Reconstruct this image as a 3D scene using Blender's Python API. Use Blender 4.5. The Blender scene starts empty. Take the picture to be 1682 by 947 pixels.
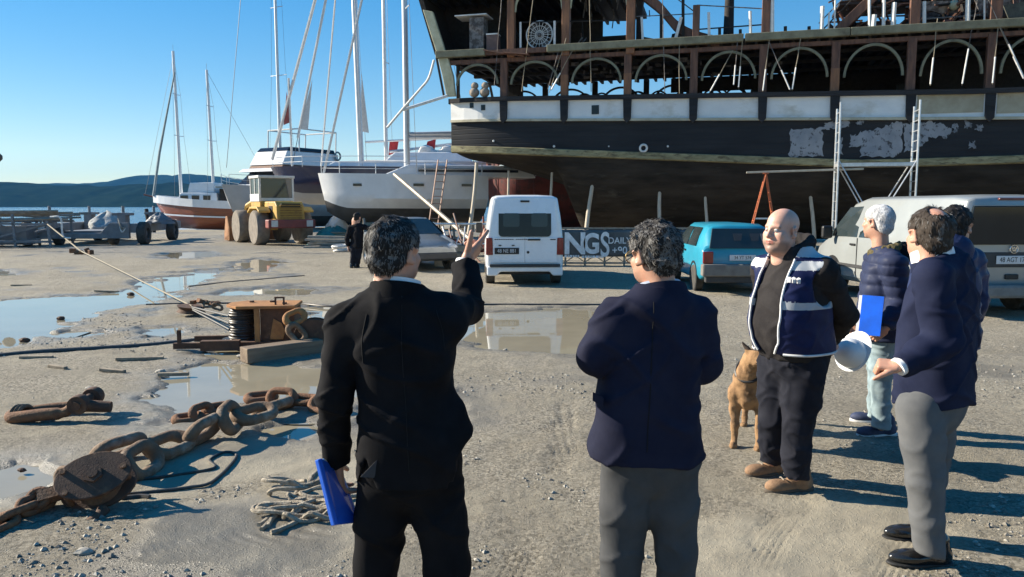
import bpy, math, random
import numpy as np
from mathutils import Vector, Matrix, Euler
random.seed(7); np.random.seed(7)
C = bpy.context.scene.collection
SC = bpy.context.scene
R = math.radians
# ---------------------------------------------------------------- camera
CAMH = 1.75
FPX, CX, CY = 1250.0, 841.0, 473.5
PITCH = math.atan((473.5-338)/FPX)
cd = bpy.data.cameras.new('camera'); cam = bpy.data.objects.new('camera', cd); C.objects.link(cam)
cam.location = (0, 0, CAMH); cam.rotation_euler = (math.pi/2-PITCH, 0, 0)
cd.sensor_width = 36; cd.lens = 36*FPX/1682; cd.clip_start = 0.05; cd.clip_end = 30000
SC.camera = cam
# ---------------------------------------------------------------- sky, sun, exposure
SUN_EL, SUN_AZ = R(26), R(-76)          # azimuth from +Y towards +X
w = bpy.data.worlds.new('World'); SC.world = w; w.use_nodes = True
nt = w.node_tree; bg = nt.nodes['Background']
sky = nt.nodes.new('ShaderNodeTexSky'); sky.sky_type = 'NISHITA'; sky.sun_disc = False
sky.sun_elevation = SUN_EL; sky.sun_rotation = SUN_AZ
sky.air_density = 1.0; sky.dust_density = 0.0; sky.ozone_density = 3.0; sky.altitude = 0
hsv = nt.nodes.new('ShaderNodeHueSaturation'); hsv.inputs['Saturation'].default_value = 1.95; hsv.inputs['Hue'].default_value = .505
gm = nt.nodes.new('ShaderNodeGamma'); gm.inputs[1].default_value = .58; nt.links.new(sky.outputs[0], gm.inputs[0]); nt.links.new(gm.outputs[0], hsv.inputs['Color']); nt.links.new(hsv.outputs[0], bg.inputs[0])
bg.inputs[1].default_value = 0.134
sl = bpy.data.lights.new('sun', 'SUN'); sl.energy = 5.0; sl.angle = R(0.5); sl.color = (1.0, .90, .74)
so = bpy.data.objects.new('sun', sl); C.objects.link(so)
sdir = Vector((math.cos(SUN_EL)*math.sin(SUN_AZ), math.cos(SUN_EL)*math.cos(SUN_AZ), math.sin(SUN_EL)))
so.rotation_euler = (-sdir).to_track_quat('-Z', 'Y').to_euler(); so.location = sdir*50
vs = SC.view_settings; vs.view_transform = 'Standard'; vs.look = 'None'; vs.exposure = 1.22; vs.gamma = 1; vs.use_curve_mapping = False
SC.render.engine = 'CYCLES'
# ---------------------------------------------------------------- photo measuring helpers (metres from a measured point)
def ray(px, py):
    u = (px-CX)/FPX; v = (CY-py)/FPX
    return Vector((u, math.cos(PITCH)+v*math.sin(PITCH), -math.sin(PITCH)+v*math.cos(PITCH)))
def P(px, py, Y):
    d = ray(px, py); return Vector((0, 0, CAMH))+d*(Y/d.y)
def G(px, py, z=0.0):
    d = ray(px, py); return Vector((0, 0, CAMH))+d*((z-CAMH)/d.z)
# ---------------------------------------------------------------- materials
_m = {}
def M(name, c, rough=.6, metal=0., c2=None, sc=6., bump=0., bsc=None, spec=.5, coat=0., lo=.35, hi=.65, c3=None, sc3=2., lo3=.5, hi3=.62, stretch=(1, 1, 1), trans=0., alpha=1., ior=1.45, planks=0.):
    if name in _m: return _m[name]
    m = bpy.data.materials.new(name); m.use_nodes = True; n = m.node_tree.nodes; l = m.node_tree.links
    b = n['Principled BSDF']
    b.inputs['Roughness'].default_value = rough; b.inputs['Metallic'].default_value = metal
    b.inputs['Specular IOR Level'].default_value = spec; b.inputs['Coat Weight'].default_value = coat
    b.inputs['Transmission Weight'].default_value = trans; b.inputs['Alpha'].default_value = alpha; b.inputs['IOR'].default_value = ior
    if c2 is None: c2 = tuple(x*.72 for x in c)
    tc = n.new('ShaderNodeTexCoord'); mp = n.new('ShaderNodeMapping'); mp.inputs['Scale'].default_value = stretch
    l.new(tc.outputs['Object'], mp.inputs[0])
    def noise(s, det=6, r=.6):
        t = n.new('ShaderNodeTexNoise'); t.inputs['Scale'].default_value = s; t.inputs['Detail'].default_value = det; t.inputs['Roughness'].default_value = r
        l.new(mp.outputs[0], t.inputs[0]); return t
    def mix(a, bcol, t, x0, x1):
        mr = n.new('ShaderNodeMapRange'); mr.inputs[1].default_value = x0; mr.inputs[2].default_value = x1
        l.new(t.outputs[0], mr.inputs[0])
        mx = n.new('ShaderNodeMix'); mx.data_type = 'RGBA'; l.new(mr.outputs[0], mx.inputs[0])
        if isinstance(a, tuple): mx.inputs[6].default_value = (*a, 1)
        else: l.new(a, mx.inputs[6])
        mx.inputs[7].default_value = (*bcol, 1); return mx.outputs[2]
    o = mix(c, c2, noise(sc), lo, hi)
    if c3: o = mix(o, c3, noise(sc3, 8, .65), lo3, hi3)
    l.new(o, b.inputs['Base Color'])
    if rough > .15:
        rr = n.new('ShaderNodeMapRange'); rr.inputs[3].default_value = rough*.8; rr.inputs[4].default_value = min(1, rough*1.2)
        l.new(noise(sc*2.3, 4).outputs[0], rr.inputs[0]); l.new(rr.outputs[0], b.inputs['Roughness'])
    prev = None
    if planks:
        wv = n.new('ShaderNodeTexWave'); wv.wave_type = 'BANDS'; wv.bands_direction = 'Z'; wv.inputs['Scale'].default_value = planks; wv.inputs['Distortion'].default_value = .6; wv.inputs['Detail'].default_value = 2; wv.inputs['Detail Scale'].default_value = .4
        l.new(tc.outputs['Object'], wv.inputs[0]); cr = n.new('ShaderNodeMapRange'); cr.inputs[1].default_value = 0; cr.inputs[2].default_value = .16; l.new(wv.outputs['Fac'], cr.inputs[0])
        prev = n.new('ShaderNodeBump'); prev.inputs['Strength'].default_value = .35; prev.inputs['Distance'].default_value = .02; l.new(cr.outputs[0], prev.inputs['Height']); l.new(prev.outputs[0], b.inputs['Normal'])
    if bump:
        bp = n.new('ShaderNodeBump'); bp.inputs['Strength'].default_value = bump; bp.inputs['Distance'].default_value = .02
        l.new(noise(bsc or sc*4, 5).outputs[0], bp.inputs['Height']); l.new(bp.outputs[0], b.inputs['Normal'])
        if prev: l.new(prev.outputs[0], bp.inputs['Normal'])
    _m[name] = m; return m
# ---------------------------------------------------------------- mesh builder
def link(o, parent=None):
    C.objects.link(o)
    if parent is not None: o.parent = parent
    return o
def tag(o, label=None, cat=None, group=None, kind=None):
    if label: o['label'] = label
    if cat: o['category'] = cat
    if group: o['group'] = group
    if kind: o['kind'] = kind
    return o
def thing(name, label, cat, loc=(0, 0, 0), rz=0., group=None, rot=None, sc=1.):
    o = bpy.data.objects.new(name, None); C.objects.link(o)
    o.location = loc; o.rotation_euler = rot if rot else (0, 0, rz); o.empty_display_size = .2; o.scale = (sc, sc, sc)
    return tag(o, label, cat, group)
def copy_tree(o, parent=None):
    c = o.copy(); C.objects.link(c)
    if parent is not None: c.parent = parent
    for ch in list(o.children): copy_tree(ch, c)
    return c
def V3(p): return Vector(p)
class MB:
    def __init__(s): s.v = []; s.f = []; s.mi = []; s.m = 0
    def add(s, vs, fs):
        k = len(s.v); s.v += [tuple(x) for x in vs]
        for q in fs: s.f.append(tuple(i+k for i in q)); s.mi.append(s.m)
        return s
    def box(s, c, size, rot=None):
        hx, hy, hz = [x/2 for x in size]
        vs = [Vector((x, y, z)) for x in (-hx, hx) for y in (-hy, hy) for z in (-hz, hz)]
        if rot is not None:
            mt = rot if isinstance(rot, Matrix) else Euler(rot).to_matrix()
            vs = [mt @ q for q in vs]
        c = Vector(c)
        return s.add([q+c for q in vs], [(0, 1, 3, 2), (4, 6, 7, 5), (0, 4, 5, 1), (2, 3, 7, 6), (0, 2, 6, 4), (1, 5, 7, 3)])
    def bx(s, a, b): return s.box([(a[i]+b[i])/2 for i in range(3)], [abs(b[i]-a[i]) for i in range(3)])
    def bar(s, a, b, w, h=None, up=(0, 0, 1)):
        a = Vector(a); b = Vector(b); d = b-a; L = d.length
        if L < 1e-6: return s
        d.normalize(); u = Vector(up)
        if abs(d.dot(u)) > .99: u = Vector((1, 0, 0))
        x = d.cross(u).normalized(); z = x.cross(d)
        return s.box((a+b)/2, (w, L, h or w), Matrix((x, d, z)).transposed())
    def ring(s, c, x, y, r, n): return [c+x*(math.cos(2*math.pi*i/n)*r)+y*(math.sin(2*math.pi*i/n)*r) for i in range(n)]
    def loft(s, rings, cap=True, closed=True):
        n = len(rings[0]); vs = [q for r in rings for q in r]; fs = []
        for i in range(len(rings)-1):
            for j in range(n if closed else n-1):
                j2 = (j+1) % n; fs.append((i*n+j, i*n+j2, (i+1)*n+j2, (i+1)*n+j))
        if cap and closed: fs += [tuple(range(n-1, -1, -1)), tuple((len(rings)-1)*n+j for j in range(n))]
        return s.add(vs, fs)
    def tube(s, pts, r, n=8, cap=True):
        pts = [Vector(q) for q in pts]; m = len(pts); rs = r if isinstance(r, (list, tuple)) else [r]*m
        t0 = (pts[1]-pts[0]).normalized(); u = Vector((0, 0, 1)) if abs(t0.z) < .9 else Vector((1, 0, 0))
        x = t0.cross(u).normalized(); rings = []
        for i, q in enumerate(pts):
            t = (pts[min(i+1, m-1)]-pts[max(i-1, 0)])
            t = t.normalized() if t.length > 1e-9 else t0
            x = (x-t*x.dot(t)); x = x.normalized() if x.length > 1e-6 else t.orthogonal().normalized()
            rings.append(s.ring(q, x, t.cross(x), rs[i], n))
        return s.loft(rings, cap)
    def cyl(s, a, b, r, r2=None, n=16): return s.tube([a, b], [r, r2 if r2 is not None else r], n)
    def torus(s, c, R_, r, rot=None, n=28, k=10, sx=1., a0=0, a1=2*math.pi):
        mt = rot if isinstance(rot, Matrix) else Euler(rot or (0, 0, 0)).to_matrix(); c = Vector(c); full = abs(a1-a0-2*math.pi) < 1e-6
        rings = []
        for i in range(n+(0 if full else 1)):
            a = a0+(a1-a0)*i/n; o = Vector((math.cos(a)*R_*sx, math.sin(a)*R_, 0)); d = Vector((math.cos(a), math.sin(a), 0))
            rings.append([c+mt @ (o+d*(r*math.cos(2*math.pi*j/k))+Vector((0, 0, r*math.sin(2*math.pi*j/k)))) for j in range(k)])
        if full: rings.append(rings[0])
        return s.loft(rings, not full)
    def sph(s, c, r, n=12, rot=None):
        rx, ry, rz = r if isinstance(r, (list, tuple)) else (r, r, r); c = Vector(c); mt = Euler(rot).to_matrix() if rot else Matrix.Identity(3)
        rings = []
        for i in range(n//2+1):
            t = math.pi*i/(n//2); q = max(math.sin(t), .02)
            rings.append([c+mt @ Vector((rx*q*math.cos(2*math.pi*j/n), ry*q*math.sin(2*math.pi*j/n), -rz*math.cos(t))) for j in range(n)])
        return s.loft(rings)
    def lathe(s, prof, axis_o, axis_d, n=24):
        o = Vector(axis_o); d = Vector(axis_d).normalized(); x = d.orthogonal().normalized(); y = d.cross(x)
        return s.loft([s.ring(o+d*h, x, y, max(r, .0005), n) for r, h in prof], True)
    def prism(s, poly, o, x, y, z, depth):
        o = Vector(o); x = Vector(x); y = Vector(y); z = Vector(z)
        a = [o+x*p[0]+y*p[1] for p in poly]; b = [q+z*depth for q in a]; n = len(poly)
        return s.add(a+b, [tuple(range(n-1, -1, -1)), tuple(range(n, 2*n))]+[(i, (i+1) % n, n+(i+1) % n, n+i) for i in range(n)])
    def grid(s, P2):  # P2[i][j] points
        n = len(P2[0]); return s.add([q for r in P2 for q in r], [(i*n+j, i*n+j+1, (i+1)*n+j+1, (i+1)*n+j) for i in range(len(P2)-1) for j in range(n-1)])
    def build(s, name, mats, parent=None, smooth=False, bevel=0., seg=2, angle=40, sub=0, solid=0., ori=True):
        me = bpy.data.meshes.new(name); me.from_pydata(s.v, [], s.f)
        ml = mats if isinstance(mats, (list, tuple)) else [mats]
        for m in ml: me.materials.append(m)
        if len(ml) > 1: me.polygons.foreach_set('material_index', s.mi)
        if ori:
            import bmesh
            b = bmesh.new(); b.from_mesh(me); bmesh.ops.recalc_face_normals(b, faces=b.faces); b.to_mesh(me); b.free()
        if smooth:
            me.polygons.foreach_set('use_smooth', [True]*len(me.polygons)); me.set_sharp_from_angle(angle=R(angle))
        me.update()
        o = bpy.data.objects.new(name, me); link(o, parent)
        if solid:
            q = o.modifiers.new('solid', 'SOLIDIFY'); q.thickness = solid; q.offset = 0
        if sub:
            q = o.modifiers.new('sub', 'SUBSURF'); q.levels = sub; q.render_levels = sub
        if bevel:
            q = o.modifiers.new('bev', 'BEVEL'); q.width = bevel; q.segments = seg; q.limit_method = 'ANGLE'; q.angle_limit = R(35)
        return o
def wobble(a, b, n, amp, sag=0., seed=0):
    rg = random.Random(seed); a = Vector(a); b = Vector(b); out = []
    for i in range(n+1):
        t = i/n; q = a.lerp(b, t); q.z -= sag*4*t*(1-t)
        if 0 < i < n: q += Vector((rg.uniform(-amp, amp), rg.uniform(-amp, amp), rg.uniform(-amp, amp)*.3))
        out.append(q)
    return out
def bez(pts, n=10):
    pts = [Vector(q) for q in pts]; out = []
    ext = [pts[0]*2-pts[1]]+pts+[pts[-1]*2-pts[-2]]
    for i in range(1, len(ext)-2):
        p0, p1, p2, p3 = ext[i-1:i+3]
        for k in range(n):
            t = k/n; out.append(.5*((2*p1)+(p2-p0)*t+(2*p0-5*p1+4*p2-p3)*t*t+(3*p1-p0-3*p2+p3)*t**3))
    out.append(pts[-1]); return out
def lettering(name, txt, size, m, parent, loc, rot, ext=.002, align='CENTER', sx=1., bold=0.):
    cu = bpy.data.curves.new(name, 'FONT'); cu.body = txt; cu.size = size; cu.extrude = ext; cu.align_x = align; cu.align_y = 'CENTER'; cu.offset = bold
    o = bpy.data.objects.new(name, cu); C.objects.link(o); dg = bpy.context.evaluated_depsgraph_get()
    me = bpy.data.meshes.new_from_object(o.evaluated_get(dg)); bpy.data.objects.remove(o)
    o = bpy.data.objects.new(name, me); me.materials.clear(); me.materials.append(m); link(o, parent)
    o.location = loc; o.rotation_euler = rot; o.scale = (sx, 1, 1); return o
# ---------------------------------------------------------------- smooth value noise (numpy)
def vnoise(x, y, sc, seed=0):
    rs = np.random.RandomState(seed); T = rs.rand(256, 256)
    X = np.asarray(x)*sc+seed*3.7; Y = np.asarray(y)*sc+seed*1.3; i = np.floor(X).astype(int); j = np.floor(Y).astype(int)
    fx = X-i; fy = Y-j; fx = fx*fx*(3-2*fx); fy = fy*fy*(3-2*fy); i &= 255; j &= 255; i2 = (i+1) & 255; j2 = (j+1) & 255
    return (T[i, j]*(1-fx)+T[i2, j]*fx)*(1-fy)+(T[i, j2]*(1-fx)+T[i2, j2]*fx)*fy
def fbm(x, y, sc, o=4, seed=0, g=.5):
    s = 0; a = 1; t = 0
    for k in range(o): s = s+a*(vnoise(x, y, sc*2**k, seed+k)-.5); t += a; a *= g
    return s/t
def npobj(name, Vv, F, mats, parent=None, smooth=True, mi=None):
    me = bpy.data.meshes.new(name); me.from_pydata([tuple(q) for q in np.asarray(Vv, float).tolist()], [], [tuple(q) for q in np.asarray(F).tolist()])
    for m in (mats if isinstance(mats, (list, tuple)) else [mats]): me.materials.append(m)
    if mi is not None: me.polygons.foreach_set('material_index', np.asarray(mi, dtype=np.int32))
    if smooth: me.polygons.foreach_set('use_smooth', [True]*len(me.polygons))
    me.update(); o = bpy.data.objects.new(name, me); return link(o, parent)
# ================================================================ GROUND, WATER, HILLS
def polydist(x, y, poly):
    x = np.asarray(x); y = np.asarray(y); d = np.full(x.shape, 1e9); ins = np.zeros(x.shape, bool); n = len(poly)
    for i in range(n):
        ax, ay = poly[i]; bx, by = poly[(i+1) % n]; ex, ey = bx-ax, by-ay
        t = np.clip(((x-ax)*ex+(y-ay)*ey)/(ex*ex+ey*ey+1e-12), 0, 1)
        d = np.minimum(d, np.hypot(x-ax-t*ex, y-ay-t*ey))
        with np.errstate(divide='ignore', invalid='ignore'):
            ins ^= ((ay > y) != (by > y)) & (x < (bx-ax)*(y-ay)/(by-ay+1e-12)+ax)
    return np.where(ins, d, -d)
PUDPX = [
 [(-60, 500), (40, 492), (130, 488), (236, 478), (243, 492), (196, 512), (150, 528), (95, 545), (40, 560), (-60, 575)],
 [(252, 468), (262, 455), (300, 447), (372, 440), (378, 452), (330, 462), (288, 480), (240, 478)],
 [(248, 419), (300, 412), (352, 413), (368, 419), (330, 424), (270, 424)],
 [(285, 604), (330, 594), (400, 592), (520, 598), (640, 600), (640, 650), (520, 672), (440, 672), (380, 668), (330, 690), (285, 690), (262, 662)],
 [(735, 520), (800, 510), (900, 508), (985, 511), (1000, 535), (990, 565), (930, 582), (860, 572), (790, 560), (735, 560)],
 [(190, 548), (240, 536), (300, 530), (330, 545), (285, 556), (205, 562)],
 [(470, 505), (540, 500), (600, 506), (590, 526), (500, 524)],
 [(380, 432), (420, 424), (470, 430), (450, 446), (400, 450)],
 [(-40, 445), (15, 441), (30, 449), (-40, 458)],
 [(360, 570), (400, 560), (420, 580), (380, 592)],
 [(-30, 775), (60, 760), (110, 775), (70, 800), (-30, 815)],
 [(40, 548), (120, 540), (250, 541), (200, 552), (90, 560)],
 [(430, 700), (500, 690), (525, 705), (500, 722), (440, 720)],
 [(380, 478), (470, 470), (560, 474), (500, 484), (400, 486)],
 [(590, 660), (760, 640), (770, 690), (590, 700)],
]
MUDPX = [
 [(420, 800), (500, 755), (600, 750), (640, 850), (590, 900), (470, 900)],
 [(200, 760), (330, 740), (520, 690), (560, 740), (420, 800), (260, 820)],
 [(-40, 760), (120, 740), (160, 800), (60, 840), (-40, 850)],
 [(280, 840), (480, 800), (560, 900), (400, 947), (200, 930)],
 [(1150, 880), (1330, 800), (1500, 850), (1420, 947), (1150, 947)],
 [(1000, 590), (1130, 590), (1150, 640), (1000, 650)],
]
PUD = [[tuple(G(*q)[:2]) for q in pl] for pl in PUDPX]
MUD = [[tuple(G(*q)[:2]) for q in pl] for pl in MUDPX]
PUDZ = -0.010
def shore(x):  # y of the water's edge
    return np.interp(x, [-60, -27, -21, -12, 0, 60], [49.5, 51.5, 53, 78, 95, 120])
def ground_fields(x, y):
    dist = np.hypot(x, y)
    rag = (fbm(x, y*1.6, 1.0, 6, 3, .62)*.9+fbm(x, y, .35, 3, 77)*.5)*np.clip(dist/8, .35, 2.4)
    pud = np.full(x.shape, -99.)
    for pl in PUD: pud = np.maximum(pud, polydist(x, y, pl))
    pud = pud+rag
    mud = np.full(x.shape, -99.)
    for pl in MUD: mud = np.maximum(mud, polydist(x, y, pl))
    mud = mud+fbm(x, y, 1.5, 6, 11, .62)*1.3
    z = .012+fbm(x, y, .8, 4, 5)*.03+fbm(x, y, 5, 3, 21)*.018
    fine = fbm(x, y, 26, 2, 31)*.008*np.clip(1.4-dist/14, 0, 1)
    ms = np.clip(mud*3+.5, 0, 1)
    z = z+fine*(1-ms*.5)
    # tyre tracks: curving ruts towards the lower right
    def rut(x0, y0, x1, y1, wd, bend):
        ex, ey = x1-x0, y1-y0; L = math.hypot(ex, ey); t = ((x-x0)*ex+(y-y0)*ey)/L; n = ((x-x0)*-ey+(y-y0)*ex)/L-bend*np.sin(np.clip(t/L, 0, 1)*math.pi)
        msk = np.exp(-(n/wd)**4)*np.clip(t*2, 0, 1)*np.clip((L-t)*2, 0, 1)
        return msk*(-.009+.005*np.sin(n*190)+fbm(x, y, 9, 3, 91)*.008)*np.clip(fbm(x, y, 1.2, 3, 93)*4+.6, 0, 1)
    for q in [(0.7, 2.4, 2.3, 5.0, .11, .2), (1.15, 2.3, 2.9, 4.6, .11, .15), (-.1, 3.0, .5, 6.8, .10, -.1), (-2.9, 4.9, -1.0, 6.4, .09, .1), (-2.2, 3.4, -.3, 3.9, .1, .2), (-2.3, 3.0, -.2, 3.4, .1, .2), (-2, 12, -9, 30, .16, .6), (-.8, 12.4, -7.6, 30, .16, .6), (2, 9, 7, 10.2, .14, .2), (2, 8.1, 7, 9.1, .14, .2), (.2, 2.6, 1.9, 4.9, .10, .3), (1.5, 2.4, 3.6, 4.0, .10, .1), (-.3, 4.2, 3.0, 7.5, .12, .3), (-.6, 4.5, 2.6, 7.9, .12, .3), (-3.2, 7.5, -8, 15, .13, .5), (-2.6, 7.8, -7.2, 15.4, .13, .5)]: z = z+rut(*q)
    s = np.clip(pud/.17+.5, 0, 1); s = s*s*(3-2*s)
    z = z*(1-s)+(-.040+z*.6)*s
    z = np.where(pud < -.04, np.maximum(z, PUDZ+.004), z)
    sl = np.clip((y-shore(x)+3)/9, 0, 1); z = z-sl*sl*.75
    wet = np.clip(1+pud/.7, 0, 1); wet = np.maximum(wet, np.clip(fbm(x, y, .45, 5, 51, .6)*5-.35, 0, .95))
    far = np.clip((dist-20)/15, 0, 1)*np.clip(fbm(x, y, .12, 4, 41)*2.6+.5, 0, 1)
    wet = np.maximum(wet, np.maximum(far*.7, np.clip((y-shore(x)+7)/5, 0, 1)))
    return z, wet, np.clip(mud*4+.5, 0, 1)
rows = [1.05]
while rows[-1] < 130: rows.append(rows[-1]*1.0062)
rows = np.array(rows); cols = np.linspace(-1.25, 1.25, 640)
gx = (rows[:, None]*cols[None, :]); gy = np.repeat(rows[:, None], len(cols), 1)
gz, gwet, gmud = ground_fields(gx, gy)
nr, nc = gx.shape; idx = np.arange(nr*nc).reshape(nr, nc)
GF = np.stack([idx[:-1, :-1], idx[:-1, 1:], idx[1:, 1:], idx[1:, :-1]], -1).reshape(-1, 4)
def mat_ground():
    m = bpy.data.materials.new('gravel_mud'); m.use_nodes = True; n = m.node_tree.nodes; l = m.node_tree.links; b = n['Principled BSDF']
    tc = n.new('ShaderNodeTexCoord')
    def noise(s, d=6, r=.6):
        t = n.new('ShaderNodeTexNoise'); t.inputs['Scale'].default_value = s; t.inputs['Detail'].default_value = d; t.inputs['Roughness'].default_value = r; l.new(tc.outputs['Object'], t.inputs[0]); return t.outputs[0]
    def rng(o, a, bb, c=0, d=1):
        q = n.new('ShaderNodeMapRange'); q.inputs[1].default_value = a; q.inputs[2].default_value = bb; q.inputs[3].default_value = c; q.inputs[4].default_value = d; l.new(o, q.inputs[0]); return q.outputs[0]
    def mix(f, a, bb):
        q = n.new('ShaderNodeMix'); q.data_type = 'RGBA'
        l.new(f, q.inputs[0])
        for k, c in ((6, a), (7, bb)):
            if isinstance(c, tuple): q.inputs[k].default_value = (*c, 1)
            else: l.new(c, q.inputs[k])
        return q.outputs[2]
    def mth(op, a, bb):
        q = n.new('ShaderNodeMath'); q.operation = op
        for k, c in ((0, a), (1, bb)):
            if isinstance(c, (int, float)): q.inputs[k].default_value = c
            else: l.new(c, q.inputs[k])
        return q.outputs[0]
    aw = n.new('ShaderNodeAttribute'); aw.attribute_name = 'wet'; am = n.new('ShaderNodeAttribute'); am.attribute_name = 'mud'
    vor = n.new('ShaderNodeTexVoronoi'); vor.inputs['Scale'].default_value = 62; l.new(tc.outputs['Object'], vor.inputs[0])
    vor2 = n.new('ShaderNodeTexVoronoi'); vor2.inputs['Scale'].default_value = 140; l.new(tc.outputs['Object'], vor2.inputs[0])
    sep = n.new('ShaderNodeSeparateColor'); l.new(vor.outputs['Color'], sep.inputs[0])
    big = mix(rng(noise(.5, 5), .38, .62), (.365, .325, .245), (.235, .21, .16))
    big = mix(rng(noise(2.6, 7, .7), .42, .66), big, (.19, .165, .122))
    peb = mix(sep.outputs[0], (.13, .115, .085), (.48, .43, .34))
    grav = mix(mth('MULTIPLY', rng(noise(1.3, 4), .36, .60, .12, .8), rng(am.outputs['Fac'], 0, 1, 1, .12)), big, peb)
    mudc = mix(rng(noise(3, 5), .4, .65), (.37, .325, .24), (.28, .25, .185))
    col = mix(rng(am.outputs['Fac'], 0, 1, 0, .5), grav, mudc)
    w2 = rng(mth('ADD', aw.outputs['Fac'], mth('MULTIPLY', mth('SUBTRACT', noise(3.5, 6), .5), .7)), .25, .95)
    col = mix(mth('MULTIPLY', w2, .8), col, mix(noise(1.2), (.13, .115, .09), (.19, .168, .132)))
    l.new(col, b.inputs['Base Color'])
    l.new(rng(w2, 0, 1, .92, .30), b.inputs['Roughness']); b.inputs['Specular IOR Level'].default_value = .35
    st_ = rng(vor.outputs['Distance'], .0, .36, 1, 0); st2 = rng(vor2.outputs['Distance'], 0, .5, 1, 0)
    pick = rng(sep.outputs[1], .55, .62)
    h = mth('ADD', mth('MULTIPLY', mth('MULTIPLY', st_, pick), .75), mth('ADD', mth('MULTIPLY', st2, .16), mth('ADD', mth('MULTIPLY', noise(38, 9, .8), 1.1), mth('MULTIPLY', noise(6, 5), 1.2))))
    bp = n.new('ShaderNodeBump'); bp.inputs['Distance'].default_value = .030
    l.new(rng(mth('MAXIMUM', am.outputs['Fac'], mth('MULTIPLY', w2, .7)), 0, 1, 1.0, .45), bp.inputs['Strength']); l.new(h, bp.inputs['Height']); l.new(bp.outputs[0], b.inputs['Normal'])
    return m
MG = mat_ground()
gr = npobj('ground', np.stack([gx, gy, gz], -1).reshape(-1, 3), GF, MG); gr['kind'] = 'structure'
for nm, arr in (('wet', gwet), ('mud', gmud)):
    at = gr.data.attributes.new(nm, 'FLOAT', 'POINT'); at.data.foreach_set('value', arr.reshape(-1).astype(np.float32))
mb = MB(); mb.add([(-300, -200, -.1), (300, -200, -.1), (300, 60, -.1), (-40, 48, -.1), (-300, 46, -.1)], [(0, 1, 2, 3, 4)]); mb.add([(-40, 48, -.1), (300, 60, -.1), (400, 130, -.1), (60, 130, -.1)], [(0, 1, 2, 3)])
gb = mb.build('yard_base', MG); gb['kind'] = 'structure'
# puddles: muddy water sheets lying in the hollows
def mat_water(name, c, rough, bump, sc, spec=.5):
    m = M(name, c, rough, c2=tuple(x*.85 for x in c), sc=1.5, spec=spec, ior=1.33)
    n = m.node_tree.nodes; l = m.node_tree.links; b = n['Principled BSDF']
    t = n.new('ShaderNodeTexNoise'); t.inputs['Scale'].default_value = sc; t.inputs['Detail'].default_value = 3
    tc = n.new('ShaderNodeTexCoord'); l.new(tc.outputs['Object'], t.inputs[0]); bp = n.new('ShaderNodeBump'); bp.inputs['Strength'].default_value = bump; bp.inputs['Distance'].default_value = .01 if bump < .1 else .25
    l.new(t.outputs[0], bp.inputs['Height']); l.new(bp.outputs[0], b.inputs['Normal']); return m
MPW = mat_water('muddy_water', (.30, .265, .19), .015, .004, 2)
for k, pl in enumerate(PUD):
    pts = np.array(pl); c = pts.mean(0); ex = c+(pts-c)*1.2+np.sign(pts-c)*.25
    mb = MB(); mb.add([(q[0]+0, q[1], PUDZ-.0012*k) for q in ex], [tuple(range(len(ex)))]); o = mb.build('puddle', MPW); o['kind'] = 'structure'
# sea
MSEA = mat_water('sea_water', (.015, .11, .27), .10, 1.0, .7)
mb = MB(); mb.add([(-4000, 46, -.30), (60, 46, -.30), (4000, 300, -.30), (9000, 9000, -.30), (-9000, 9000, -.30)], [(0, 1, 2, 3, 4)])
o = mb.build('sea', MSEA); o['kind'] = 'structure'
# hills across the bay
def hill(name, Y, prof, base, m, depth, seed, rough):
    xs = np.linspace(prof[0][0], prof[-1][0], 420); hy = np.interp(xs, [q[0] for q in prof], [q[1] for q in prof])
    k = np.ones(5)/5; hs = np.convolve(np.pad(hy, 2, 'edge'), k, 'valid')+fbm(xs, xs*0+3., .06, 4, seed)*7
    ts = np.linspace(0, 1, 36); X = np.zeros((36, 420)); Yy = np.zeros_like(X); Z = np.zeros_like(X)
    for i, t in enumerate(ts):
        yy = Y+depth*t; wx = (xs-CX)/FPX*Y
        top = CAMH+(340-hs)/FPX*(Y+depth*.55)*(.80 if Y < 2000 else .98)
        sh = math.sin(min(t/.55, 1)*math.pi/2)**.8 if t < .55 else math.cos((t-.55)/.45*math.pi/2)
        X[i] = wx; Yy[i] = yy+fbm(wx, wx*0+t*400, .004, 3, seed)*depth*.25
        Z[i] = -3+(top+3)*sh*(1+fbm(wx, Yy[i], rough, 5, seed+3)*(.34 if Y < 2000 else .12)*(1 if t > .02 else 0))
        if t == 0: Z[i] = -3
    id_ = np.arange(36*420).reshape(36, 420)
    F = np.stack([id_[:-1, :-1], id_[:-1, 1:], id_[1:, 1:], id_[1:, :-1]], -1).reshape(-1, 4)
    o = npobj(name, np.stack([X, Yy, Z], -1).reshape(-1, 3), F, m); o['kind'] = 'structure'; return o
MH = M('pine_hillside', (.006, .015, .013), .95, c2=(.014, .026, .018), sc=.035, bump=.9, bsc=.09, c3=(.035, .040, .032), sc3=.012, lo3=.60, hi3=.78, spec=0)
hill('hills', 1500, [(-500, 300), (-200, 292), (0, 303), (30, 303), (60, 296), (75, 297), (100, 302), (118, 295), (135, 298), (150, 300), (168, 293), (185, 298), (210, 300), (232, 298), (250, 294), (268, 291), (285, 296), (300, 303), (330, 304), (400, 303), (460, 302), (540, 306), (640, 300), (760, 303), (900, 300), (1300, 296), (1900, 300), (2300, 296)], 0, MH, 700, 50, .006)
hill('far_mountains', 3000, [(-500, 303), (0, 305), (70, 300), (95, 292), (118, 287), (140, 292), (165, 291), (190, 290), (215, 289), (240, 293), (300, 298), (330, 297), (380, 300), (480, 297), (700, 290), (1000, 295), (1500, 288), (2200, 295)], 0, MH, 1300, 70, .0025)
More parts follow.
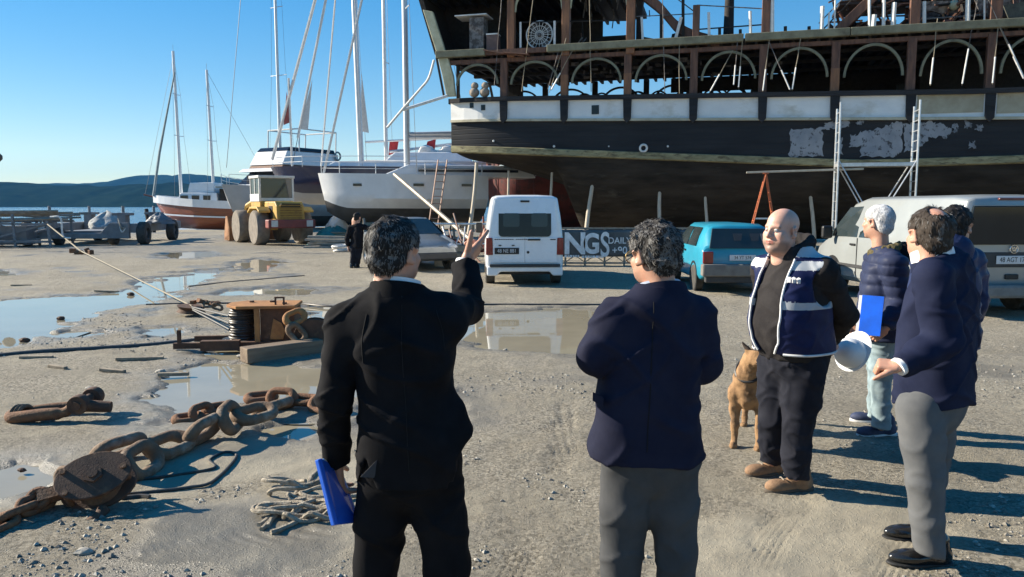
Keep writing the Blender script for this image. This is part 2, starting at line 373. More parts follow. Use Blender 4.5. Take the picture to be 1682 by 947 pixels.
# ================================================================ THE BIG WOODEN SHIP
S0 = Vector((-2.5, 30, 0)); SA = Vector((18.25, -5, 0)).normalized(); SB = Vector((-SA.y, SA.x, 0)); SRZ = math.atan2(SA.y, SA.x)
def SH(px, py, v=0.):     # measured point on the ship's side plane, in ship coordinates (along, across, up)
    d = ray(px, py); o = Vector((0, 0, CAMH)); t = ((S0+SB*v)-o).dot(SB)/d.dot(SB); q = o+d*t-S0
    return Vector((q.dot(SA), v, q.z))
def SW(u, v, z): return S0+SA*u+SB*v+Vector((0, 0, z))
def v0(u): return .42*max(0, 1-u/2.6)**2+(max(0, u-22)/9)**2*3.4
def zs(u): return 3.99-.054*min(u, 14.7)+.02*max(0, u-16)
def zw(u): return 5.03-.0255*u+.0003*max(0, u-16)**2
def zr(u): return 5.90-.0215*min(u, 18)
ZD = 7.55; VF = 7.2
def zk(u): return float(np.interp(u, [-.5, 0, 1.2, 2.5, 4.2, 4.9, 30], [3.75, 3.70, 3.5, 3.1, 2.55, .5, .42]))
M_black = M('black_hull_paint', (.022, .0225, .025), .6, c2=(.034, .035, .038), sc=1.2, bump=.12, bsc=9, stretch=(.35, 1, 2), spec=.12, planks=1.6, c3=(.035, .034, .034), sc3=2.5, lo3=.62, hi3=.72)
M_scuff = M('bare_grey_primer', (.20, .215, .24), .7, c2=(.29, .30, .32), sc=2, bump=.1, c3=(.05, .05, .055), sc3=5, lo3=.55, hi3=.62)
M_white = M('weathered_white_paint', (.76, .76, .74), .55, c2=(.64, .65, .65), sc=1.3, bump=.05, c3=(.40, .36, .27), sc3=1.1, lo3=.55, hi3=.8, stretch=(.6, 1, 1))
M_cream = M('stained_cream_paint', (.48, .45, .34), .6, c2=(.36, .33, .24), sc=2.2, c3=(.25, .2, .13), sc3=2.5, lo3=.58, hi3=.75)
M_stripe = M('algae_stripe', (.30, .28, .16), .8, c2=(.17, .15, .08), sc=5, bump=.2, c3=(.06, .05, .03), sc3=6, lo3=.52, hi3=.68, stretch=(.5, 1, 2))
M_bottom = M('fouled_bottom', (.044, .037, .030), .9, c2=(.020, .017, .0145), sc=1.6, bump=.5, bsc=14, spec=.15, planks=1.6, c3=(.075, .068, .055), sc3=2.6, lo3=.60, hi3=.75, stretch=(.4, 1, 1.6))
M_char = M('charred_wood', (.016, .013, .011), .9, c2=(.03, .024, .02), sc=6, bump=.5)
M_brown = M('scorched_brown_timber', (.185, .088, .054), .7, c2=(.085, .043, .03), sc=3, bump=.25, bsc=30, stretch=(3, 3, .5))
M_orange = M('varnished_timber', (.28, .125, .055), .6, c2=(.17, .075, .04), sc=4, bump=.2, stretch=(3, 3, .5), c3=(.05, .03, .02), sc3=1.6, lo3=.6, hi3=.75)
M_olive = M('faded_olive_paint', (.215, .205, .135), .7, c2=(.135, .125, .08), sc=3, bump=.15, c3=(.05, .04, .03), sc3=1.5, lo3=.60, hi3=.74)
M_pale = M('pale_green_trim', (.50, .49, .34), .6, c2=(.36, .34, .22), sc=3)
M_stanch = M('white_stanchion', (.72, .72, .70), .4, c2=(.58, .57, .54), sc=9)
M_grime = M('sooty_grey_panel', (.20, .185, .175), .8, c2=(.07, .06, .055), sc=6, bump=.3, lo=.4, hi=.58)
M_rope = M('weathered_rope', (.30, .26, .19), .9, c2=(.2, .17, .12), sc=40)
ship = thing('wooden_ship', 'huge burnt wooden ship with black hull and arched gallery propped on posts', 'ship', S0, SRZ)
us = [u*.6-.0 for u in range(0, 52)]
mb = MB(); rows_ = []
for u in us:
    a = v0(u); r = [Vector((u, a, zw(u)))]
    for t in (.25, .5, .75, 1): r.append(Vector((u, a+.02*t, zw(u)+(zs(u)-zw(u))*t)))
    rows_.append(r)
mb.m = 0; mb.grid(rows_)
for u0, u1, mk in ((0, 52, 1),):
    bt = []
    for u in us:
        a = v0(u)+.02; k = zk(u); z0 = zs(u); r = []
        pw = 1.0
        for i in range(13):
            t = i/12; th = t*math.pi/2
            r.append(Vector((u, a+(3.6-a)*(1-math.cos(th))**.85, z0-(z0-k)*math.sin(th)**(1.0 if u > 4 else 1.25))))
        bt.append(r)
    mb.m = 1; mb.grid(bt)
    mb.grid([[Vector((q.x, 7.2-q.y, q.z)) for q in r] for r in bt])
mb.m = 0; mb.grid([[Vector((q.x, 7.2-q.y, q.z)) for q in r] for r in rows_])
r0 = rows_[0]; b0 = [Vector((0, v0(0)+.02+(3.6-v0(0))*(1-math.cos(i/12*math.pi/2))**.85, zs(0)-(zs(0)-zk(0))*math.sin(i/12*math.pi/2)**1.25)) for i in range(13)]
nearp = r0+b0[1:]; farp = [Vector((q.x, 7.2-q.y, q.z)) for q in nearp]
mb.m = 0; mb.grid([nearp, farp])
hull = mb.build('hull', [M_black, M_bottom], ship, smooth=True, angle=50)
# deck floor, bulwark band
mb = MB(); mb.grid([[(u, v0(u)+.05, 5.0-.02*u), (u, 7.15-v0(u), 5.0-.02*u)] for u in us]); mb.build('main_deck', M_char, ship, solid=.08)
mb = MB()
for far in (0, 1):
    f = (lambda q: Vector((q[0], 7.2-q[1], q[2]))) if far else Vector
    mb.m = 0
    mb.grid([[f((u, v0(u)-.02, zw(u)+.02)), f((u, v0(u)-.03, zr(u)-.12)), f((u, v0(u)+.08, zr(u)-.12)), f((u, v0(u)+.08, zw(u)+.02)), f((u, v0(u)-.02, zw(u)+.02))] for u in us])
mb.build('bulwark', M_white, ship)
M_yell = M('yellowed_panel', (.40, .36, .26), .6, c2=(.30, .26, .18), sc=2, c3=(.2, .14, .08), sc3=3, lo3=.6, hi3=.75)
mb = MB()
for k in range(5, 9):
    a = 2.28+2.33*k+.2; b = a+1.95
    if k >= 6: mb.grid([[(a+(b-a)*i/4, v0(a)-.036, zw(a)+.16), (a+(b-a)*i/4, v0(a)-.036, zr(a)-.16)] for i in range(5)])
mb.build('stained_panel', M_yell, ship)
mb = MB()
for a, b in zip(us[:-1], us[1:]): mb.add([(a, v0(a)-.10, zw(a)-.03), (b, v0(b)-.10, zw(b)-.03), (b, v0(b)-.10, zw(b)+.06), (a, v0(a)-.10, zw(a)+.06), (a, v0(a)+.0, zw(a)+.06), (b, v0(b)+.0, zw(b)+.06), (a, v0(a), zw(a)-.03), (b, v0(b), zw(b)-.03)], [(0, 1, 2, 3), (3, 2, 5, 4), (6, 7, 1, 0)])
mb.build('ledge', M_cream, ship)
mb = MB()
for z_, d1, h1 in ((0, .14, .20),):
    mb.grid([[(u, v0(u)-.16, zr(u)-.16), (u, v0(u)-.16, zr(u)+.0), (u, v0(u)+.16, zr(u)+.04), (u, v0(u)+.16, zr(u)-.16), (u, v0(u)-.16, zr(u)-.16)] for u in us])
    mb.grid([[(u, 7.2-v0(u)-.16, zr(u)-.16), (u, 7.2-v0(u)-.16, zr(u)+.04), (u, 7.2-v0(u)+.16, zr(u)+.0), (u, 7.2-v0(u)+.16, zr(u)-.16), (u, 7.2-v0(u)-.16, zr(u)-.16)] for u in us])
mb.bx((-.1, .4, 5.72), (.1, 6.8, 5.92)); mb.build('rub_rail', M_black, ship)
mb = MB()
mb.grid([[(u, v0(u)-.0, zs(u)+.12), (u, v0(u)-.055, zs(u)+.10), (u, v0(u)-.055, zs(u)-.12), (u, v0(u)+.06, zs(u)-.16)] for u in us]); mb.build('waterline_stripe', M_stripe, ship)
for k in range(9):
    u = 2.28+2.33*k; mb = MB()
    mb.prism([(-.13, zw(u)+.02), (.0, zw(u)-.12), (.13, zw(u)+.02), (.15, zr(u)-.14), (-.15, zr(u)-.14)], (u, v0(u)-.02, 0), (1, 0, 0), (0, 0, 1), (0, -1, 0), .11)
    mb.build('frame_post', M_black, ship, bevel=.01)
for px, py, s in ((773, 172, .16), (793, 176, .17), (978, 180, .27)):
    q = SH(px, py); mb = MB(); yy = v0(q.x)-.032; mb.bx((q.x-s/2, yy-.012, q.z-s*.6), (q.x+s/2, yy+.03, q.z+s*.6)); mb.build('window', M('dark_pane', (.01, .011, .013), .1), ship)
for px, py, r in ((810, 231, .045), (910, 240, .05), (1000, 240, .03), (1097, 240, .04), (1057, 243, .125)):
    q = SH(px, py); mb = MB()
    if r > .1:
        mb.torus((q.x, v0(q.x)-.02, q.z), r, .04, (math.pi/2, 0, 0), 20, 8); o = mb.build('drain_pipe', M_stanch, ship, smooth=True)
    else: mb.sph((q.x, v0(q.x)-.0, q.z), (r, r*.6, r), 8); mb.build('bolt', M_stanch, ship, smooth=True)
# patches of bare primer on the black side
rg = random.Random(4)
def patch(pp, seed, rag=.05):
    rg2 = random.Random(seed); pts = []
    for i in range(len(pp)):
        a = SH(*pp[i]); b = SH(*pp[(i+1) % len(pp)])
        for k in range(9):
            q = a.lerp(b, k/9); pts.append((q.x+rg2.uniform(-rag, rag), q.z+rg2.uniform(-rag, rag)))
    return pts
mb = MB(); i = 0
for pp in ([(1298, 212), (1350, 210), (1352, 256), (1296, 258)], [(1398, 222), (1418, 220), (1416, 240), (1396, 242)], [(1412, 216), (1448, 210), (1470, 200), (1482, 202), (1480, 250), (1462, 258), (1414, 257)], [(1484, 203), (1530, 199), (1552, 206), (1562, 214), (1556, 226), (1530, 224), (1508, 244), (1487, 248)], [(1355, 200), (1395, 199), (1393, 208), (1372, 210), (1352, 212)], [(1566, 204), (1573, 204), (1572, 216), (1565, 216)], [(1586, 199), (1595, 201), (1594, 210), (1585, 209)], [(1605, 204), (1614, 206), (1612, 215), (1603, 213)], [(1593, 234), (1602, 232), (1601, 243), (1592, 242)], [(1372, 228), (1384, 227), (1383, 252), (1371, 252)], [(1408, 199), (1417, 198), (1416, 203), (1407, 203)]):
    poly = patch(pp, i, .05); i += 1; q = sum(p[0] for p in poly)/len(poly)
    mb.prism(poly, (0, v0(q)-.004-.0016*i, 0), (1, 0, 0), (0, 0, 1), (0, 1, 0), .01)
mb.build('primer_patch', M_scuff, ship)
mb = MB()
for k in range(9):   # scalloped runs of newer paint under the ledge
    u = 2.5+2.33*k
# gallery : pillars, arches, deck beams
for k in range(10):
    u = 2.28+2.33*k-.02
    if k in (0, 1, 2): m1 = M_brown
    mb = MB(); mb.bx((u-.13, .0, zr(u)), (u+.13, .22, ZD-.30)); mb.build('pillar', M_brown, ship, bevel=.012)
    mb = MB(); mb.bx((u-.135, -.01, zr(u)+.02), (u+.135, .20, zr(u)+.02+(.75 if k in (0, 1, 2, 5) else .4))); mb.build('pillar_foot', M_orange if k in (1, 2, 5) else M_brown, ship)
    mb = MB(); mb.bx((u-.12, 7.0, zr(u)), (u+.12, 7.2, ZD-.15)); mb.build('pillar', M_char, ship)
def arch(u0, u1, y, m, thick=.085):
    mb = MB(); c = (u0+u1)/2; rx = (u1-u0)/2-.10; zb = zr(c)+.48; h = 7.14-zb-.0; ri = []
    for i in range(25):
        t = math.pi*i/24; o = Vector((c-math.cos(t)*rx, 0, zb+math.sin(t)*h)); k = 1-thick/rx*.9; q = Vector((c-math.cos(t)*rx*k, 0, zb+math.sin(t)*h*(1-thick/h)))
        ri.append([o+Vector((0, y, 0)), o+Vector((0, y+.1, 0)), q+Vector((0, y+.1, 0)), q+Vector((0, y, 0))])
    mb.loft(ri); return mb.build('arch', m, ship)
for k in range(9):
    u0 = 2.28+2.33*(k-1)+.13 if k else .25; u1 = 2.28+2.33*k-.13
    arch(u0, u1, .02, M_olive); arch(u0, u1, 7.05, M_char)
mb = MB(); mb.bx((-.3, .06, 7.16), (24, .26, 7.30)); mb.build('lintel', M_brown, ship)
mb = MB()
for k in range(60):
    u = .1+k*.4; mb.bx((u, .12, 7.28), (u+.1, 7.1, 7.46))
for v in (1.5, 3.3, 5.3): mb.bx((0, v, 7.16), (24, v+.18, 7.28))
mb.build('deck_joist', M_char, ship)
mb = MB(); mb.bx((8, 7.08, 6.78), (24, 7.14, 7.4)); mb.bx((13.2, 6.9, 6.5), (24, 6.96, 7.4)); mb.build('valance', M_char, ship)
mb = MB(); mb.bx((-.3, .1, 7.47), (24.5, 7.15, 7.54)); mb.build('upper_deck', M_char, ship)
mb = MB(); rg = random.Random(9)
segs = [(-.42, 1.55), (3.95, 10.9), (10.95, 14.3), (14.32, 24.5)]
for a, b in segs: mb.bx((a, -.14, 7.40), (b, .10, 7.66))
mb.build('deck_edge_beam', M_olive, ship, bevel=.02)
mb = MB(); mb.bx((1.55, -.06, 7.42), (3.9, .08, 7.60)); mb.bar((1.5, -.1, 7.60), (3.1, -.14, 7.28), .08, .05); mb.bar((2.3, -.15, 7.45), (3.3, -.2, 7.32), .3, .04); mb.build('broken_beam', M_brown, ship)
# stern framing
mb = MB(); mb.prism([(-.42, 7.66), (-.05, 7.66), (-.55, 9.15), (-.95, 9.25)], (0, .1, 0), (1, 0, 0), (0, 0, 1), (0, -1, 0), .16); mb.build('stern_timber', M_pale, ship, bevel=.02)
mb = MB(); mb.prism([(-.02, 5.95), (.34, 5.95), (.26, 6.7), (.05, 7.4), (-.36, 7.4), (-.2, 6.8)], (0, .12, 0), (1, 0, 0), (0, 0, 1), (0, -1, 0), .16); mb.build('stern_timber', M_pale, ship, bevel=.02)
mb = MB(); mb.bar((-.12, 0, 5.9), (-.42, 0, 7.42), .07); mb.build('stern_post', M_char, ship)
for a_, b_, w_ in (((-.45, .2, 7.6), (-1.25, .2, 10.2), .18), ((-.45, 7.0, 7.6), (-1.25, 7.0, 10.2), .18), ((-.1, 7.1, 5.9), (-.45, 7.1, 7.5), .1), ((.36, .25, 5.9), (.36, .25, 7.3), .11)): mb = MB(); mb.bar(a_, b_, w_); mb.build('stern_post', M_char, ship)
# aft cabin above the upper deck
mb = MB(); mb.prism([(-.5, 7.54), (5.2, 7.54), (5.2, 10.6), (-1.35, 10.6)], (0, 5.2, 0), (1, 0, 0), (0, 0, 1), (0, 1, 0), .1)
mb.prism([(-.5, 7.54), (2.0, 7.54), (2.0, 10.6), (-1.35, 10.6)], (0, 2.6, 0), (1, 0, 0), (0, 0, 1), (0, 1, 0), .1)
mb.add([(-.5, .2, 7.54), (-.5, 5.2, 7.54), (-1.38, 5.2, 10.6), (-1.38, .2, 10.6), (-.42, .2, 7.54), (-.42, 5.2, 7.54), (-1.3, 5.2, 10.6), (-1.3, .2, 10.6)], [(0, 1, 2, 3), (7, 6, 5, 4), (0, 3, 7, 4)])
mb.bx((-1.4, -.1, 10.0), (6.9, 6.9, 10.2))
for k in range(17): mb.bx((-1.1+k*.48, 0, 9.82), (-1.0+k*.48, 6.8, 10.0))
mb.bx((5.25, 3.4, 7.54), (6.6, 3.5, 8.6))
mb.build('aft_cabin', M_char, ship)
mb = MB()
for k in range(26):   # burnt laths hanging from the ceiling
    u = rg.uniform(4.8, 8.2); v = rg.uniform(1, 5); L = rg.uniform(.15, .6); mb = MB(); mb.bar((u, v, 9.85), (u+rg.uniform(-.1, .1), v, 9.85-L), .04); mb.build('hanging_lath', M_grime, ship)
def post(px, w_, m, z0=ZD+.08, z1=10.3, v=.1, nm='upper_post'):
    q = SH(px, 60, v); mb = MB(); mb.bx((q.x-w_/2, v-w_/2, z0), (q.x+w_/2, v+w_/2, z1)); return mb.build(nm, m, ship, bevel=.012)
post(840, .27, M_orange, 7.3); post(930, .29, M_orange, 7.25); post(1036, .3, M_orange, 7.2); post(1050, .22, M_char, v=.5)
post(1143, .24, M_brown, z1=8.75); post(1257, .27, M_brown, z1=9.0); post(1500, .30, M_brown); post(1632, .34, M_brown)
for px, sgn in ((840, 1), (930, -1), (930, 1), (1036, -1)):   # little pale curved brackets under the cabin roof
    q = SH(px, 60, .1); mb = MB(); mb.tube(bez([(q.x+sgn*.14, .1, 8.95), (q.x+sgn*.2, .1, 9.3), (q.x+sgn*.42, .1, 9.65)]), .05, 6); mb.build('bracket', M_pale, ship)
def line(nm, m, pts, r, v=0., **k):
    mb = MB(); mb.tube([SH(a, b, v) for a, b in pts], r, 6); return mb.build(nm, m, ship, smooth=True)
for pts, w_ in (([(855, 36), (1034, 33)], .025), ([(1040, 27), (1145, 22)], .018), ([(1145, 48), (1255, 40)], .025), ([(1145, 8), (1255, 14)], .02), ([(1110, -4), (1145, 22)], .02), ([(1350, 50), (1400, -2)], .025), ([(1345, 38), (1392, -10)], .02), ([(1500, 32), (1640, 22)], .02)): line('railing', M_char if w_ > .02 else M_grime, pts, w_, .1)
for pts, r in (([(855, 36), (855, 78)], .04), ([(911, 34), (911, 77)], .045), ([(1054, 28), (1056, 70)], .045), ([(1119, 28), (1109, 66)], .06), ([(1164, 20), (1165, 64)], .055), ([(1232, 18), (1233, 61)], .06), ([(1268, -6), (1268, 58)], .085), ([(1351, 10), (1349, 57)], .075), ([(1362, 20), (1360, 56)], .03), ([(1372, 0), (1370, 56)], .03), ([(1428, -4), (1428, 52)], .05), ([(1452, -4), (1451, 50)], .06), ([(1469, 4), (1466, 50)], .08), ([(1518, 2), (1518, 44)], .06), ([(1590, -6), (1589, 45)], .075), ([(1617, -6), (1617, 42)], .03), ([(1641, -8), (1641, 40)], .05), ([(1436, 24), (1433, 52)], .09)):
    line('stanchion', M_stanch, pts, r, .05)
for px, y0 in ((1182, 46), (1216, 48), (1290, 43), (1329, 43), (1364, 41), (1122, -4), (1086, 25)): line('bollard_post', M_char, [(px, y0), (px, 66)], .06, .1)
mb = MB(); mb.tube([SH(1199, -20, 1.2), SH(1196, 70, 1.2)], [.16, .2], 10); mb.build('burnt_mast', M_char, ship, smooth=True)
mb = MB(); pts = bez([SH(1050, -14, .4), SH(1085, 14, .4), SH(1112, 44, .4), SH(1140, 60, .4), SH(1185, 72, .4)], 8); mb.loft([[q+Vector((0, -.2, .20)), q+Vector((0, .2, .20)), q+Vector((0, .2, -.20)), q+Vector((0, -.2, -.20))] for q in pts]); mb.build('fallen_beam', M_brown, ship, bevel=.02)
mb = MB(); a = SH(1372, 54, .3); b = SH(1452, -22, .3); mb.bar(a, b, .35, .30); mb.bar(SH(1372, 62, 2), SH(1452, -18, 2), .3, .2); mb.build('stair_stringer', M_brown, ship, bevel=.02)
mb = MB()
for k in range(9): t = k/9; q = a.lerp(b, t); mb.bx((q.x-.15, .3, q.z+.02), (q.x+.15, 1.9, q.z+.08))
mb.build('stair_tread', M_brown, ship)
# round wire-guarded fan on the upper deck
q = SH(886, 57, .3); mb = MB(); mb.torus(q, .50, .03, (math.pi/2, 0, 0), 28, 6)
for r in (.16, .33): mb.torus(q, r, .012, (math.pi/2, 0, 0), 24, 5)
for k in range(10): t = k*math.pi/10; d = Vector((math.cos(t), 0, math.sin(t)))*.5; mb.bar(q-d, q+d, .016)
fan = mb.build('fan_guard', M_stanch, ship, smooth=True)
mb = MB()
for k in range(4):
    t = k*math.pi/2+.6; x = Vector((math.cos(t), .12, math.sin(t))); y = Vector((-math.sin(t), .25, math.cos(t))); mb.prism([(.05, -.05), (.44, -.2), (.46, .17), (.05, .05)], q+Vector((0, .04, 0)), x, y, (0, 1, 0), .015)
mb.sph(q, .09, 10); mb.build('fan_blade', M_grime, fan)
mb = MB(); a = SH(771, 80, .1); b = SH(794, 27, .1); mb.bx((a.x, .1, 7.66), (b.x, .7, b.z)); mb.build('counter', M_grime, ship, bevel=.01)
mb = MB(); a = SH(748, 26, .1); b = SH(800, 24, .1); mb.bx((a.x, .0, b.z-.0), (b.x, .9, b.z+.04)); mb.build('counter_top', M_stanch, ship)
mb = MB(); a = SH(799, 79, .1); b = SH(817, 56, .1); mb.bx((a.x, .1, 7.6), (b.x, .5, b.z)); mb.build('locker', M('dull_pink_board', (.17, .11, .095), .8), ship)
mb = MB(); mb.bx((a.x-.01, .08, b.z), (b.x+.01, .52, b.z+.05)); mb.build('locker_top', M_stanch, ship)
# far-side junk that breaks up the sky between the uprights
mb = MB()
for k in range(60):
    u = rg.choice([rg.uniform(5, 9.5), rg.uniform(13.5, 20)]); v = rg.uniform(2, 6.8); h = rg.uniform(.2, .8); mb.box((u, v, 7.55+h/2), (rg.uniform(.1, .7), rg.uniform(.1, .5), h), (rg.uniform(-.3, .3), rg.uniform(-.4, .4), rg.uniform(0, 3)))
for k in range(24):
    u = rg.uniform(13.8, 21); v = rg.uniform(1, 6.5); mb.bar((u, v, 7.55), (u+rg.uniform(-1.5, 1.5), v+rg.uniform(-1, 1), rg.uniform(8.3, 10)), .07)
mb.build('burnt_debris', M_char, ship)
mb = MB()
for k in range(34):
    u = rg.uniform(14.3, 21); v = rg.uniform(.5, 4.5); mb.bar((u, v, 7.55+rg.uniform(0, .6)), (u+rg.uniform(-1.2, 1.2), v+rg.uniform(-.4, .4), rg.uniform(7.9, 9.8)), rg.choice([.06, .12, .2]), .06); mb.build('collapsed_plank', M_brown, ship); mb = MB()
mb = MB(); mb.bx((16.6, 3.2, 7.55), (22, 3.3, 9.3)); mb.bx((17.8, 1.2, 9.0), (22, 5, 9.12)); mb.build('wheelhouse_wall', M_brown, ship)
for k, (pp, v) in enumerate([([(1502, 2), (1572, 0), (1574, 20), (1545, 22), (1530, 17), (1505, 22)], .7), ([(1600, -4), (1682, -2), (1700, 30), (1650, 34), (1640, 18), (1610, 22)], 1.0), ([(1648, 8), (1700, 0), (1700, 40), (1660, 38)], .5)]):
    mb = MB(); poly = [(SH(*q, v).x, SH(*q, v).z) for q in pp]; mb.prism(poly, (0, v, 0), (1, 0, 0), (0, 0, 1), (0, 1, 0), .06); mb.build('torn_panel', M_grime if k < 2 else M('sooty_green_tarp', (.10, .105, .085), .9, c2=(.05, .05, .045)), ship)
for px, py in ((1557, 40), (1577, 40), (1567, 8)): q = SH(px, py, .5); mb = MB(); mb.sph((q.x, q.y, q.z), (.16, .16, .17), 10); mb.build('buoy' if py > 20 else 'lamp', M('rusty_red', (.25, .07, .04), .6) if py > 20 else M_pale, ship, smooth=True)
rg = random.Random(77)
for k in range(46):
    u = rg.uniform(13.6, 21); v = rg.uniform(.2, 2.2); z = 7.66+rg.uniform(0, 1.2); mb = MB(); a = rg.choice([0, 0, rg.uniform(-.5, .5), rg.uniform(-1.2, 1.2)]); L = rg.uniform(.4, 1.8); mb.bar((u, v, z), (u+L*math.cos(a), v+rg.uniform(-.3, .3), z+L*abs(math.sin(a))), rg.choice([.05, .08, .16, .24]), .05); mb.build('collapsed_plank', rg.choice([M_brown, M_brown, M_char, M_grime]), ship)
for k in range(14):
    u = rg.uniform(2.2, 5.2); v = rg.uniform(.5, 2.4); L = rg.uniform(.3, 1.2); mb = MB(); mb.bar((u, v, 7.6), (u+rg.uniform(-.6, .6), v, 7.6+L), rg.choice([.04, .07]), .04); mb.build('collapsed_plank', rg.choice([M_grime, M_char, M_brown]), ship)
for a_, b_, m_ in (((14.6, 2.6, 7.55), (16.2, 2.68, 8.4), M_brown), ((17.2, 1.9, 7.55), (19.0, 1.98, 8.0), M_brown), ((16.6, 2.2, 8.25), (19.5, 2.3, 8.5), M_grime), ((14.2, 2.0, 8.9), (20, 4, 9.0), M_char)): mb = MB(); mb.bx(a_, b_); mb.build('burnt_panel', m_, ship)
# rigging: shrouds and turnbuckles over the gallery
for k, (a, b) in enumerate([((824, -5), (812, 140)), ((876, -5), (857, 150)), ((930, 62), (902, 152)), ((920, 75), (900, 146)), ((942, 80), (905, 148)), ((968, -5), (971, 150)), ((1088, -5), (1092, 152)), ((1116, 66), (1116, 155)), ((1204, 82), (1166, 150)), ((1212, 60), (1205, 140)), ((1220, 60), (1213, 144)), ((1264, 62), (1253, 150)), ((1263, 68), (1298, 148)), ((1316, 58), (1301, 148)), ((1540, 30), (1528, 140)), ((1606, -5), (1580, 140)), ((1641, 30), (1630, 138)), ((1640, 40), (1682, 130)), ((1622, -5), (1682, 128))]):
    qa = SH(*a, -.10); qb = SH(*b, -.10); mb = MB(); mb.tube(wobble(qa, qb, 5, .012, 0, k), .014, 5); o = mb.build('shroud', M_rope if k % 3 else M_grime, ship)
    if k >= 4 and k not in (5, 6, 7): mb = MB(); mb.tube([qb.lerp(qa, .02), qb.lerp(qa, .42)], .028, 6); mb.build('turnbuckle', M_stanch, o, smooth=True)
mb = MB(); mb.tube([SH(735, 157, -.05), SH(662, 180, -.9)], .055, 8); mb.build('davit_boom', M_stanch, ship, smooth=True)
mb = MB(); mb.tube(bez([SH(636, 209, -.9), SH(662, 178, -.9), SH(690, 146, -.9), SH(704, 128, -.9), SH(713, 98, -.9)], 5), .05, 8); mb.build('davit_arm', M_stanch, ship, smooth=True)
# main-deck furniture silhouettes seen through the arches
mb = MB()
for k in range(22):
    u = rg.uniform(1.6, 20); v = rg.uniform(2.5, 6.8); z = 5.0-.02*u; h = rg.uniform(.9, 1.75); mb = MB(); mb.bx((u, v, z), (u+rg.uniform(.08, .5), v+.2, z+h)); mb.build('charred_upright', M_char, ship)
for k in range(16):
    u = rg.uniform(3, 20); mb = MB(); mb.tube(bez([(u, 6.9, 5.6), (u+.1, 6.9, 6.5), (u+.55, 6.9, 6.85), (u+1.0, 6.9, 6.5), (u+1.1, 6.9, 5.6)], 5), .04, 5); mb.build('bench_hoop', M_char, ship); mb = MB()
for a_, b_ in (((0.2, 6.6, 5.0), (1.3, 6.7, 7.4)), ((11.5, 5.0, 5), (13.4, 5.1, 6.6)), ((17.5, 4.5, 5), (22, 4.6, 7.4)), ((13.6, 6.5, 5), (16, 6.6, 6.75))): mb = MB(); mb.bx(a_, b_); mb.build('bulkhead', M_char, ship)
mb = MB()
for k in range(40):
    u = rg.uniform(4.6, 13); v = rg.uniform(1, 4.5); mb.box((u, v, rg.uniform(7.0, 7.2)), (rg.uniform(.05, .3), .05, rg.uniform(.05, .16))); mb.build('torn_lagging', M_grime, ship); mb = MB()
for px, lab in ((781, 'left one of the two pale lumpy sacks on the black rail at the ship stern'), (798, 'right one of the two pale lumpy sacks on the black rail at the ship stern')):
    q = SH(px, 156, .2); mb = MB()
    mb.sph((0, 0, .17), (.2, .17, .19), 10); mb.sph((.02, 0, .42), (.15, .14, .14), 10); o = mb.build('sack', M('dusty_sackcloth', (.36, .30, .24), .9, c2=(.2, .16, .13), sc=6, bump=.5), None, smooth=True); o.location = SW(q.x, .05, zr(q.x)+.02); tag(o, lab, 'sack', 'sacks on the ship rail')
# ---------------------------------------------------------------- shores under the hull
M_shore = M('peeled_pine_log', (.56, .49, .39), .85, c2=(.40, .34, .26), sc=5, bump=.4, stretch=(2, 2, .4), c3=(.13, .10, .07), sc3=1.2, lo3=.58, hi3=.72)
shores = [((783, 272), (764, 408), .3, 'tall pale log prop at the ship stern, standing clear left of the white van', .085), ((833, 285), (829, 418), .7, 'thin dark stained log prop rising behind the roof of the white van', .055), ((904, 288), (903, 420), .9, 'short pale topped log prop just right of the white van roof', .06), ((976, 288), (962, 425), .5, 'bent pale log prop rising behind the banner with big letters', .085), ((1087, 303), (1084, 430), .6, 'pale log prop rising behind the head of the man in the navy blazer', .075), ((1161, 305), (1160, 430), .7, 'slim white log prop rising above the roof of the blue hatchback', .06), ((1330, 305), (1336, 430), .6, 'dark log prop with a pale foot beside the windscreen of the silver van', .07), ((792, 360), (790, 415), 1.2, 'stubby red brown prop behind the tall pale log at the ship stern', .05)]
for k, (a, b, v, lab, r) in enumerate(shores):
    qa = SH(*a, v); qb = SH(*b, v-.5); qb.z = 0; A = SW(*qa); B = SW(*qb); mb = MB()
    mid = [A.lerp(B, t)+Vector((.07*math.sin(t*3+k), .03, 0)) for t in (0, .25, .5, .75, 1)]
    mid = [q-B for q in mid]; mid[0].z += .12; mid[-1] = Vector((0, 0, -.03))
    mb.tube(bez(mid, 4), [r*(.8+.25*i/16) for i in range(17)], 10); o = mb.build('log_prop', M_shore if k != 7 else M('red_oxide', (.20, .045, .03), .7), None, smooth=True, angle=60); o.location = B; tag(o, lab, 'prop', 'log props under the ship')
# ---------------------------------------------------------------- scaffold, plank, stepladder
M_alu = M('scaffold_aluminium', (.62, .64, .66), .35, .6, c2=(.48, .5, .52), sc=8)
q = SH(1372, 300, -.9); sc_o = SW(q.x, -1.35, 0); scf = thing('scaffold_tower', 'tall aluminium scaffold tower with ladder frames against the black hull', 'scaffold', sc_o, SRZ)
for i, u in enumerate((0, 2.32)):
    mb = MB()
    for v in (0, .75): mb.tube([(u+.02, v, 0), (u, v, 4.95+(.0 if v else .12))], .035, 8)
    fr = mb.build('ladder_frame', M_alu, scf, smooth=True); mb = MB()
    for k in range(15): mb.tube([(u, 0, .3+k*.32), (u, .75, .3+k*.32)], .018, 6)
    mb.build('rung', M_alu, fr, smooth=True)
    for v in (0, .75): mb = MB(); mb.bx((u-.06, v-.06, 0), (u+.06, v+.06, .03)); mb.build('base_plate', M_alu, fr)
mb = MB(); mb.bx((-.02, .06, 3.02), (2.36, .7, 3.14)); mb.build('platform', M_alu, scf, bevel=.01)
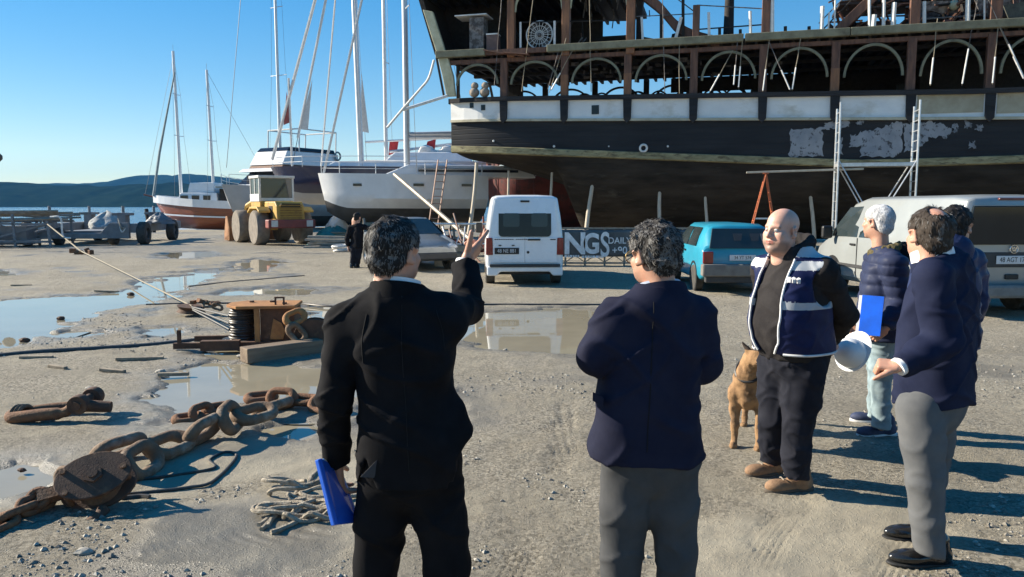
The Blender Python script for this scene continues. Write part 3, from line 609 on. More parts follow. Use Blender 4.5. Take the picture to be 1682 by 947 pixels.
for s in ((0, .0), (0, .75)):
    mb = MB(); mb.tube([(.0, s[1], 3.25), (1.16, s[1], 1.2)], .022, 6); mb.tube([(2.34, s[1], 3.25), (1.24, s[1], 1.2)], .022, 6); mb.build('diagonal_brace', M_alu, scf, smooth=True)
mb = MB(); mb.tube([(.0, 0, .6), (2.34, 0, .6)], .022, 6); mb.build('ledger', M_alu, scf, smooth=True)
qa = SH(1226, 283, -1.15); qb = SH(1418, 277, -1.15); A = SW(*qa); B = SW(*qb); mb = MB(); mb.bar((0, 0, 0), B-A, .22, .06); pl = mb.build('plank', M('pale_scaffold_board', (.50, .46, .38), .8, c2=(.38, .34, .27)), None, bevel=.006); pl.location = A; tag(pl, 'long pale scaffold board laid from the orange stepladder to the scaffold tower', 'plank')
M_or = M('orange_paint_worn', (.52, .13, .045), .55, c2=(.36, .10, .04), sc=6)
q = SH(1258, 282, -1.15); zt = q.z-.05; st_o = SW(q.x, -1.15, 0); st = thing('step_ladder', 'orange steel A-frame stepladder standing under the ship behind the blue hatchback', 'ladder', st_o, SRZ+.1)
for sg, nm in ((-1, 'climbing_leg'), (1, 'support_leg')):
    mb = MB(); w0 = .5 if sg < 0 else .42
    for y in (-.18, .18): mb.tube([(0, y*.6, zt), (sg*w0*1.25, y*1.3, 0)], .022, 6)
    lg = mb.build('leg', M_or, st, smooth=True); mb = MB()
    for k in range(1, 9): t = k/9; mb.bar((sg*w0*1.25*t, -.18*(.6+.7*t), zt*(1-t)), (sg*w0*1.25*t, .18*(.6+.7*t), zt*(1-t)), .05 if sg < 0 else .02, .02)
    mb.build('rung', M_or, lg)
mb = MB(); mb.bar((-.33, -.16, zt*.47), (.33, -.16, zt*.47), .04, .05); mb.build('spreader', M_stanch, st)
mb = MB(); mb.box((0, 0, zt), (.16, .3, .03)); mb.build('cap', M_or, st)
# ---------------------------------------------------------------- fence with the banner
M_ban = M('grey_banner_vinyl', (.075, .08, .08), .45, c2=(.12, .125, .125), sc=2, bump=.35, bsc=5, stretch=(1, 1, .3))
M_let = M('white_print', (.85, .86, .85), .5, c2=(.6, .61, .6))
M_frame = M('dusty_steel_frame', (.30, .28, .24), .6, .3, c2=(.2, .17, .13), sc=6)
a = G(800, 436); b = G(1250, 436); fl = (b-a).length; frz = math.atan2(b.y-a.y, b.x-a.x)
fe = thing('banner_fence', 'low steel fence carrying a dark banner with large white NGS letters', 'fence', a, frz)
mb = MB()
for z in (.08, .30, 1.10): mb.bar((0, 0, z), (fl, 0, z), .05, .05)
mb.build('rail', M_frame, fe)
nb = 14
for k in range(nb+1): mb = MB(); x = fl*k/nb; mb.bx((x-.03, .0, 0), (x+.03, .06, 1.12)); mb.build('post', M_frame, fe)
mb = MB()
for k in range(nb): x0 = fl*k/nb; x1 = fl*(k+1)/nb; mb.bar((x0, .02, .1), ((x0+x1)/2, .02, .3), .025); mb.bar(((x0+x1)/2, .02, .3), (x1, .02, .1), .025)
mb.build('truss_web', M_frame, fe)
mb = MB(); P2 = []
for i in range(121):
    x = fl*i/120; P2.append([Vector((x, -.045-.012*math.sin(x*7)-.015*math.sin(x*2.3+z*3)-.02*math.exp(-((x*1.3) % 1.1-.5)**2*60), z)) for z in np.linspace(.27, 1.06, 9)])
mb.grid(P2); ba = mb.build('banner', M_ban, fe, smooth=True, solid=.004)
def onf(px, py):
    d = ray(px, py); o = Vector((0, 0, CAMH)); n_ = Vector((-math.sin(frz), math.cos(frz), 0)); t = (a-o).dot(n_)/d.dot(n_); q = o+d*t-a; return q.x*math.cos(frz)+q.y*math.sin(frz), q.z
for t_, px, py, sz, sx, bd in (('N', 944, 401, .86, 1.0, .030), ('G', 971, 401, .80, .82, .028), ('S', 993, 403, 1.0, .62, .016), ('DAILY', 1017, 395, .26, .95, .003), ('+90', 1017, 411, .30, .95, .003), ('BOAT TRIPS  TOURS', 966, 420, .15, 1.05, .001)):
    x, z = onf(px, py)
    if t_.startswith('BOAT'): continue
    lettering('letter', t_, sz, M_let, ba, (x, -.10, z), (math.pi/2, 0, 0), .003, 'CENTER', sx, bd)
for px0, px1, py in ((927, 950, 420), (955, 990, 421)):
    mb = MB(); x0, z = onf(px0, py); x1, _ = onf(px1, py); rr = random.Random(px0); x = x0
    while x < x1: w_ = rr.uniform(.03, .09); mb.bx((x, -.098, z-.035), (x+w_, -.094, z+.035)); x += w_+.02
    mb.build('small_print', M_let, ba)
# ================================================================ VEHICLES
M_glass = M('tinted_glass', (.012, .016, .018), .06, c2=(.02, .024, .026), sc=1, spec=.35)
M_glassc = M('car_window_glass', (.020, .030, .033), .05, c2=(.03, .04, .043), sc=1, spec=.6)
M_tyre = M('dusty_tyre_rubber', (.035, .034, .032), .85, c2=(.075, .068, .058), sc=8, bump=.3)
M_rim = M('steel_rim', (.38, .38, .37), .4, .5, c2=(.25, .24, .23), sc=9)
M_plast = M('grey_plastic', (.045, .046, .048), .6); M_trim = M('black_trim', (.015, .015, .016), .5)
M_lampr = M('red_lamp', (.24, .018, .015), .15, c2=(.18, .012, .012), coat=.6); M_lampw = M('clear_lamp', (.55, .56, .57), .12, coat=.6); M_lampo = M('amber_lamp', (.5, .16, .02), .15)
M_plate = M('number_plate', (.62, .63, .64), .4, c2=(.55, .56, .57)); M_ptxt = M('plate_black', (.02, .02, .02), .5)
def wheel(par, x, y, r, w_, side, hub=None, rimr=.62, name='wheel'):
    e = bpy.data.objects.new(name, None); link(e, par); e.location = (x, y, r)
    mb = MB(); mb.lathe([(r*rimr, -w_/2), (r*.93, -w_/2), (r, -w_*.38), (r, w_*.38), (r*.93, w_/2), (r*rimr, w_/2), (r*rimr*.95, w_*.3), (r*rimr*.95, -w_*.3)], (0, 0, 0), (1, 0, 0), 28); mb.build('tyre', M_tyre, e, smooth=True, angle=40)
    mb = MB(); mb.lathe([(r*.1, w_*.28), (r*.2, w_*.32), (r*.25, w_*.18), (r*.5, w_*.20), (r*rimr*.98, w_*.42), (r*rimr*.98, w_*.1), (.01, w_*.05)], (0, 0, 0), (side, 0, 0), 20); mb.build('rim', hub or M_rim, e, smooth=True, angle=30); return e
def body_shell(par, secs, m, name='body', n=1, bev=.03):
    """secs : list of (y, halfwidth_low, halfwidth_belt, halfwidth_roof, z_low, z_belt, z_roof)"""
    mb = MB(); ri = []
    for y, a, b, c, z0, z1, z2 in secs:
        r = []
        for s in (1, -1):
            seq = [(a*.93, z0), (a, z0+.10), (a*1.0, (z0+z1)/2), (b, z1), ((b+c)/2+.01, (z1+z2)/2), (c, z2-.05), (c*.86, z2-.008), (c*.4, z2+.008)]
            if s == -1: seq = seq[::-1]
            r += [Vector((s*q[0], y, q[1])) for q in seq]
        ri.append(r)
    mb.loft(ri); return mb.build(name, m, par, smooth=True, angle=32, bevel=bev, seg=3)
def pane(par, pts, m, name='window', th=.012, bev=.0):
    mb = MB(); a = [Vector(q) for q in pts]; n_ = (a[1]-a[0]).cross(a[2]-a[0]).normalized(); b = [q-n_*th for q in a]; k = len(a)
    mb.add(a+b, [tuple(range(k)), tuple(range(2*k-1, k-1, -1))]+[(i, (i+1) % k, k+(i+1) % k, k+i) for i in range(k)]); return mb.build(name, m, par, bevel=bev)
def plate(par, loc, txt, w_=.52, h_=.115, dark=False, rot=(math.pi/2, 0, 0)):
    mb = MB(); mb.box((0, 0, 0), (w_, .012, h_)); p = mb.build('number_plate', M_ptxt if dark else M_plate, par, bevel=.004); p.location = loc
    lettering('plate_text', txt, h_*.85, M_plate if dark else M_ptxt, p, (0, -.0075, 0), (math.pi/2, 0, 0), .001, 'CENTER', .82); return p
def rrect(w_, h_, r, n=5):
    out = []
    for cx_, cy_, a0 in ((w_/2-r, h_/2-r, 0), (-w_/2+r, h_/2-r, 90), (-w_/2+r, -h_/2+r, 180), (w_/2-r, -h_/2+r, 270)):
        for k in range(n+1): t = R(a0+90*k/n); out.append((cx_+r*math.cos(t), cy_+r*math.sin(t)))
    return out
# ---- white high-roof van seen from behind; local: rear at y=0, front at +y
M_vw = M('white_van_paint', (.78, .80, .82), .28, c2=(.72, .74, .76), sc=2, coat=.5)
b_ = G(862, 470); van = thing('van', 'white high roof panel van seen from behind with two dark rear windows', 'van', (b_.x, b_.y, 0), R(2.5), sc=.985)
secs = [(0.0, .80, .80, .66, .42, 1.05, 1.95), (.04, .85, .85, .72, .36, 1.05, 2.0), (.5, .87, .86, .73, .32, 1.05, 2.02), (2.6, .87, .86, .72, .32, 1.05, 2.0), (3.1, .87, .85, .66, .32, 1.05, 1.85), (3.75, .86, .82, .55, .32, 1.02, 1.06), (4.3, .80, .70, .4, .36, .86, .88)]
body_shell(van, secs, M_vw, bev=.05)
mb = MB(); mb.prism(rrect(1.16, .62, .08), (0, -.012, 1.415), (1, 0, 0), (0, .06, 1), (0, 1, 0), .03); wn = mb.build('rear_window', M_glass, van)
for x in (-.30, .32): mb = MB(); mb.prism(rrect(.36, .30, .05), (x, -.016, 1.47), (1, 0, 0), (0, .06, 1), (0, 1, 0), .006); mb.build('pane', M_glassc, wn)
for sx, nm in ((-1, 0), (1, 1)):
    mb = MB(); mb.prism([(0, 0), (sx*.71, 0), (sx*.70, .56), (0, .56)], (sx*.004, -.022, .53), (1, 0, 0), (0, 0, 1), (0, 1, 0), .03); d = mb.build('rear_door', M_vw, van, bevel=.008)
    if sx > 0:
        mb = MB(); mb.bx((.06, -.05, 1.02), (.34, -.015, 1.055)); mb.build('door_handle', M_trim, d, bevel=.006); mb = MB(); mb.cyl((.07, -.03, .76), (.07, -.02, .76), .03); mb.build('lock', M_trim, d); mb = MB(); mb.bx((.56, -.03, 1.03), (.68, -.015, 1.05)); mb.build('badge', M_trim, d)
    else:
        for x in (-.55, -.26): mb = MB(); mb.bx((x-.03, -.04, .90), (x+.03, -.015, .925)); mb.build('plate_lamp', M_trim, d)
        mb = MB(); x = -.67
        for k in range(9): mb.bx((x, -.027, 1.035), (x+.035, -.02, 1.055)); x += .048
        for k in range(6): mb.bx((x+.04, -.027, 1.035), (x+.07, -.02, 1.055)); x += .042
        mb.build('lettering', M_plast, d)
    mb = MB(); mb.prism([(sx*.70, .70), (sx*.86, .70), (sx*.855, 1.08), (sx*.72, 1.08)], (0, -.03, 0), (1, 0, 0), (0, 0, 1), (0, 1, 0), .16); mb.build('tail_lamp', M_lampr, van, bevel=.015)
plate(van, (-.40, -.032, .79), '48 NE 881', .54, .14, True)
mb = MB(); mb.box((0, -.03, .47), (1.56, .14, .06)); mb.build('step_strip', M_plast, van, bevel=.01)
mb = MB(); mb.prism([(-.84, .44), (.84, .44), (.84, .24), (.62, .24), (.55, .33), (-.55, .33), (-.62, .24), (-.84, .24)], (0, -.06, 0), (1, 0, 0), (0, 0, 1), (0, 1, 0), .2); mb.build('bumper', M_vw, van, bevel=.03)
mb = MB(); mb.bx((-.1, -.02, 1.86), (.1, .02, 1.90)); mb.build('brake_lamp', M_trim, van, bevel=.008)
for sx in (-1, 1):
    for y in (.75, 3.45): wheel(van, sx*.76, y, .325, .21, sx)
    mb = MB(); mb.box((sx*1.0, 2.95, 1.22), (.18, .1, .26)); mb.build('wing_mirror', M_trim, van, bevel=.03)
    pane(van, [(sx*.852, 1.9, 1.12), (sx*.845, 2.95, 1.12), (sx*.735, 2.75, 1.72), (sx*.74, 1.9, 1.74)][::sx], M_glass, 'side_window')
mb = MB(); mb.bx((-.6, .2, .25), (.6, 3.4, .34)); mb.build('underbody', M_trim, van)
# ---- blue hatchback
M_blu = M('teal_blue_paint', (.020, .27, .39), .35, c2=(.025, .22, .32), sc=2, coat=.4); M_bpr = M('dusty_grey_bumper', (.20, .19, .17), .8, c2=(.13, .12, .11), sc=4)
b_ = G(1213, 484); hb = thing('hatchback', 'turquoise blue square backed hatchback parked before the ship', 'car', (b_.x+.02, b_.y, 0), R(-1.0), sc=.99)
secs = [(0.0, .72, .72, .56, .44, .86, .90), (.05, .76, .76, .585, .36, .88, 1.02), (.30, .775, .765, .57, .28, .89, 1.375), (.55, .775, .765, .58, .26, .89, 1.41), (2.0, .775, .765, .58, .26, .89, 1.41), (2.75, .775, .755, .50, .26, .89, .93), (3.5, .75, .70, .4, .30, .80, .82), (3.66, .70, .62, .4, .4, .7, .72)]
body_shell(hb, secs, M_blu, bev=.035)
def hbr(x, z): return (x, .02+(z-.9)*.50 if z > .9 else -.0, z)
mb = MB(); pp = [(-.63, .93), (.63, .93), (.535, 1.32), (-.535, 1.32)]; mb.add([(x, .012+(z-.88)*.56-.075, z) for x, z in pp]+[(x, .012+(z-.88)*.56-.02, z) for x, z in pp], [(0, 1, 2, 3), (7, 6, 5, 4), (0, 4, 5, 1), (1, 5, 6, 2), (2, 6, 7, 3), (3, 7, 4, 0)]); rw = mb.build('rear_window', M_glassc, hb, bevel=.01)
for x in (-.12, .22, .42): mb = MB(); mb.prism([(0, 0), (.13, 0), (.17, .16), (-.02, .16)], (x, .012+.2*.56-.08, 1.08), (1, 0, 0), (0, .49, .87), (0, -1, .5), .003); mb.build('reflection_strip' if False else 'window_reflection', M_plast if x < .3 else M_bpr, rw)  # grey shapes laid on the rear glass, reflections put in as colour
mb = MB(); mb.box((0, -.05, .50), (1.56, .22, .24)); mb.build('bumper', M_bpr, hb, bevel=.03)
mb = MB(); mb.box((0, .0, .32), (1.4, .16, .14)); mb.build('valance', M_plast, hb, bevel=.02)
for sx in (-1, 1): mb = MB(); mb.box((sx*.65, -.012, .745), (.20, .07, .24)); mb.build('tail_lamp', M_lampr, hb, bevel=.015)
plate(hb, (.03, -.03, .745), '34 YT 574', .52, .115)
for sx in (-1, 1):
    for y in (.70, 2.95): wheel(hb, sx*.70, y, .285, .17, sx); mb = MB(); mb.lathe([(.34, -.01), (.34, .012), (.30, .014), (.30, -.01)], (sx*.772, y, .30), (sx, 0, 0), 24); mb.build('wheel_arch', M_trim, hb)
    pane(hb, [(sx*.77, .62, .95), (sx*.77, 1.38, .95), (sx*.615, 1.38, 1.33), (sx*.615, .66, 1.33)][::sx], M_glassc, 'side_window'); pane(hb, [(sx*.77, 1.46, .95), (sx*.77, 2.55, .95), (sx*.60, 2.02, 1.33), (sx*.615, 1.46, 1.33)][::sx], M_glassc, 'side_window')
    mb = MB(); mb.box((sx*.87, 2.35, .98), (.16, .08, .11)); mb.build('wing_mirror', M_trim, hb, bevel=.02)
    mb = MB(); mb.bx((sx*.772, 1.50, .80), (sx*.785, 1.64, .84)); mb.build('door_handle', M_trim, hb)
pane(hb, [(-.70, 2.69, .95), (.70, 2.69, .95), (.52, 2.08, 1.36), (-.52, 2.08, 1.36)], M_glassc, 'windscreen')
# ---- silver panel van (rear corner towards us)
M_sil = M('silver_grey_paint', (.33, .35, .345), .33, .25, c2=(.29, .305, .30), sc=1.2, coat=.4)
b_ = P(1655, 480, 11.9); t5 = thing('van', 'silver grey van on the right with a wide dark tailgate window', 'van', (b_.x, 11.85, 0), R(3.7), sc=.985)
secs = [(0.0, .88, .89, .70, .42, 1.12, 1.84), (.05, .93, .94, .76, .34, 1.14, 1.92), (.4, .955, .95, .79, .28, 1.15, 1.955), (3.0, .955, .95, .79, .28, 1.13, 1.95), (3.55, .955, .945, .72, .28, 1.12, 1.86), (4.35, .955, .92, .60, .28, 1.06, 1.12), (4.85, .90, .80, .5, .32, .92, .96), (4.98, .82, .70, .5, .42, .78, .8)]
body_shell(t5, secs, M_sil, bev=.05)
mb = MB(); pp = [(-.82, 1.17), (.82, 1.17), (.70, 1.78), (-.70, 1.78)]; f_ = lambda x, z, o: (x, -.0+o, z); mb.add([f_(x, z, -.035) for x, z in pp]+[f_(x, z, .03) for x, z in pp], [(0, 1, 2, 3), (7, 6, 5, 4), (0, 4, 5, 1), (1, 5, 6, 2), (2, 6, 7, 3), (3, 7, 4, 0)]); mb.build('tailgate_window', M_glass, t5, bevel=.015)
mb = MB(); mb.bx((-.28, -.01, 1.87), (.28, .1, 1.905)); mb.build('brake_lamp', M('dull_red_lamp', (.16, .05, .05), .3), t5, bevel=.01)
mb = MB(); mb.prism([(-.62, -.12), (.62, -.12), (.62, .12), (-.62, .12)], (0, -.016, .93), (1, 0, 0), (0, 0, 1), (0, 1, 0), .03); pr = mb.build('plate_recess', M_plast, t5, bevel=.02); plate(t5, (0, -.03, .93), '48 AGT 172', .56, .13)
mb = MB(); mb.torus((0, -.03, 1.10), .065, .008, (math.pi/2, 0, 0), 20, 6)
for sx in (-1, 1): mb.bar((sx*.045, -.03, 1.145), (sx*.012, -.03, 1.065), .012); mb.bar((sx*.012, -.03, 1.065), (0, -.03, 1.095), .012); mb.bar((0, -.03, 1.135), (sx*.016, -.03, 1.105), .01)
mb.build('badge', M('chrome', (.7, .7, .7), .12, 1), t5, smooth=True)
mb = MB(); mb.bx((-.11, -.03, .62), (.11, .0, .70)); mb.build('tailgate_handle', M_trim, t5, bevel=.01)
mb = MB(); mb.box((0, -.06, .44), (1.86, .22, .22)); mb.build('bumper', M('grey_bumper', (.19, .195, .19), .6), t5, bevel=.05)
for sx in (-1, 1):
    mb = MB(); mb.box((sx*.86, .04, 1.0), (.13, .12, .52)); mb.build('tail_lamp', M_lampr, t5, bevel=.03)
    for y in (.95, 3.95): wheel(t5, sx*.84, y, .335, .22, sx); mb = MB(); mb.lathe([(.40, -.01), (.40, .01), (.0005, .012)], (sx*.945, y, .36), (sx, 0, 0), 24); mb.build('wheel_arch', M_trim, t5)
    sd = sx
    for y0, y1, yt in ((3.02, 4.12, 3.60), (2.25, 2.94, 2.94)):
        pane(t5, [(sx*.953, y0, 1.17), (sx*.953, y1, 1.17), (sx*.80, yt-.02, 1.75), (sx*.82, y0, 1.77)][::sx], M_glassc, 'side_window')
    for y in (2.98, 2.18): mb = MB(); mb.bar((sx*.962, y, .42), (sx*.958, y, 1.15), .012); mb.build('door_seam', M_trim, t5)
    mb = MB(); mb.bx((sx*.95, 3.04, 1.0), (sx*.98, 3.24, 1.04)); mb.build('door_handle', M_trim, t5, bevel=.01)
    mb = MB(); mb.box((sx*1.10, 3.95, 1.24), (.22, .12, .26)); mb.build('wing_mirror', M_trim, t5, bevel=.04)
    mb = MB(); mb.bar((sx*.965, .9, .60), (sx*.965, 4.1, .60), .03, .06); mb.build('rubbing_strip', M_plast, t5)
# ---- grey saloon hidden behind the pointing man
M_cg = M('grey_car_paint', (.26, .27, .27), .3, .3, c2=(.22, .23, .23), coat=.4)
c_ = P(668, 440, 22.2); sal = thing('saloon_car', 'grey saloon car partly hidden behind the head of the pointing person', 'car', (c_.x, 22.2, 0), math.atan2(-.42, -.90))
secs = [(-2.2, .72, .70, .55, .45, .85, .88), (-2.1, .80, .78, .60, .32, .92, .96), (-1.5, .86, .82, .62, .25, .94, .99), (-.9, .87, .84, .58, .25, .94, 1.40), (.3, .87, .84, .58, .25, .93, 1.43), (1.15, .87, .83, .60, .25, .92, .96), (2.0, .82, .78, .60, .28, .80, .83), (2.2, .72, .66, .5, .38, .66, .68)]
body_shell(sal, secs, M_cg, bev=.05)
pane(sal, [(-.70, 1.13, .97), (.70, 1.13, .97), (.53, .40, 1.38), (-.53, .40, 1.38)], M_glassc, 'windscreen')
for sx in (-1, 1):
    for y in (-1.35, 1.4): wheel(sal, sx*.79, y, .31, .2, sx)
    mb = MB(); mb.sph((sx*.62, 2.08, .66), (.19, .12, .09), 12); mb.build('headlight', M_lampw, sal, smooth=True)
    pane(sal, [(sx*.845, -.85, .98), (sx*.845, .95, .98), (sx*.625, .32, 1.36), (sx*.625, -.72, 1.36)][::sx], M_glass, 'side_window')
mb = MB(); mb.box((0, 2.15, .42), (1.5, .16, .2)); mb.build('bumper', M_plast, sal, bevel=.04)
mb = MB(); mb.box((0, 2.16, .62), (.7, .06, .13)); mb.build('grille', M_trim, sal, bevel=.01)
# ================================================================ BOATS, LOADER, TRAILERS, YARD CLUTTER
M_gel = M('white_gelcoat', (.70, .71, .72), .25, c2=(.62, .63, .64), sc=1.5, coat=.3); M_gelg = M('pale_grey_gelcoat', (.42, .43, .44), .35, c2=(.36, .37, .38), sc=1.5)
M_navyh = M('navy_hull_paint', (.012, .018, .055), .25, c2=(.016, .022, .06), coat=.4); M_anti = M('grey_antifoul', (.085, .082, .078), .8, c2=(.06, .058, .056), sc=2, bump=.1); M_mast = M('anodised_mast', (.62, .63, .64), .4, .35, c2=(.54, .55, .56), sc=4)
M_wire = M('rigging_wire', (.16, .17, .18), .5, .5); M_sail = M('furled_sailcloth', (.70, .68, .64), .8, c2=(.58, .56, .53), sc=6); M_dsail = M('grey_sail_cover', (.22, .28, .30), .8); M_varn = M('varnished_hull', (.27, .075, .028), .35, c2=(.19, .052, .022), sc=3, coat=.3, stretch=(.3, 1, 3))
M_darkw = M('dark_cabin_glass', (.02, .022, .03), .1); M_bw = M('black_antifoul', (.02, .02, .022), .8); M_teal = M('teal_tarpaulin', (.02, .20, .20), .7, c2=(.015, .13, .14), sc=5, bump=.6, bsc=6)
M_red = M('red_oxide_steel', (.13, .026, .020), .7, c2=(.085, .02, .017), sc=1.5, bump=.15, c3=(.05, .02, .018), sc3=2)
def hullform(par, L, B, D, m_top, m_bot, draft=.5, rake=.12, transom=.75, sheer=.12, wl=.42, name='hull', n=22, full=.42, vee=.55):
    """bow at x=0, stern at x=L ; keel z=0, deck z=D"""
    mb = MB(); sec = []
    for i in range(n+1):
        t = i/n; w_ = B/2*(min(1, (t/full))**.62 if t < full else 1-(1-transom)*((t-full)/(1-full))**2); w_ = max(w_, .015); dz = D*(1+sheer*(1-t)**2); kz = draft*max(0, 1-t/.16)**1.6*.9*D/ max(D, .1)
        x0 = L*t; r = []
        for j in range(11):
            s = j/10; zz = kz+(dz-kz)*s; wy = w_*(min(1, s/vee)**.55 if s < vee else 1+.04*(s-vee)); xx = x0+rake*L*(1-s)*(1-t)**2*.9
            r.append(Vector((xx, wy, zz)))
        sec.append(r)
    for sg in (1, -1):
        q = [[Vector((v.x, v.y*sg, v.z)) for v in r] for r in sec]; k = max(1, int(round(10*wl)))
        mb.m = 1; mb.grid([r[:k+1] for r in q]); mb.m = 0; mb.grid([r[k:] for r in q])
    e = sec[-1]; mb.m = 0; mb.add([(v.x, v.y, v.z) for v in e]+[(v.x, -v.y, v.z) for v in e[::-1]], [tuple(range(22))])
    o = mb.build(name, [m_top, m_bot], par, smooth=True, angle=35)
    mb = MB(); mb.grid([[(r[-1].x, r[-1].y*s, r[-1].z-.02) for s in (-1, -.5, 0, .5, 1)] for r in sec]); mb.build('deck', M_gel, par); return o, sec
def mast(par, x, z0, h, r=.09, spread=((.45, .7), (.72, .55)), fore=None, aft=None, beam=1.4, m=None, y=0, lean=0, forer=.02, radar=False):
    mb = MB(); top = Vector((x+lean*h, y, z0+h)); mb.tube([(x, y, z0), top], [r, r*.8], 10); mo = mb.build('mast', m or M_mast, par, smooth=True); b = Vector((x, y, z0))
    for f, w_ in spread: c = b.lerp(top, f); mb = MB(); mb.tube([c+Vector((.1, -w_, .03)), c, c+Vector((.1, w_, .03))], .028, 6); mb.build('spreader', M_mast, mo, smooth=True)
    mb = MB()
    for s in (-1, 1):
        mb.tube([(x+.2, y+s*beam, z0-.3), b.lerp(top, .45)+Vector((.1, s*.7, .03)), b.lerp(top, .72)+Vector((.1, s*.55, .03)), b.lerp(top, .97)], .011, 4)
    mb.build('shroud', M_wire, mo)
    if aft: mb = MB(); mb.tube([b.lerp(top, .99), aft], .012, 4); mb.build('backstay', M_wire, mo)
    if fore: mb = MB(); mb.tube([b.lerp(top, .97), fore], .012 if forer < .03 else forer, 6); mb.build('forestay', M_wire if forer < .03 else M_sail, mo, smooth=True)
    mb = MB(); mb.tube([top, top+Vector((0, 0, .5))], .012, 4); mb.build('aerial', M_wire, mo); return mo
def rails(par, pts, h=.55, r=.018, name='guard_rail'):
    mb = MB(); up = Vector((0, 0, h)); pts = [Vector(q) for q in pts]
    mb.tube([q+up for q in pts], r, 5); mb.tube([q+up*.5 for q in pts], r*.7, 5)
    for q in pts: mb.tube([q, q+up], r, 5)
    return mb.build(name, M_mast, par)
# ---- white sailing yacht on a cradle : side on, bow to the left
YB = 34.0; pb = P(523, 318, YB); zdk = P(540, 288, YB).z; pe = P(788, 318, YB+2.0); Ly = (pe-pb).length
zk_ = P(545, 345, YB).z-.55; yrz = math.atan2(pe.y-pb.y, pe.x-pb.x)
ya = thing('sailing_yacht', 'long white sailing yacht on a cradle with furled sail and small dark hull windows', 'sailboat', (pb.x, pb.y, zk_), yrz)
D = zdk-zk_; hullform(ya, Ly, 3.9, D, M_gel, M_anti, draft=.55, rake=.055, transom=.85, sheer=.05, wl=.30, vee=.5)
for px, wd in ((586, 17), (683, 17), (765, 16)):
    q = P(px, 304, YB)-Vector((pb.x, pb.y, zk_)); u = q.x*math.cos(yrz)+q.y*math.sin(yrz); t = u/Ly; w_ = 3.9/2*(min(1, t/.42)**.62); mb = MB(); mb.box((u, -w_*1.02-.015, q.z), (.46, .04, .11)); o = mb.build('hull_window', M_darkw, ya); o.rotation_euler = (0, 0, 0)
mb = MB()
def cab(z0, z1, x0, x1, x2, x3, b0, b1):
    return [[(x0, -b0, z0), (x0, b0, z0), (x3, b0*1.1, z0), (x3, -b0*1.1, z0)], [(x1, -b1, z1), (x1, b1, z1), (x2, b1*1.1, z1), (x2, -b1*1.1, z1)]]
mb.loft(cab(D-.05, D+.50, 2.6, 3.9, 9.5, 9.8, .95, .8)); mb.build('coachroof', M_gel, ya, bevel=.06)
mb = MB(); mb.box((6.6, -1.06, D+.26), (4.6, .03, .16), (0, 0, -.02)); mb.build('coachroof_window', M_darkw, ya)
mb = MB(); mb.loft(cab(D+.4, D+.75, 8.2, 8.8, 10.5, 10.9, 1.2, 1.0)); mb.build('spray_hood', M_dsail, ya, bevel=.08)
rails(ya, [(.15, -.1, D+.05), (.9, -.75, D+.02), (2.4, -1.35, D), (4.5, -1.7, D), (7, -1.85, D), (9.5, -1.9, D), (Ly-.3, -1.75, D)])
u1 = (P(636, 260, YB+1.8)-Vector((pb.x, pb.y, 0))).length; mast(ya, 3.95, D+.4, 15.5, .14, fore=(.25, 0, D+.1), aft=(Ly-.2, 0, D+.3), forer=.06, beam=1.6)
mb = MB(); mb.tube([(4.0, 0, D+1.75), (9.6, 0, D+1.95)], .10, 8); mb.tube([(4.1, 0, D+1.9), (9.4, 0, D+2.1)], [.10, .16], 8); mb.build('boom', M_mast, ya, smooth=True)
mb = MB(); mb.loft(cab(-1.3, .15, Ly*.36, Ly*.34, Ly*.52, Ly*.50, .14, .2)); mb.build('keel', M_anti, ya, bevel=.05)
mb = MB()
for x in (Ly*.25, Ly*.42, Ly*.6, Ly*.78):
    for s in (-1, 1): mb.bar((x, s*1.5, .2), (x, s*2.1, -zk_), .09); mb.bar((x, s*1.5, .2), (x, s*.3, -zk_), .06)
mb.bx((Ly*.2, -.15, -zk_), (Ly*.8, .15, -zk_+.2)); mb.build('cradle', M_frame, ya)
M_lad2 = M('red_brown_ladder', (.22, .10, .07), .6, c2=(.3, .2, .15), sc=4)
def ladder(name, A, B_, w_, label, m=M_lad2, n=11):
    A = Vector(A); B_ = Vector(B_); t = thing(name, label, 'ladder', A); d = B_-A; x = Vector((1, .15, 0)).normalized()*w_/2; mb = MB()
    for s in (-1, 1): mb.bar(x*s, d+x*s, .05, .035)
    st = mb.build('stile', m, t); mb = MB()
    for k in range(1, n+1): mb = MB(); mb.bar(d*(k/(n+1))-x, d*(k/(n+1))+x, .03); mb.build('rung', m, t)
    return t
q = P(706, 372, 32); q.z = 0; ladder('ladder', q, P(727, 262, 32.6), .38, 'red brown boarding ladder leaning on the stern of the white yacht')
# ---- second yacht behind it (thick white mast) and the navy hull
Y2 = 42.0; p2 = P(445, 300, Y2); e2 = P(760, 300, Y2+1); zt = P(500, 276, Y2).z; zb2 = P(500, 327, Y2).z-.3
nv = thing('motor_sailer', 'big navy blue hulled sailing boat behind the yellow wheel loader', 'sailboat', (p2.x, p2.y, zb2), math.atan2(e2.y-p2.y, e2.x-p2.x)); Dn = zt-zb2; hullform(nv, (e2-p2).length, 4.6, Dn, M_navyh, M_gelg, wl=.30, rake=.08, transom=.9, sheer=.04)
mb = MB(); mb.loft(cab(Dn-.02, Dn+.32, 3.0, 3.6, 9.6, 10, 1.4, 1.2)); mb.build('deckhouse', M_gel, nv, bevel=.05); rails(nv, [(.2, -.3, Dn), (2, -1.7, Dn), (5, -2.2, Dn), (8, -2.25, Dn)])
def up_at(par, px, Y): q = par.matrix_basis.inverted() @ P(px, 300, Y); return q
def lx(root, px, Y, py=300):
    Mx = (Matrix.Translation(root.location) @ Euler(root.rotation_euler).to_matrix().to_4x4()).inverted(); return Mx @ P(px, py, Y)
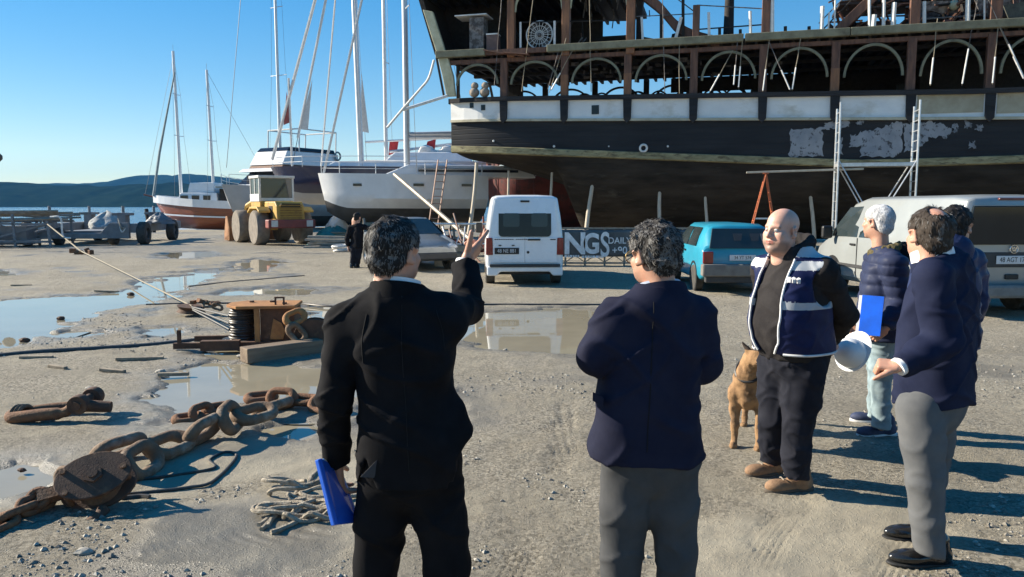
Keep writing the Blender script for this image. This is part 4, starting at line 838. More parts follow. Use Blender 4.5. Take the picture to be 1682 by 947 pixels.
q = lx(nv, 595, Y2+.8); mast(nv, q.x, Dn, 17, .165, y=q.y*0, fore=lx(nv, 527, Y2+.5, 277), forer=.05, lean=-.022)
mb = MB(); q3 = lx(nv, 606, Y2+.8, 218); q4 = lx(nv, 594, Y2+.8, 120); mb.add([q4, q3, lx(nv, 592, Y2+.8, 215)], [(0, 1, 2)]); mb.build('sail_corner', M_sail, nv, solid=.02)
for (a, b, rr) in (((520, -10), (447, 262), .085), ((537, -10), (489, 226), .07), ((489, 226), (480, 272), .02), ((474, 128), (480, 275), .06)):
    qa = lx(nv, a[0], Y2-.5, a[1]); qb = lx(nv, b[0], Y2-.5, b[1]); mb = MB(); mb.tube([qa, qa.lerp(qb, .5), qb], rr, 7); mb.build('furled_headsail' if rr > .03 else 'stay', M_sail if rr > .03 else M_wire, nv, smooth=True)
mb = MB(); mb.add([lx(nv, 513, Y2-.5, 130), lx(nv, 506, Y2-.5, 212), lx(nv, 495, Y2-.5, 212), lx(nv, 494, Y2-.5, 205)], [(0, 1, 2, 3)]); mb.build('sail_corner', M_sail, nv, solid=.02)
mb = MB(); mb.add([lx(nv, 471, Y2-.5, 150), lx(nv, 478, Y2-.5, 200), lx(nv, 466, Y2-.5, 205)], [(0, 1, 2)]); mb.build('pennant', M('faded_red_cloth', (.45, .12, .10), .8), nv, solid=.02)
# third yacht : masts by the ship stern
Y3 = 46.0; p3 = P(590, 300, Y3); e3 = P(790, 300, Y3); z3 = P(700, 268, Y3).z; yc = thing('sailing_yacht', 'white sailing yacht further back whose twin masts rise left of the ship stern', 'sailboat', (p3.x, p3.y, z3-1.6), 0); hullform(yc, (e3-p3).length+3, 4, 1.6, M_gel, M_anti, wl=.3)
mb = MB(); mb.loft(cab(1.55, 2.2, 1.6, 2.3, 6.5, 6.9, 1.2, 1.0)); mb.build('coachroof', M_gel, yc, bevel=.06)
for px, hh, r_ in ((635, 18, .12), (666, 14.5, .075)): q = lx(yc, px, Y3); mast(yc, q.x, 1.6, hh, r_, spread=((.33, .9), (.62, .8), (.82, .6)))
mb = MB(); mb.tube([lx(yc, 600, Y3, 233), lx(yc, 740, Y3, 226)], .07, 6); mb.tube([lx(yc, 640, Y3, 249), lx(yc, 745, Y3, 236)], .09, 6); mb.build('boom', M_mast, yc, smooth=True)
mb = MB(); mb.add([lx(yc, 640, Y3, 232), lx(yc, 655, Y3, 230), lx(yc, 652, Y3, 250), lx(yc, 638, Y3, 255)], [(0, 1, 2, 3)]); mb.add([lx(yc, 702, Y3-.1, 232), lx(yc, 716, Y3-.1, 228), lx(yc, 714, Y3-.1, 246), lx(yc, 699, Y3-.1, 244)], [(0, 1, 2, 3)]); mb.build('flag', M('red_flag_cloth', (.55, .05, .05), .8), yc, solid=.02)
mb = MB(); rgn = np.random.RandomState(2)
for k in range(5): q = lx(yc, 700+k*9, Y3-.5, 262-abs(k-2)*6); mb.sph(q, (.55, .4, .45), 8)
mb.build('bundled_sail', M_sail, yc, smooth=True)
# ---- motor yacht with flybridge (bow towards us) 
YM = 52.0; pm = P(425, 330, YM); mz = pm.z-.2; mo = thing('motor_yacht', 'grey hulled motor yacht with flybridge and roll bar behind the yellow loader', 'motor boat', (P(364, 300, YM).x, YM, .15), R(60))
zD = P(420, 309, YM).z-.15; hullform(mo, 13, 5.2, zD, M_gelg, M_anti, wl=.34, rake=.1, transom=.92, sheer=.10, full=.38)
def mcab(nm, m, z0, z1, x0, x1, x2, x3, b0, b1): mb = MB(); mb.loft(cab(z0, z1, x0, x1, x2, x3, b0, b1)); return mb.build(nm, m, mo, bevel=.06)
mcab('saloon', M_gel, zD-.02, zD+.35, 2.6, 2.9, 11, 11, 2.0, 1.95); mcab('saloon_window', M_darkw, zD+.35, zD+1.25, 2.95, 4.0, 10.9, 10.9, 1.93, 1.8); mcab('saloon_roof', M_gel, zD+1.25, zD+1.5, 3.2, 3.5, 11.5, 11.5, 2.1, 2.0); mcab('upper_window', M_brown, zD+1.5, zD+1.75, 3.8, 4.0, 10, 10, 1.7, 1.7); mcab('flybridge', M_gel, zD+1.75, zD+2.75, 3.9, 4.5, 9.5, 9.5, 1.7, 1.6); mcab('flybridge_screen', M_darkw, zD+2.75, zD+3.05, 4.5, 4.8, 9.2, 9.2, 1.6, 1.5)
mb = MB()
for x in (5.6, 9.4): mb.tube([(x, -1.6, zD+2.7), (x+.1, -1.6, zD+4.4), (x+.1, 1.6, zD+4.4), (x, 1.6, zD+2.7)], .06, 6)
for s in (-1.6, 1.6): mb.tube([(5.7, s, zD+4.4), (9.5, s, zD+4.4)], .05, 6)
mb.build('roll_bar', M_stanch, mo); mb = MB(); mb.torus((9.3, -1.9, zD+2.6), .3, .07, (math.pi/2, 0, 0), 16, 6); mb.build('life_ring', M_dsail, mo)
rails(mo, [(.3, -.4, zD*1.09), (2, -1.9, zD*1.06), (4.5, -2.5, zD), (8, -2.6, zD), (11, -2.5, zD)], .7); rails(mo, [(.3, .4, zD*1.09), (2, 1.9, zD*1.06), (4.5, 2.5, zD), (8, 2.6, zD)], .7)
mast(mo, 5.3, zD+1.5, 16, .12, spread=((.42, .8), (.72, .6)))
mb = MB(); mb.tube([lx(mo, 396, YM-1, -10), lx(mo, 389, YM-1, 74), lx(mo, 372, YM-1, 275)], .02, 5); mb.build('backstay', M_wire, mo)
# ---- gulet (wooden, two masts) bow to the left, afloat at the slip
YG = 62.0; pg = P(252, 330, YG); eg = P(388, 330, YG-3); gu = thing('wooden_gulet', 'varnished wooden two masted gulet at the water, white rail and orange hull', 'sailboat', (pg.x, pg.y, -.75), math.atan2(eg.y-pg.y, eg.x-pg.x)+.25)
zg = P(270, 335, YG).z+.75; Lg = (eg-pg).length+2.5; hullform(gu, Lg, 3.8, zg, M_varn, M_bw, wl=.20, rake=.14, transom=.8, sheer=.22, draft=.6)
sec_z = zg; mb = MB()
def gl(t): w_ = 3.8/2*(min(1, t/.42)**.62 if t < .42 else 1-.2*((t-.42)/.58)**2); return (Lg*t, w_*1.03, zg*(1+.22*(1-t)**2))
for sg in (-1, 1): mb.grid([[Vector((gl(t)[0]-.02, sg*gl(t)[1], gl(t)[2]+h_)) for h_ in (-.42, .18)] for t in np.linspace(.02, 1, 16)])
mb.build('white_bulwark', M_gel, gu, solid=.06); mb = MB()
for sg in (-1, 1): mb.grid([[Vector((gl(t)[0], sg*(gl(t)[1]+.02), gl(t)[2]*.60+h_)) for h_ in (-.06, .06)] for t in np.linspace(.03, 1, 16)]); mb.grid([[Vector((gl(t)[0]+.25*(1-t)**2, sg*(gl(t)[1]*.96+.02), .55+h_+.3*(1-t)**2)) for h_ in (-.09, .07)] for t in np.linspace(.03, 1, 16)])
mb.build('rubbing_strake', M_gel, gu, solid=.03)
mb = MB(); mb.loft(cab(zg, zg+.9, 2.6, 2.9, 6.0, 6.1, 1.1, 1.0)); mb.build('deckhouse', M_gel, gu, bevel=.05); mb = MB()
for k in range(3): mb = MB(); mb.box((3.3+k*.95, -1.12, zg+.5), (.6, .08, .36)); mb.build('deckhouse_window', M_darkw, gu)
mb = MB(); mb.loft(cab(zg+.9, zg+1.7, 3.4, 3.6, 5.6, 5.7, .8, .75)); mb.build('wheelhouse', M_gel, gu, bevel=.05)
mb = MB(); mb.bx((6.2, -1.7, zg+1.25), (Lg+.2, 1.7, zg+1.4)); mb.build('awning', M_dsail, gu, bevel=.04); mb = MB(); mb.bx((6.3, -1.2, zg-.3), (Lg-.2, 1.2, zg+1.2)); mb.build('cockpit_shade_box', M_char, gu)  # solid dark box added for the shade under the awning
mb = MB(); mb.tube([(.3, 0, zg*1.2), (-.8, 0, zg*1.2+.25)], .07, 6); mb.build('bowsprit', M_varn, gu)
q = lx(gu, 289, YG-1); mast(gu, q.x, zg, 12.0, .13, fore=(-.7, 0, zg*1.2+.2), forer=.02, aft=None, lean=-.012); q = lx(gu, 336, YG-2); mast(gu, q.x, zg+.5, 10.0, .12, lean=-.018, aft=(Lg, 0, zg))
mb = MB(); mb.tube([lx(gu, 287, YG-1, 118), lx(gu, 262, YG-.5, 250), lx(gu, 252, YG-.5, 322)], [.05, .10, .10], 6); mb.build('furled_headsail', M_dsail, gu, smooth=True)
for k in range(2):
    mb = MB(); q = G(247+k*7, 380); o = thing('mooring_timber', ['dark leaning timber standing at the water edge left of the gulet bow', 'thinner dark timber standing nearer the gulet bow at the water edge'][k], 'timber', q); mb.tube([(0, 0, -.4), (-.25+k*.1, .1, 1.55-.2*k)], [.17-.05*k, .13-.04*k], 8); mb.build('post', M_char, o, smooth=True)
# ---- red steel hull behind the ship stern
q = P(795, 300, 40); rb = thing('steel_hull', 'dark red primed steel hull standing behind the ship stern', 'boat', (q.x, 41, .55), R(4)); hullform(rb, 16, 5, 4.6, M_red, M_red, wl=.3, rake=.02, transom=.9, sheer=.03, full=.10)
mb = MB()
for x in np.arange(.6, 15, .9): mb.bar((x, -2.58, 1.2), (x, -2.62, 4.4), .05)
mb.build('plate_seam', M_red, rb)
# black sheeting that closes the yard behind the keel
# ---- wheel loader
M_yel = M('faded_loader_yellow', (.48, .30, .055), .55, c2=(.36, .22, .05), sc=3, c3=(.20, .12, .06), sc3=3, lo3=.58, hi3=.75); M_lred = M('loader_red_bumper', (.23, .055, .045), .6, c2=(.16, .045, .04), sc=4); M_lgw = M('loader_white_cab', (.58, .58, .55), .5, c2=(.48, .48, .46)); M_mudt = M('mud_caked_tyre', (.22, .19, .155), .95, c2=(.14, .12, .10), sc=4, bump=.4); M_rustb = M('rusty_bucket', (.34, .17, .07), .8, c2=(.22, .10, .05), sc=4)
A_ = G(428, 402); B_ = G(396, 400); hd = Vector((-.56, .83, 0)).normalized(); lrz = math.atan2(-hd.x, hd.y); rt = Vector((hd.y, -hd.x, 0)); lo_c = Vector((A_.x, A_.y, 0))+rt*.95
ld = thing('wheel_loader', 'old yellow wheel loader with white cab, red rear bumper and mud caked tyres', 'loader', (lo_c.x, lo_c.y, 0), lrz)
for y in (0, 3.0):
    for s in (-1, 1): wheel(ld, s*.98, y, .78, .55, s, M_mudt, .55); 
for ch in ld.children:
    for g in ch.children:
        if g.name.startswith('tyre'): g.data.materials[0] = M_mudt
mb = MB(); mb.bx((-1.05, -1.65, .78), (1.05, -1.15, 1.16)); mb.build('counterweight', M_lred, ld, bevel=.05)
for s in (-1, 1): mb = MB(); mb.bx((s*.78-.14, -1.70, .84), (s*.78+.14, -1.60, 1.12)); mb.build('lamp_box', M_lgw, ld, bevel=.02)
mb = MB(); mb.prism([(-1.5, 1.12), (.75, 1.12), (.75, 1.95), (-1.2, 1.95), (-1.45, 1.75)], (-.62, 0, 0), (0, 1, 0), (0, 0, 1), (1, 0, 0), 1.24); hood_ = mb.build('engine_cover', M_yel, ld, bevel=.04)
mb = MB()
for k in range(6): z = 1.2+k*.11; mb.bx((-.48, -1.54, z), (.48, -1.47, z+.055))
mb.build('grille_slats', M('loader_dark_yellow', (.30, .17, .035), .6), ld); mb = MB(); mb.bx((-.42, -1.53, 1.68), (.42, -1.40, 1.86)); mb.build('grille_mesh', M_char, ld)
for s in (-1, 1): mb = MB(); mb.bx((s*.60, -.9, 1.2), (s*.64, -.35, 1.75)); mb.build('side_vent', M_char, ld)
mb = MB(); mb.box((.0, .0, 0), (.02, 1.3, .5)); 
for s in (-1, 1): mb = MB(); mb.prism([(-.9, 1.55), (-.55, 1.72), (.55, 1.72), (.95, 1.5), (.95, 1.42), (.5, 1.62), (-.55, 1.62), (-.9, 1.45)], (s*.72 if s > 0 else s*1.24, 0, 0), (0, 1, 0), (0, 0, 1), (1, 0, 0), .52); mb.build('mudguard', M_yel, ld, bevel=.02)
mb = MB(); mb.bx((-.78, .45, 1.2), (.78, 1.95, 2.0)); mb.build('cab_base', M_yel, ld, bevel=.04)
cabw = []
mb = MB()
for x in (-.76, .76):
    for y in (.5, 1.2, 1.9): mb.bx((x-.045, y-.045, 1.95), (x+.045, y+.045, 3.05))
mb.bx((-.84, .40, 3.02), (.84, 2.0, 3.14)); mb.bx((-.8, .46, 1.95), (.8, .54, 2.12)); mb.bx((-.82, .46, 1.95), (-.74, 1.95, 2.3)); mb.build('cab_frame', M_lgw, ld, bevel=.02)
mb = MB(); mb.bx((-.70, .48, 2.12), (.70, .51, 3.0)); mb.bx((-.775, .55, 2.3), (-.765, 1.85, 3.0)); mb.bx((.765, .55, 2.12), (.775, 1.85, 3.0)); mb.build('cab_window', M_glassc, ld)
mb = MB(); mb.bx((-.3, 1.0, 1.9), (.3, 1.25, 2.7)); mb.build('seat', M_trim, ld, bevel=.03)
mb = MB(); mb.bx((-.45, 1.9, .6), (.45, 3.6, 1.3)); mb.build('front_chassis', M_yel, ld, bevel=.04)
for s in (-.55, .55): mb = MB(); mb.tube([(s, 2.2, 1.95), (s, 3.4, 1.75), (s, 4.3, .75)], .14, 6); mb.tube([(s*.4, 2.3, 1.5), (s*.4, 3.9, 1.5), (s*.4, 4.5, 1.0)], .07, 6); mb.build('lift_arm', M_yel if s < 0 else M_frame, ld)
mb = MB(); mb.prism([(4.2, .05), (5.1, .05), (5.15, .14), (4.45, .3), (4.3, .7), (4.55, 1.2), (4.45, 1.25), (4.15, .75)], (-1.3, 0, 0), (0, 1, 0), (0, 0, 1), (1, 0, 0), 2.6)
for s in (-1.3, 1.26): mb.prism([(4.15, .05), (5.1, .05), (5.1, .3), (4.7, 1.25), (4.4, 1.25), (4.1, .7)], (s, 0, 0), (0, 1, 0), (0, 0, 1), (1, 0, 0), .05)
mb.build('bucket', M_rustb, ld, bevel=.01)
# ---- hydraulic boat trailer (grey U frame) at the slip
M_tr = M('grey_trailer_paint', (.20, .21, .225), .6, c2=(.14, .145, .155), sc=3, c3=(.20, .15, .11), sc3=4, lo3=.62, hi3=.75)
A_ = G(134, 403); tr = thing('boat_trailer', 'grey wheeled U shaped boat trailer with hydraulic posts at the slipway', 'trailer', (A_.x, A_.y, 0), R(9))
mb = MB(); mb.prism([(-2.2, .3), (2.0, .3), (2.0, 1.0), (1.2, 1.0), (.8, .55), (-1.0, .55), (-1.4, 1.0), (-2.2, 1.0)], (0, 0, 0), (1, 0, 0), (0, 0, 1), (0, 1, 0), .25); mb.build('cross_beam', M_tr, tr, bevel=.02)
mb = MB(); mb.bx((-1.1, 1.0, .5), (.9, 6, .62)); mb.build('deck_plate', M_tr, tr)
for s in (-1, 1):
    mb = MB(); mb.bx((s*2.05-.25, .2, .55), (s*2.05+.25, 7.5, .95)); mb.build('side_beam', M_tr, tr, bevel=.03)
    for y in (.6, 5.2):
        wheel(tr, s*2.45, y, .52, .38, s, M_tr, .5); mb = MB(); mb.bx((s*1.55-.18, y-.1, .5), (s*1.55+.18, y+.5, 1.45)); mb.tube([(s*1.55, y+.2, 1.4), (s*1.55, y+.2, 1.75)], .07, 8); mb.bx((s*1.55-.4, y-.1, 1.32), (s*1.55+.4, y+.45, 1.44)); mb.build('hydraulic_post', M_tr, tr, bevel=.02)
        wheel(tr, s*1.15, y, .40, .30, s, M_tr, .5)
    for k in range(3): mb = MB(); mb.tube(bez([(s*1.9, .1, .9), (s*1.75, -.12, .6+k*.1), (s*1.55, .1, 1.2)], 5), .03, 6); mb.build('hose', M_frame if k else M_stanch, tr)
mb = MB(); mb.bx((-1.95, -.12, .72), (-1.45, .0, .95)); mb.build('ram_block', M_stanch, tr, bevel=.02)
# heap of grey netting on the trailer, junk at the frame edge
def heap(name, loc, r, h, m, label, cat, seed=0, amp=.35, n=34, parts=None):
    rs = np.random.RandomState(seed); th = np.linspace(0, 2*np.pi, n, endpoint=False); lv = np.linspace(0, 1, 14); V = []
    for l_ in lv:
        for t in th:
            x, y = math.cos(t), math.sin(t); k = 1+amp*(fbm(np.array([x*1.5+5]), np.array([y*1.5+l_*2]), 1.7, 4, seed)[0])*2; rr = r*k*math.cos(l_*math.pi/2)**.7+.001; V.append((rr*x, rr*y*.75, h*l_*(1+amp*fbm(np.array([x+3]), np.array([y]), 2.2, 3, seed+5)[0])))
    F = [(i*n+j, i*n+(j+1) % n, (i+1)*n+(j+1) % n, (i+1)*n+j) for i in range(13) for j in range(n)]; o = npobj(name, V, F, m); o.location = loc; tag(o, label, cat); return o
M_net = M('grey_netting', (.42, .43, .42), .95, c2=(.26, .27, .27), sc=14, bump=1., bsc=30)
q = G(118, 400); heap('net_heap', (q.x+.1, q.y+3, .6), 1.0, .85, M_net, 'heap of grey netting piled on the boat trailer', 'netting', 3)
q = G(210, 402); heap('gear_heap', (q.x+.3, q.y+2.6, .9), .6, .5, M_tr, 'lumpy grey gear heaped on the right rail of the boat trailer', 'gear', 4, .6)
q = G(18, 410); t2 = thing('pipe_rack', 'jumble of grey frames and long pipes stacked at the left edge of the yard', 'rack', (q.x-1.2, q.y+1.5, 0), R(6)); mb = MB()
rq = random.Random(8)
for z in (.3, 1.05):
    for y in (0, 2): mb.bar((-2.5, y, z), (1.9, y, z+rq.uniform(-.1, .1)), .09)
for x in (-2.3, -1.2, .4, 1.8):
    for y in (0, 2): mb.bar((x, y, 0), (x+rq.uniform(-.1, .1), y, rq.uniform(1.0, 1.5)), .09)
for k in range(16): mb.bar((rq.uniform(-2.4, 1.8), rq.uniform(0, 2), rq.uniform(.1, 1)), (rq.uniform(-2.4, 1.8), rq.uniform(0, 2), rq.uniform(.2, 1.5)), rq.choice([.05, .08]))
mb.build('frame', M_tr, t2); mb = MB(); rg = random.Random(3)
for k in range(9): y = rg.uniform(0, 2); mb.tube([(-2.6, y, 1.1+rg.uniform(0, .45)), (1.4+rg.uniform(0, 1.4), y+rg.uniform(-.4, .4), 1.1+rg.uniform(0, .5))], .05, 6)
mb.build('pipe', M_frame, t2); mb = MB(); mb.bx((-2.4, .5, .1), (.6, 1.7, .9)); mb.build('tank', M_tr, t2)
mb = MB(); mb.tube(bez([(1.9, -.1, 1.3), (2.35, -.2, 1.25), (2.4, -.2, .5), (2.7, -.2, .4)], 5), .04, 6); mb.build('bent_pipe', M_stanch, t2)
# lamp head poking in at the left edge
q = P(-8, 258, 30); lp = thing('floodlight_mast', 'grey floodlight on a pole just poking in at the left edge', 'lamp', (q.x-.6, q.y, 0)); mb = MB(); mb.tube([(0, 0, 0), (0, 0, q.z-.1), (.3, 0, q.z+.1)], [.08, .06, .05], 8); mb.build('pole', M_frame, lp, smooth=True); mb = MB(); mb.sph((.62, 0, q.z), (.26, .2, .2), 10); mb.build('lamp_head', M_anti, lp, smooth=True)
# ---- clutter between loader and ship
def junk(name, px, py, dy, label, cat, fn, m, bevel=0., smooth=False, rz=0., group=None):
    q = G(px, py); o = thing(name, label, cat, (q.x, q.y+dy, 0), rz, group); mb = MB(); fn(mb); mb.build(name+'_body' if False else 'body', m, o, smooth=smooth, bevel=bevel); return o
q = G(545, 402); heap('tarp_heap', (q.x, q.y+.5, 0), 1.05, .85, M_teal, 'teal tarpaulin bundle lying on the ground beside the loader', 'tarpaulin', 7, .35)
heap('sail_bundle', (q.x+.05, q.y+.8, .62), .5, .75, M_sail, 'white cloth bundle on top of the teal tarpaulin', 'bundle', 8, .5)
def coil(mb, r=.42, n=5):
    for k in range(n): mb.torus((random.uniform(-.08, .08), random.uniform(-.08, .08), .06+k*.09), r+random.uniform(-.06, .05), .045, (random.uniform(-.12, .12), random.uniform(-.12, .12), 0), 22, 6)
junk('rope_coil', 560, 402, .5, 'pale coil of thick rope just left of the distant person', 'rope', lambda mb: coil(mb, .55, 6), M_rope)
junk('rope_coil', 563, 413, -.2, 'small pale coil of rope flat on the ground by the feet of the distant person', 'rope', lambda mb: coil(mb, .3, 3), M_sail)
def planks(mb, n=10, L_=2.6, s=1):
    r_ = random.Random(s)
    for k in range(n): z = .06+(k//3)*.13; y = (k % 3)*.32; mb.box((r_.uniform(-.2, .2), y, z), (L_*r_.uniform(.8, 1.1), .28, .09), (r_.uniform(-.02, .02), r_.uniform(-.04, .04), r_.uniform(-.12, .12)))
junk('plank_stack', 552, 409, .8, 'loose stack of weathered boards behind the distant person', 'boards', lambda mb: planks(mb), M('grey_board', (.33, .31, .27), .85, c2=(.22, .2, .17), sc=5))
M_ply = M('pale_plywood', (.46, .38, .27), .8, c2=(.33, .27, .19), sc=5)
def crate(mb):
    for z in (.08, .3, .52): 
        for y in (-.4, .4): mb.bx((-.55, y-.02, z-.08), (.55, y+.02, z+.08))
        for x in (-.55, .55): mb.bx((x-.02, -.4, z-.08), (x+.02, .4, z+.08))
    for x in (-.5, .5):
        for y in (-.37, .37): mb.bx((x-.04, y-.04, 0), (x+.04, y+.04, .62))
    mb.bx((-.53, -.38, .02), (.53, .38, .06))
junk('wooden_crate', 746, 437, .3, 'pale slatted wooden crate standing just left of the white van', 'crate', crate, M_ply)
def racks(mb):
    for x in np.arange(-1.2, 1.3, .3): mb.bar((x, 0, 0), (x+.02, 0, 1.15), .035)
    for z in (.1, .6, 1.1): mb.bar((-1.25, 0, z), (1.25, 0, z), .04)
junk('metal_railing', 690, 384, 3, 'section of grey barred railing under the yacht stern', 'railing', racks, M_frame, rz=.1); junk('metal_railing', 540, 378, 7, 'section of grey barred railing under the yacht bow', 'railing', racks, M_stanch, rz=-.1)
junk('pipe_rail', 760, 440, 3.2, 'long horizontal scaffold pipe fence left of the white van', 'pipes', lambda mb: [mb.tube([(-1.3, 0, 1.18), (1.6, 0, 1.16)], .035, 6), mb.tube([(-1.3, 0, 0), (-1.3, 0, 1.2)], .03, 6), mb.tube([(1.6, 0, 0), (1.6, 0, 1.2)], .03, 6), mb.tube([(-1.3, 0, .5), (1.6, 0, .55)], .03, 6)], M_stanch)
rg = random.Random(12)
for k, (x0, y0, x1, y1, r_) in enumerate([(745, 430, 727, 372, .03), (752, 432, 738, 376, .025), (735, 430, 758, 378, .02), (770, 432, 745, 350, .03), (758, 430, 764, 372, .022), (790, 428, 752, 392, .03)]):
    a = G(x0, y0+4); b = P(x1, y1, a.y+.8); o = thing('steel_pole', ['thin pale pole leaning left by the crate', 'second thin pole crossing behind the crate', 'short dark pole leaning right over the crate', 'longest leaning pole behind the raised hand', 'upright thin pole by the raised hand', 'low slanted pole just left of the white van'][k], 'pole', a, 0, 'loose poles left of the white van'); mb = MB(); mb.tube([(0, 0, 0), b-a], r_, 6); mb.build('pole_shaft', M_stanch if k % 2 == 0 else M_lad2, o)
a = P(648, 286, 31); b = G(790, 425); b.z = .35; o = thing('timber_spar', 'long grey spar slanting from the white yacht deck to the ground left of the van', 'spar', a); mb = MB(); mb.tube([(0, 0, 0), b-a], .075, 7); mb.build('spar_shaft', M_frame, o, smooth=True)
def redjunk(mb):
    for k in range(9): mb.box((rg.uniform(-.9, .9), rg.uniform(-.4, .5), .12+rg.uniform(0, .6)), (rg.uniform(.4, 1.4), rg.uniform(.1, .4), rg.uniform(.08, .2)), (rg.uniform(-.1, .1), rg.uniform(-.2, .2), rg.uniform(-.5, .5)))
junk('steel_offcuts', 745, 425, 1.4, 'pile of red oxide steel offcuts behind the crate', 'scrap', redjunk, M_red, .005)
def trestle(mb):
    for s in (-1, 1):
        for t in (-1, 1): mb.bar((s*.7, t*.35, 0), (s*.6, 0, .85), .06)
    mb.bx((-.85, -.06, .82), (.85, .06, .92))
for k, (px, py, dy) in enumerate(((640, 400, 5), (725, 400, 5), (810, 428, 4))): junk('trestle', px, py, dy, ['timber trestle under the middle of the white yacht', 'timber trestle under the stern of the white yacht', 'timber trestle in the shade behind the white van'][k], 'trestle', trestle, M_ply if k < 2 else M_red, rz=.3*k, group='trestles under the boats')
def bench(mb): mb.bx((-1.6, -.3, .55), (1.6, .3, .62)); [mb.bx((x-.04, -.25, 0), (x+.04, .25, .55)) for x in (-1.4, 0, 1.4)]
junk('work_bench', 700, 400, 3.0, 'low workbench stacked with gear under the white yacht', 'bench', bench, M_ply)
q = G(655, 380); heap('gear_pile', (q.x, q.y+3, 0), 1.6, 1.3, M_net, 'grey pile of boat gear under the yacht keel', 'gear', 14, .6); q = G(585, 376); heap('cloth_pile', (q.x, q.y+4, 0), .9, 1.9, M('dusty_tan_cloth', (.42, .32, .21), .9, c2=(.25, .2, .14), sc=5), 'tan pile of sacks beyond the distant person', 'sacks', 15, .5)
q = G(610, 378); heap('box_pile', (q.x, q.y+8, 0), 2.2, 1.2, M_gelg, 'pale pile of boxes in the shade under the yacht', 'boxes', 16, .7)
q = G(765, 384); jb = thing('plastic_drum', 'blue plastic drum beside the tall pale log prop', 'drum', (q.x-.15, q.y+4, .62)); mb = MB(); mb.lathe([(.25, 0), (.29, .05), (.29, .4), (.30, .42), (.29, .44), (.29, .85), (.24, .9)], (0, 0, 0), (0, 0, 1), 20); mb.build('barrel_body', M('blue_drum', (.04, .12, .38), .5), jb, smooth=True)
mb = MB(); mb.bx((-.5, -.3, -.62), (.5, .3, 0)); mb.build('stand', M_frame, jb)
# ================================================================ BODIES : distance fields meshed with surface nets
_T3 = np.random.RandomState(5).rand(64, 64, 64).astype(np.float32)
def n3(p, s, seed=0):
    q = p*np.asarray(s, np.float32)+seed*7.31; i = np.floor(q).astype(int); f = q-i; f = f*f*(3-2*f); i &= 63; j = (i+1) & 63
    a = _T3; x0, y0, z0 = i.T; x1, y1, z1 = j.T; fx, fy, fz = f.T
    return (((a[x0, y0, z0]*(1-fx)+a[x1, y0, z0]*fx)*(1-fy)+(a[x0, y1, z0]*(1-fx)+a[x1, y1, z0]*fx)*fy)*(1-fz)+((a[x0, y0, z1]*(1-fx)+a[x1, y0, z1]*fx)*(1-fy)+(a[x0, y1, z1]*(1-fx)+a[x1, y1, z1]*fx)*fy)*fz)
def rc(p, a, b, ra, rb):
    a = np.array(a, float); b = np.array(b, float); d = b-a; t = np.clip(((p-a)@d)/(d@d+1e-12), 0, 1)
    return np.linalg.norm(p-a-t[:, None]*d, axis=1)-(ra+(rb-ra)*t)
def ell(p, c, r, Rm=None):
    q = p-np.array(c, float)
    if Rm is not None: q = q@np.array(Rm)
    r = np.array(r, float); k0 = np.linalg.norm(q/r, axis=1); k1 = np.linalg.norm(q/(r*r), axis=1); return k0*(k0-1)/(k1+1e-9)
def rbox(p, c, h, r, Rm=None):
    q = p-np.array(c, float)
    if Rm is not None: q = q@np.array(Rm)
    q = np.abs(q)-(np.array(h, float)-r); return np.linalg.norm(np.maximum(q, 0), axis=1)+np.minimum(q.max(1), 0)-r
def smin(a, b, k):
    h = np.clip(.5+.5*(b-a)/k, 0, 1); return b*(1-h)+a*h-k*h*(1-h)
def smax(a, b, k): return -smin(-a, -b, k)
def chain(p, pts, rs, k=.0):
    d = None
    for i in range(len(pts)-1):
        e = rc(p, pts[i], pts[i+1], rs[i], rs[i+1]); d = e if d is None else (smin(d, e, k) if k else np.minimum(d, e))
    return d
def loftsd(p, rows, n=2.3):      # rows : z, cx, cy, rx, ry
    a = np.array(rows, float); z = p[:, 2]; zz = np.linspace(a[0, 0], a[-1, 0], 60); ker = np.array([1, 2, 3, 2, 1.])/9
    g = []
    for i in range(1, 5):
        y = np.interp(zz, a[:, 0], a[:, i]); y = np.convolve(np.pad(y, 2, 'edge'), ker, 'valid'); g.append(np.interp(z, zz, y))
    cx, cy, rx, ry = g; q = (np.abs((p[:, 0]-cx)/rx)**n+np.abs((p[:, 1]-cy)/ry)**n)**(1/n); d = (q-1)*np.minimum(rx, ry)
    return np.maximum(d, np.maximum(z-a[-1, 0], a[0, 0]-z))
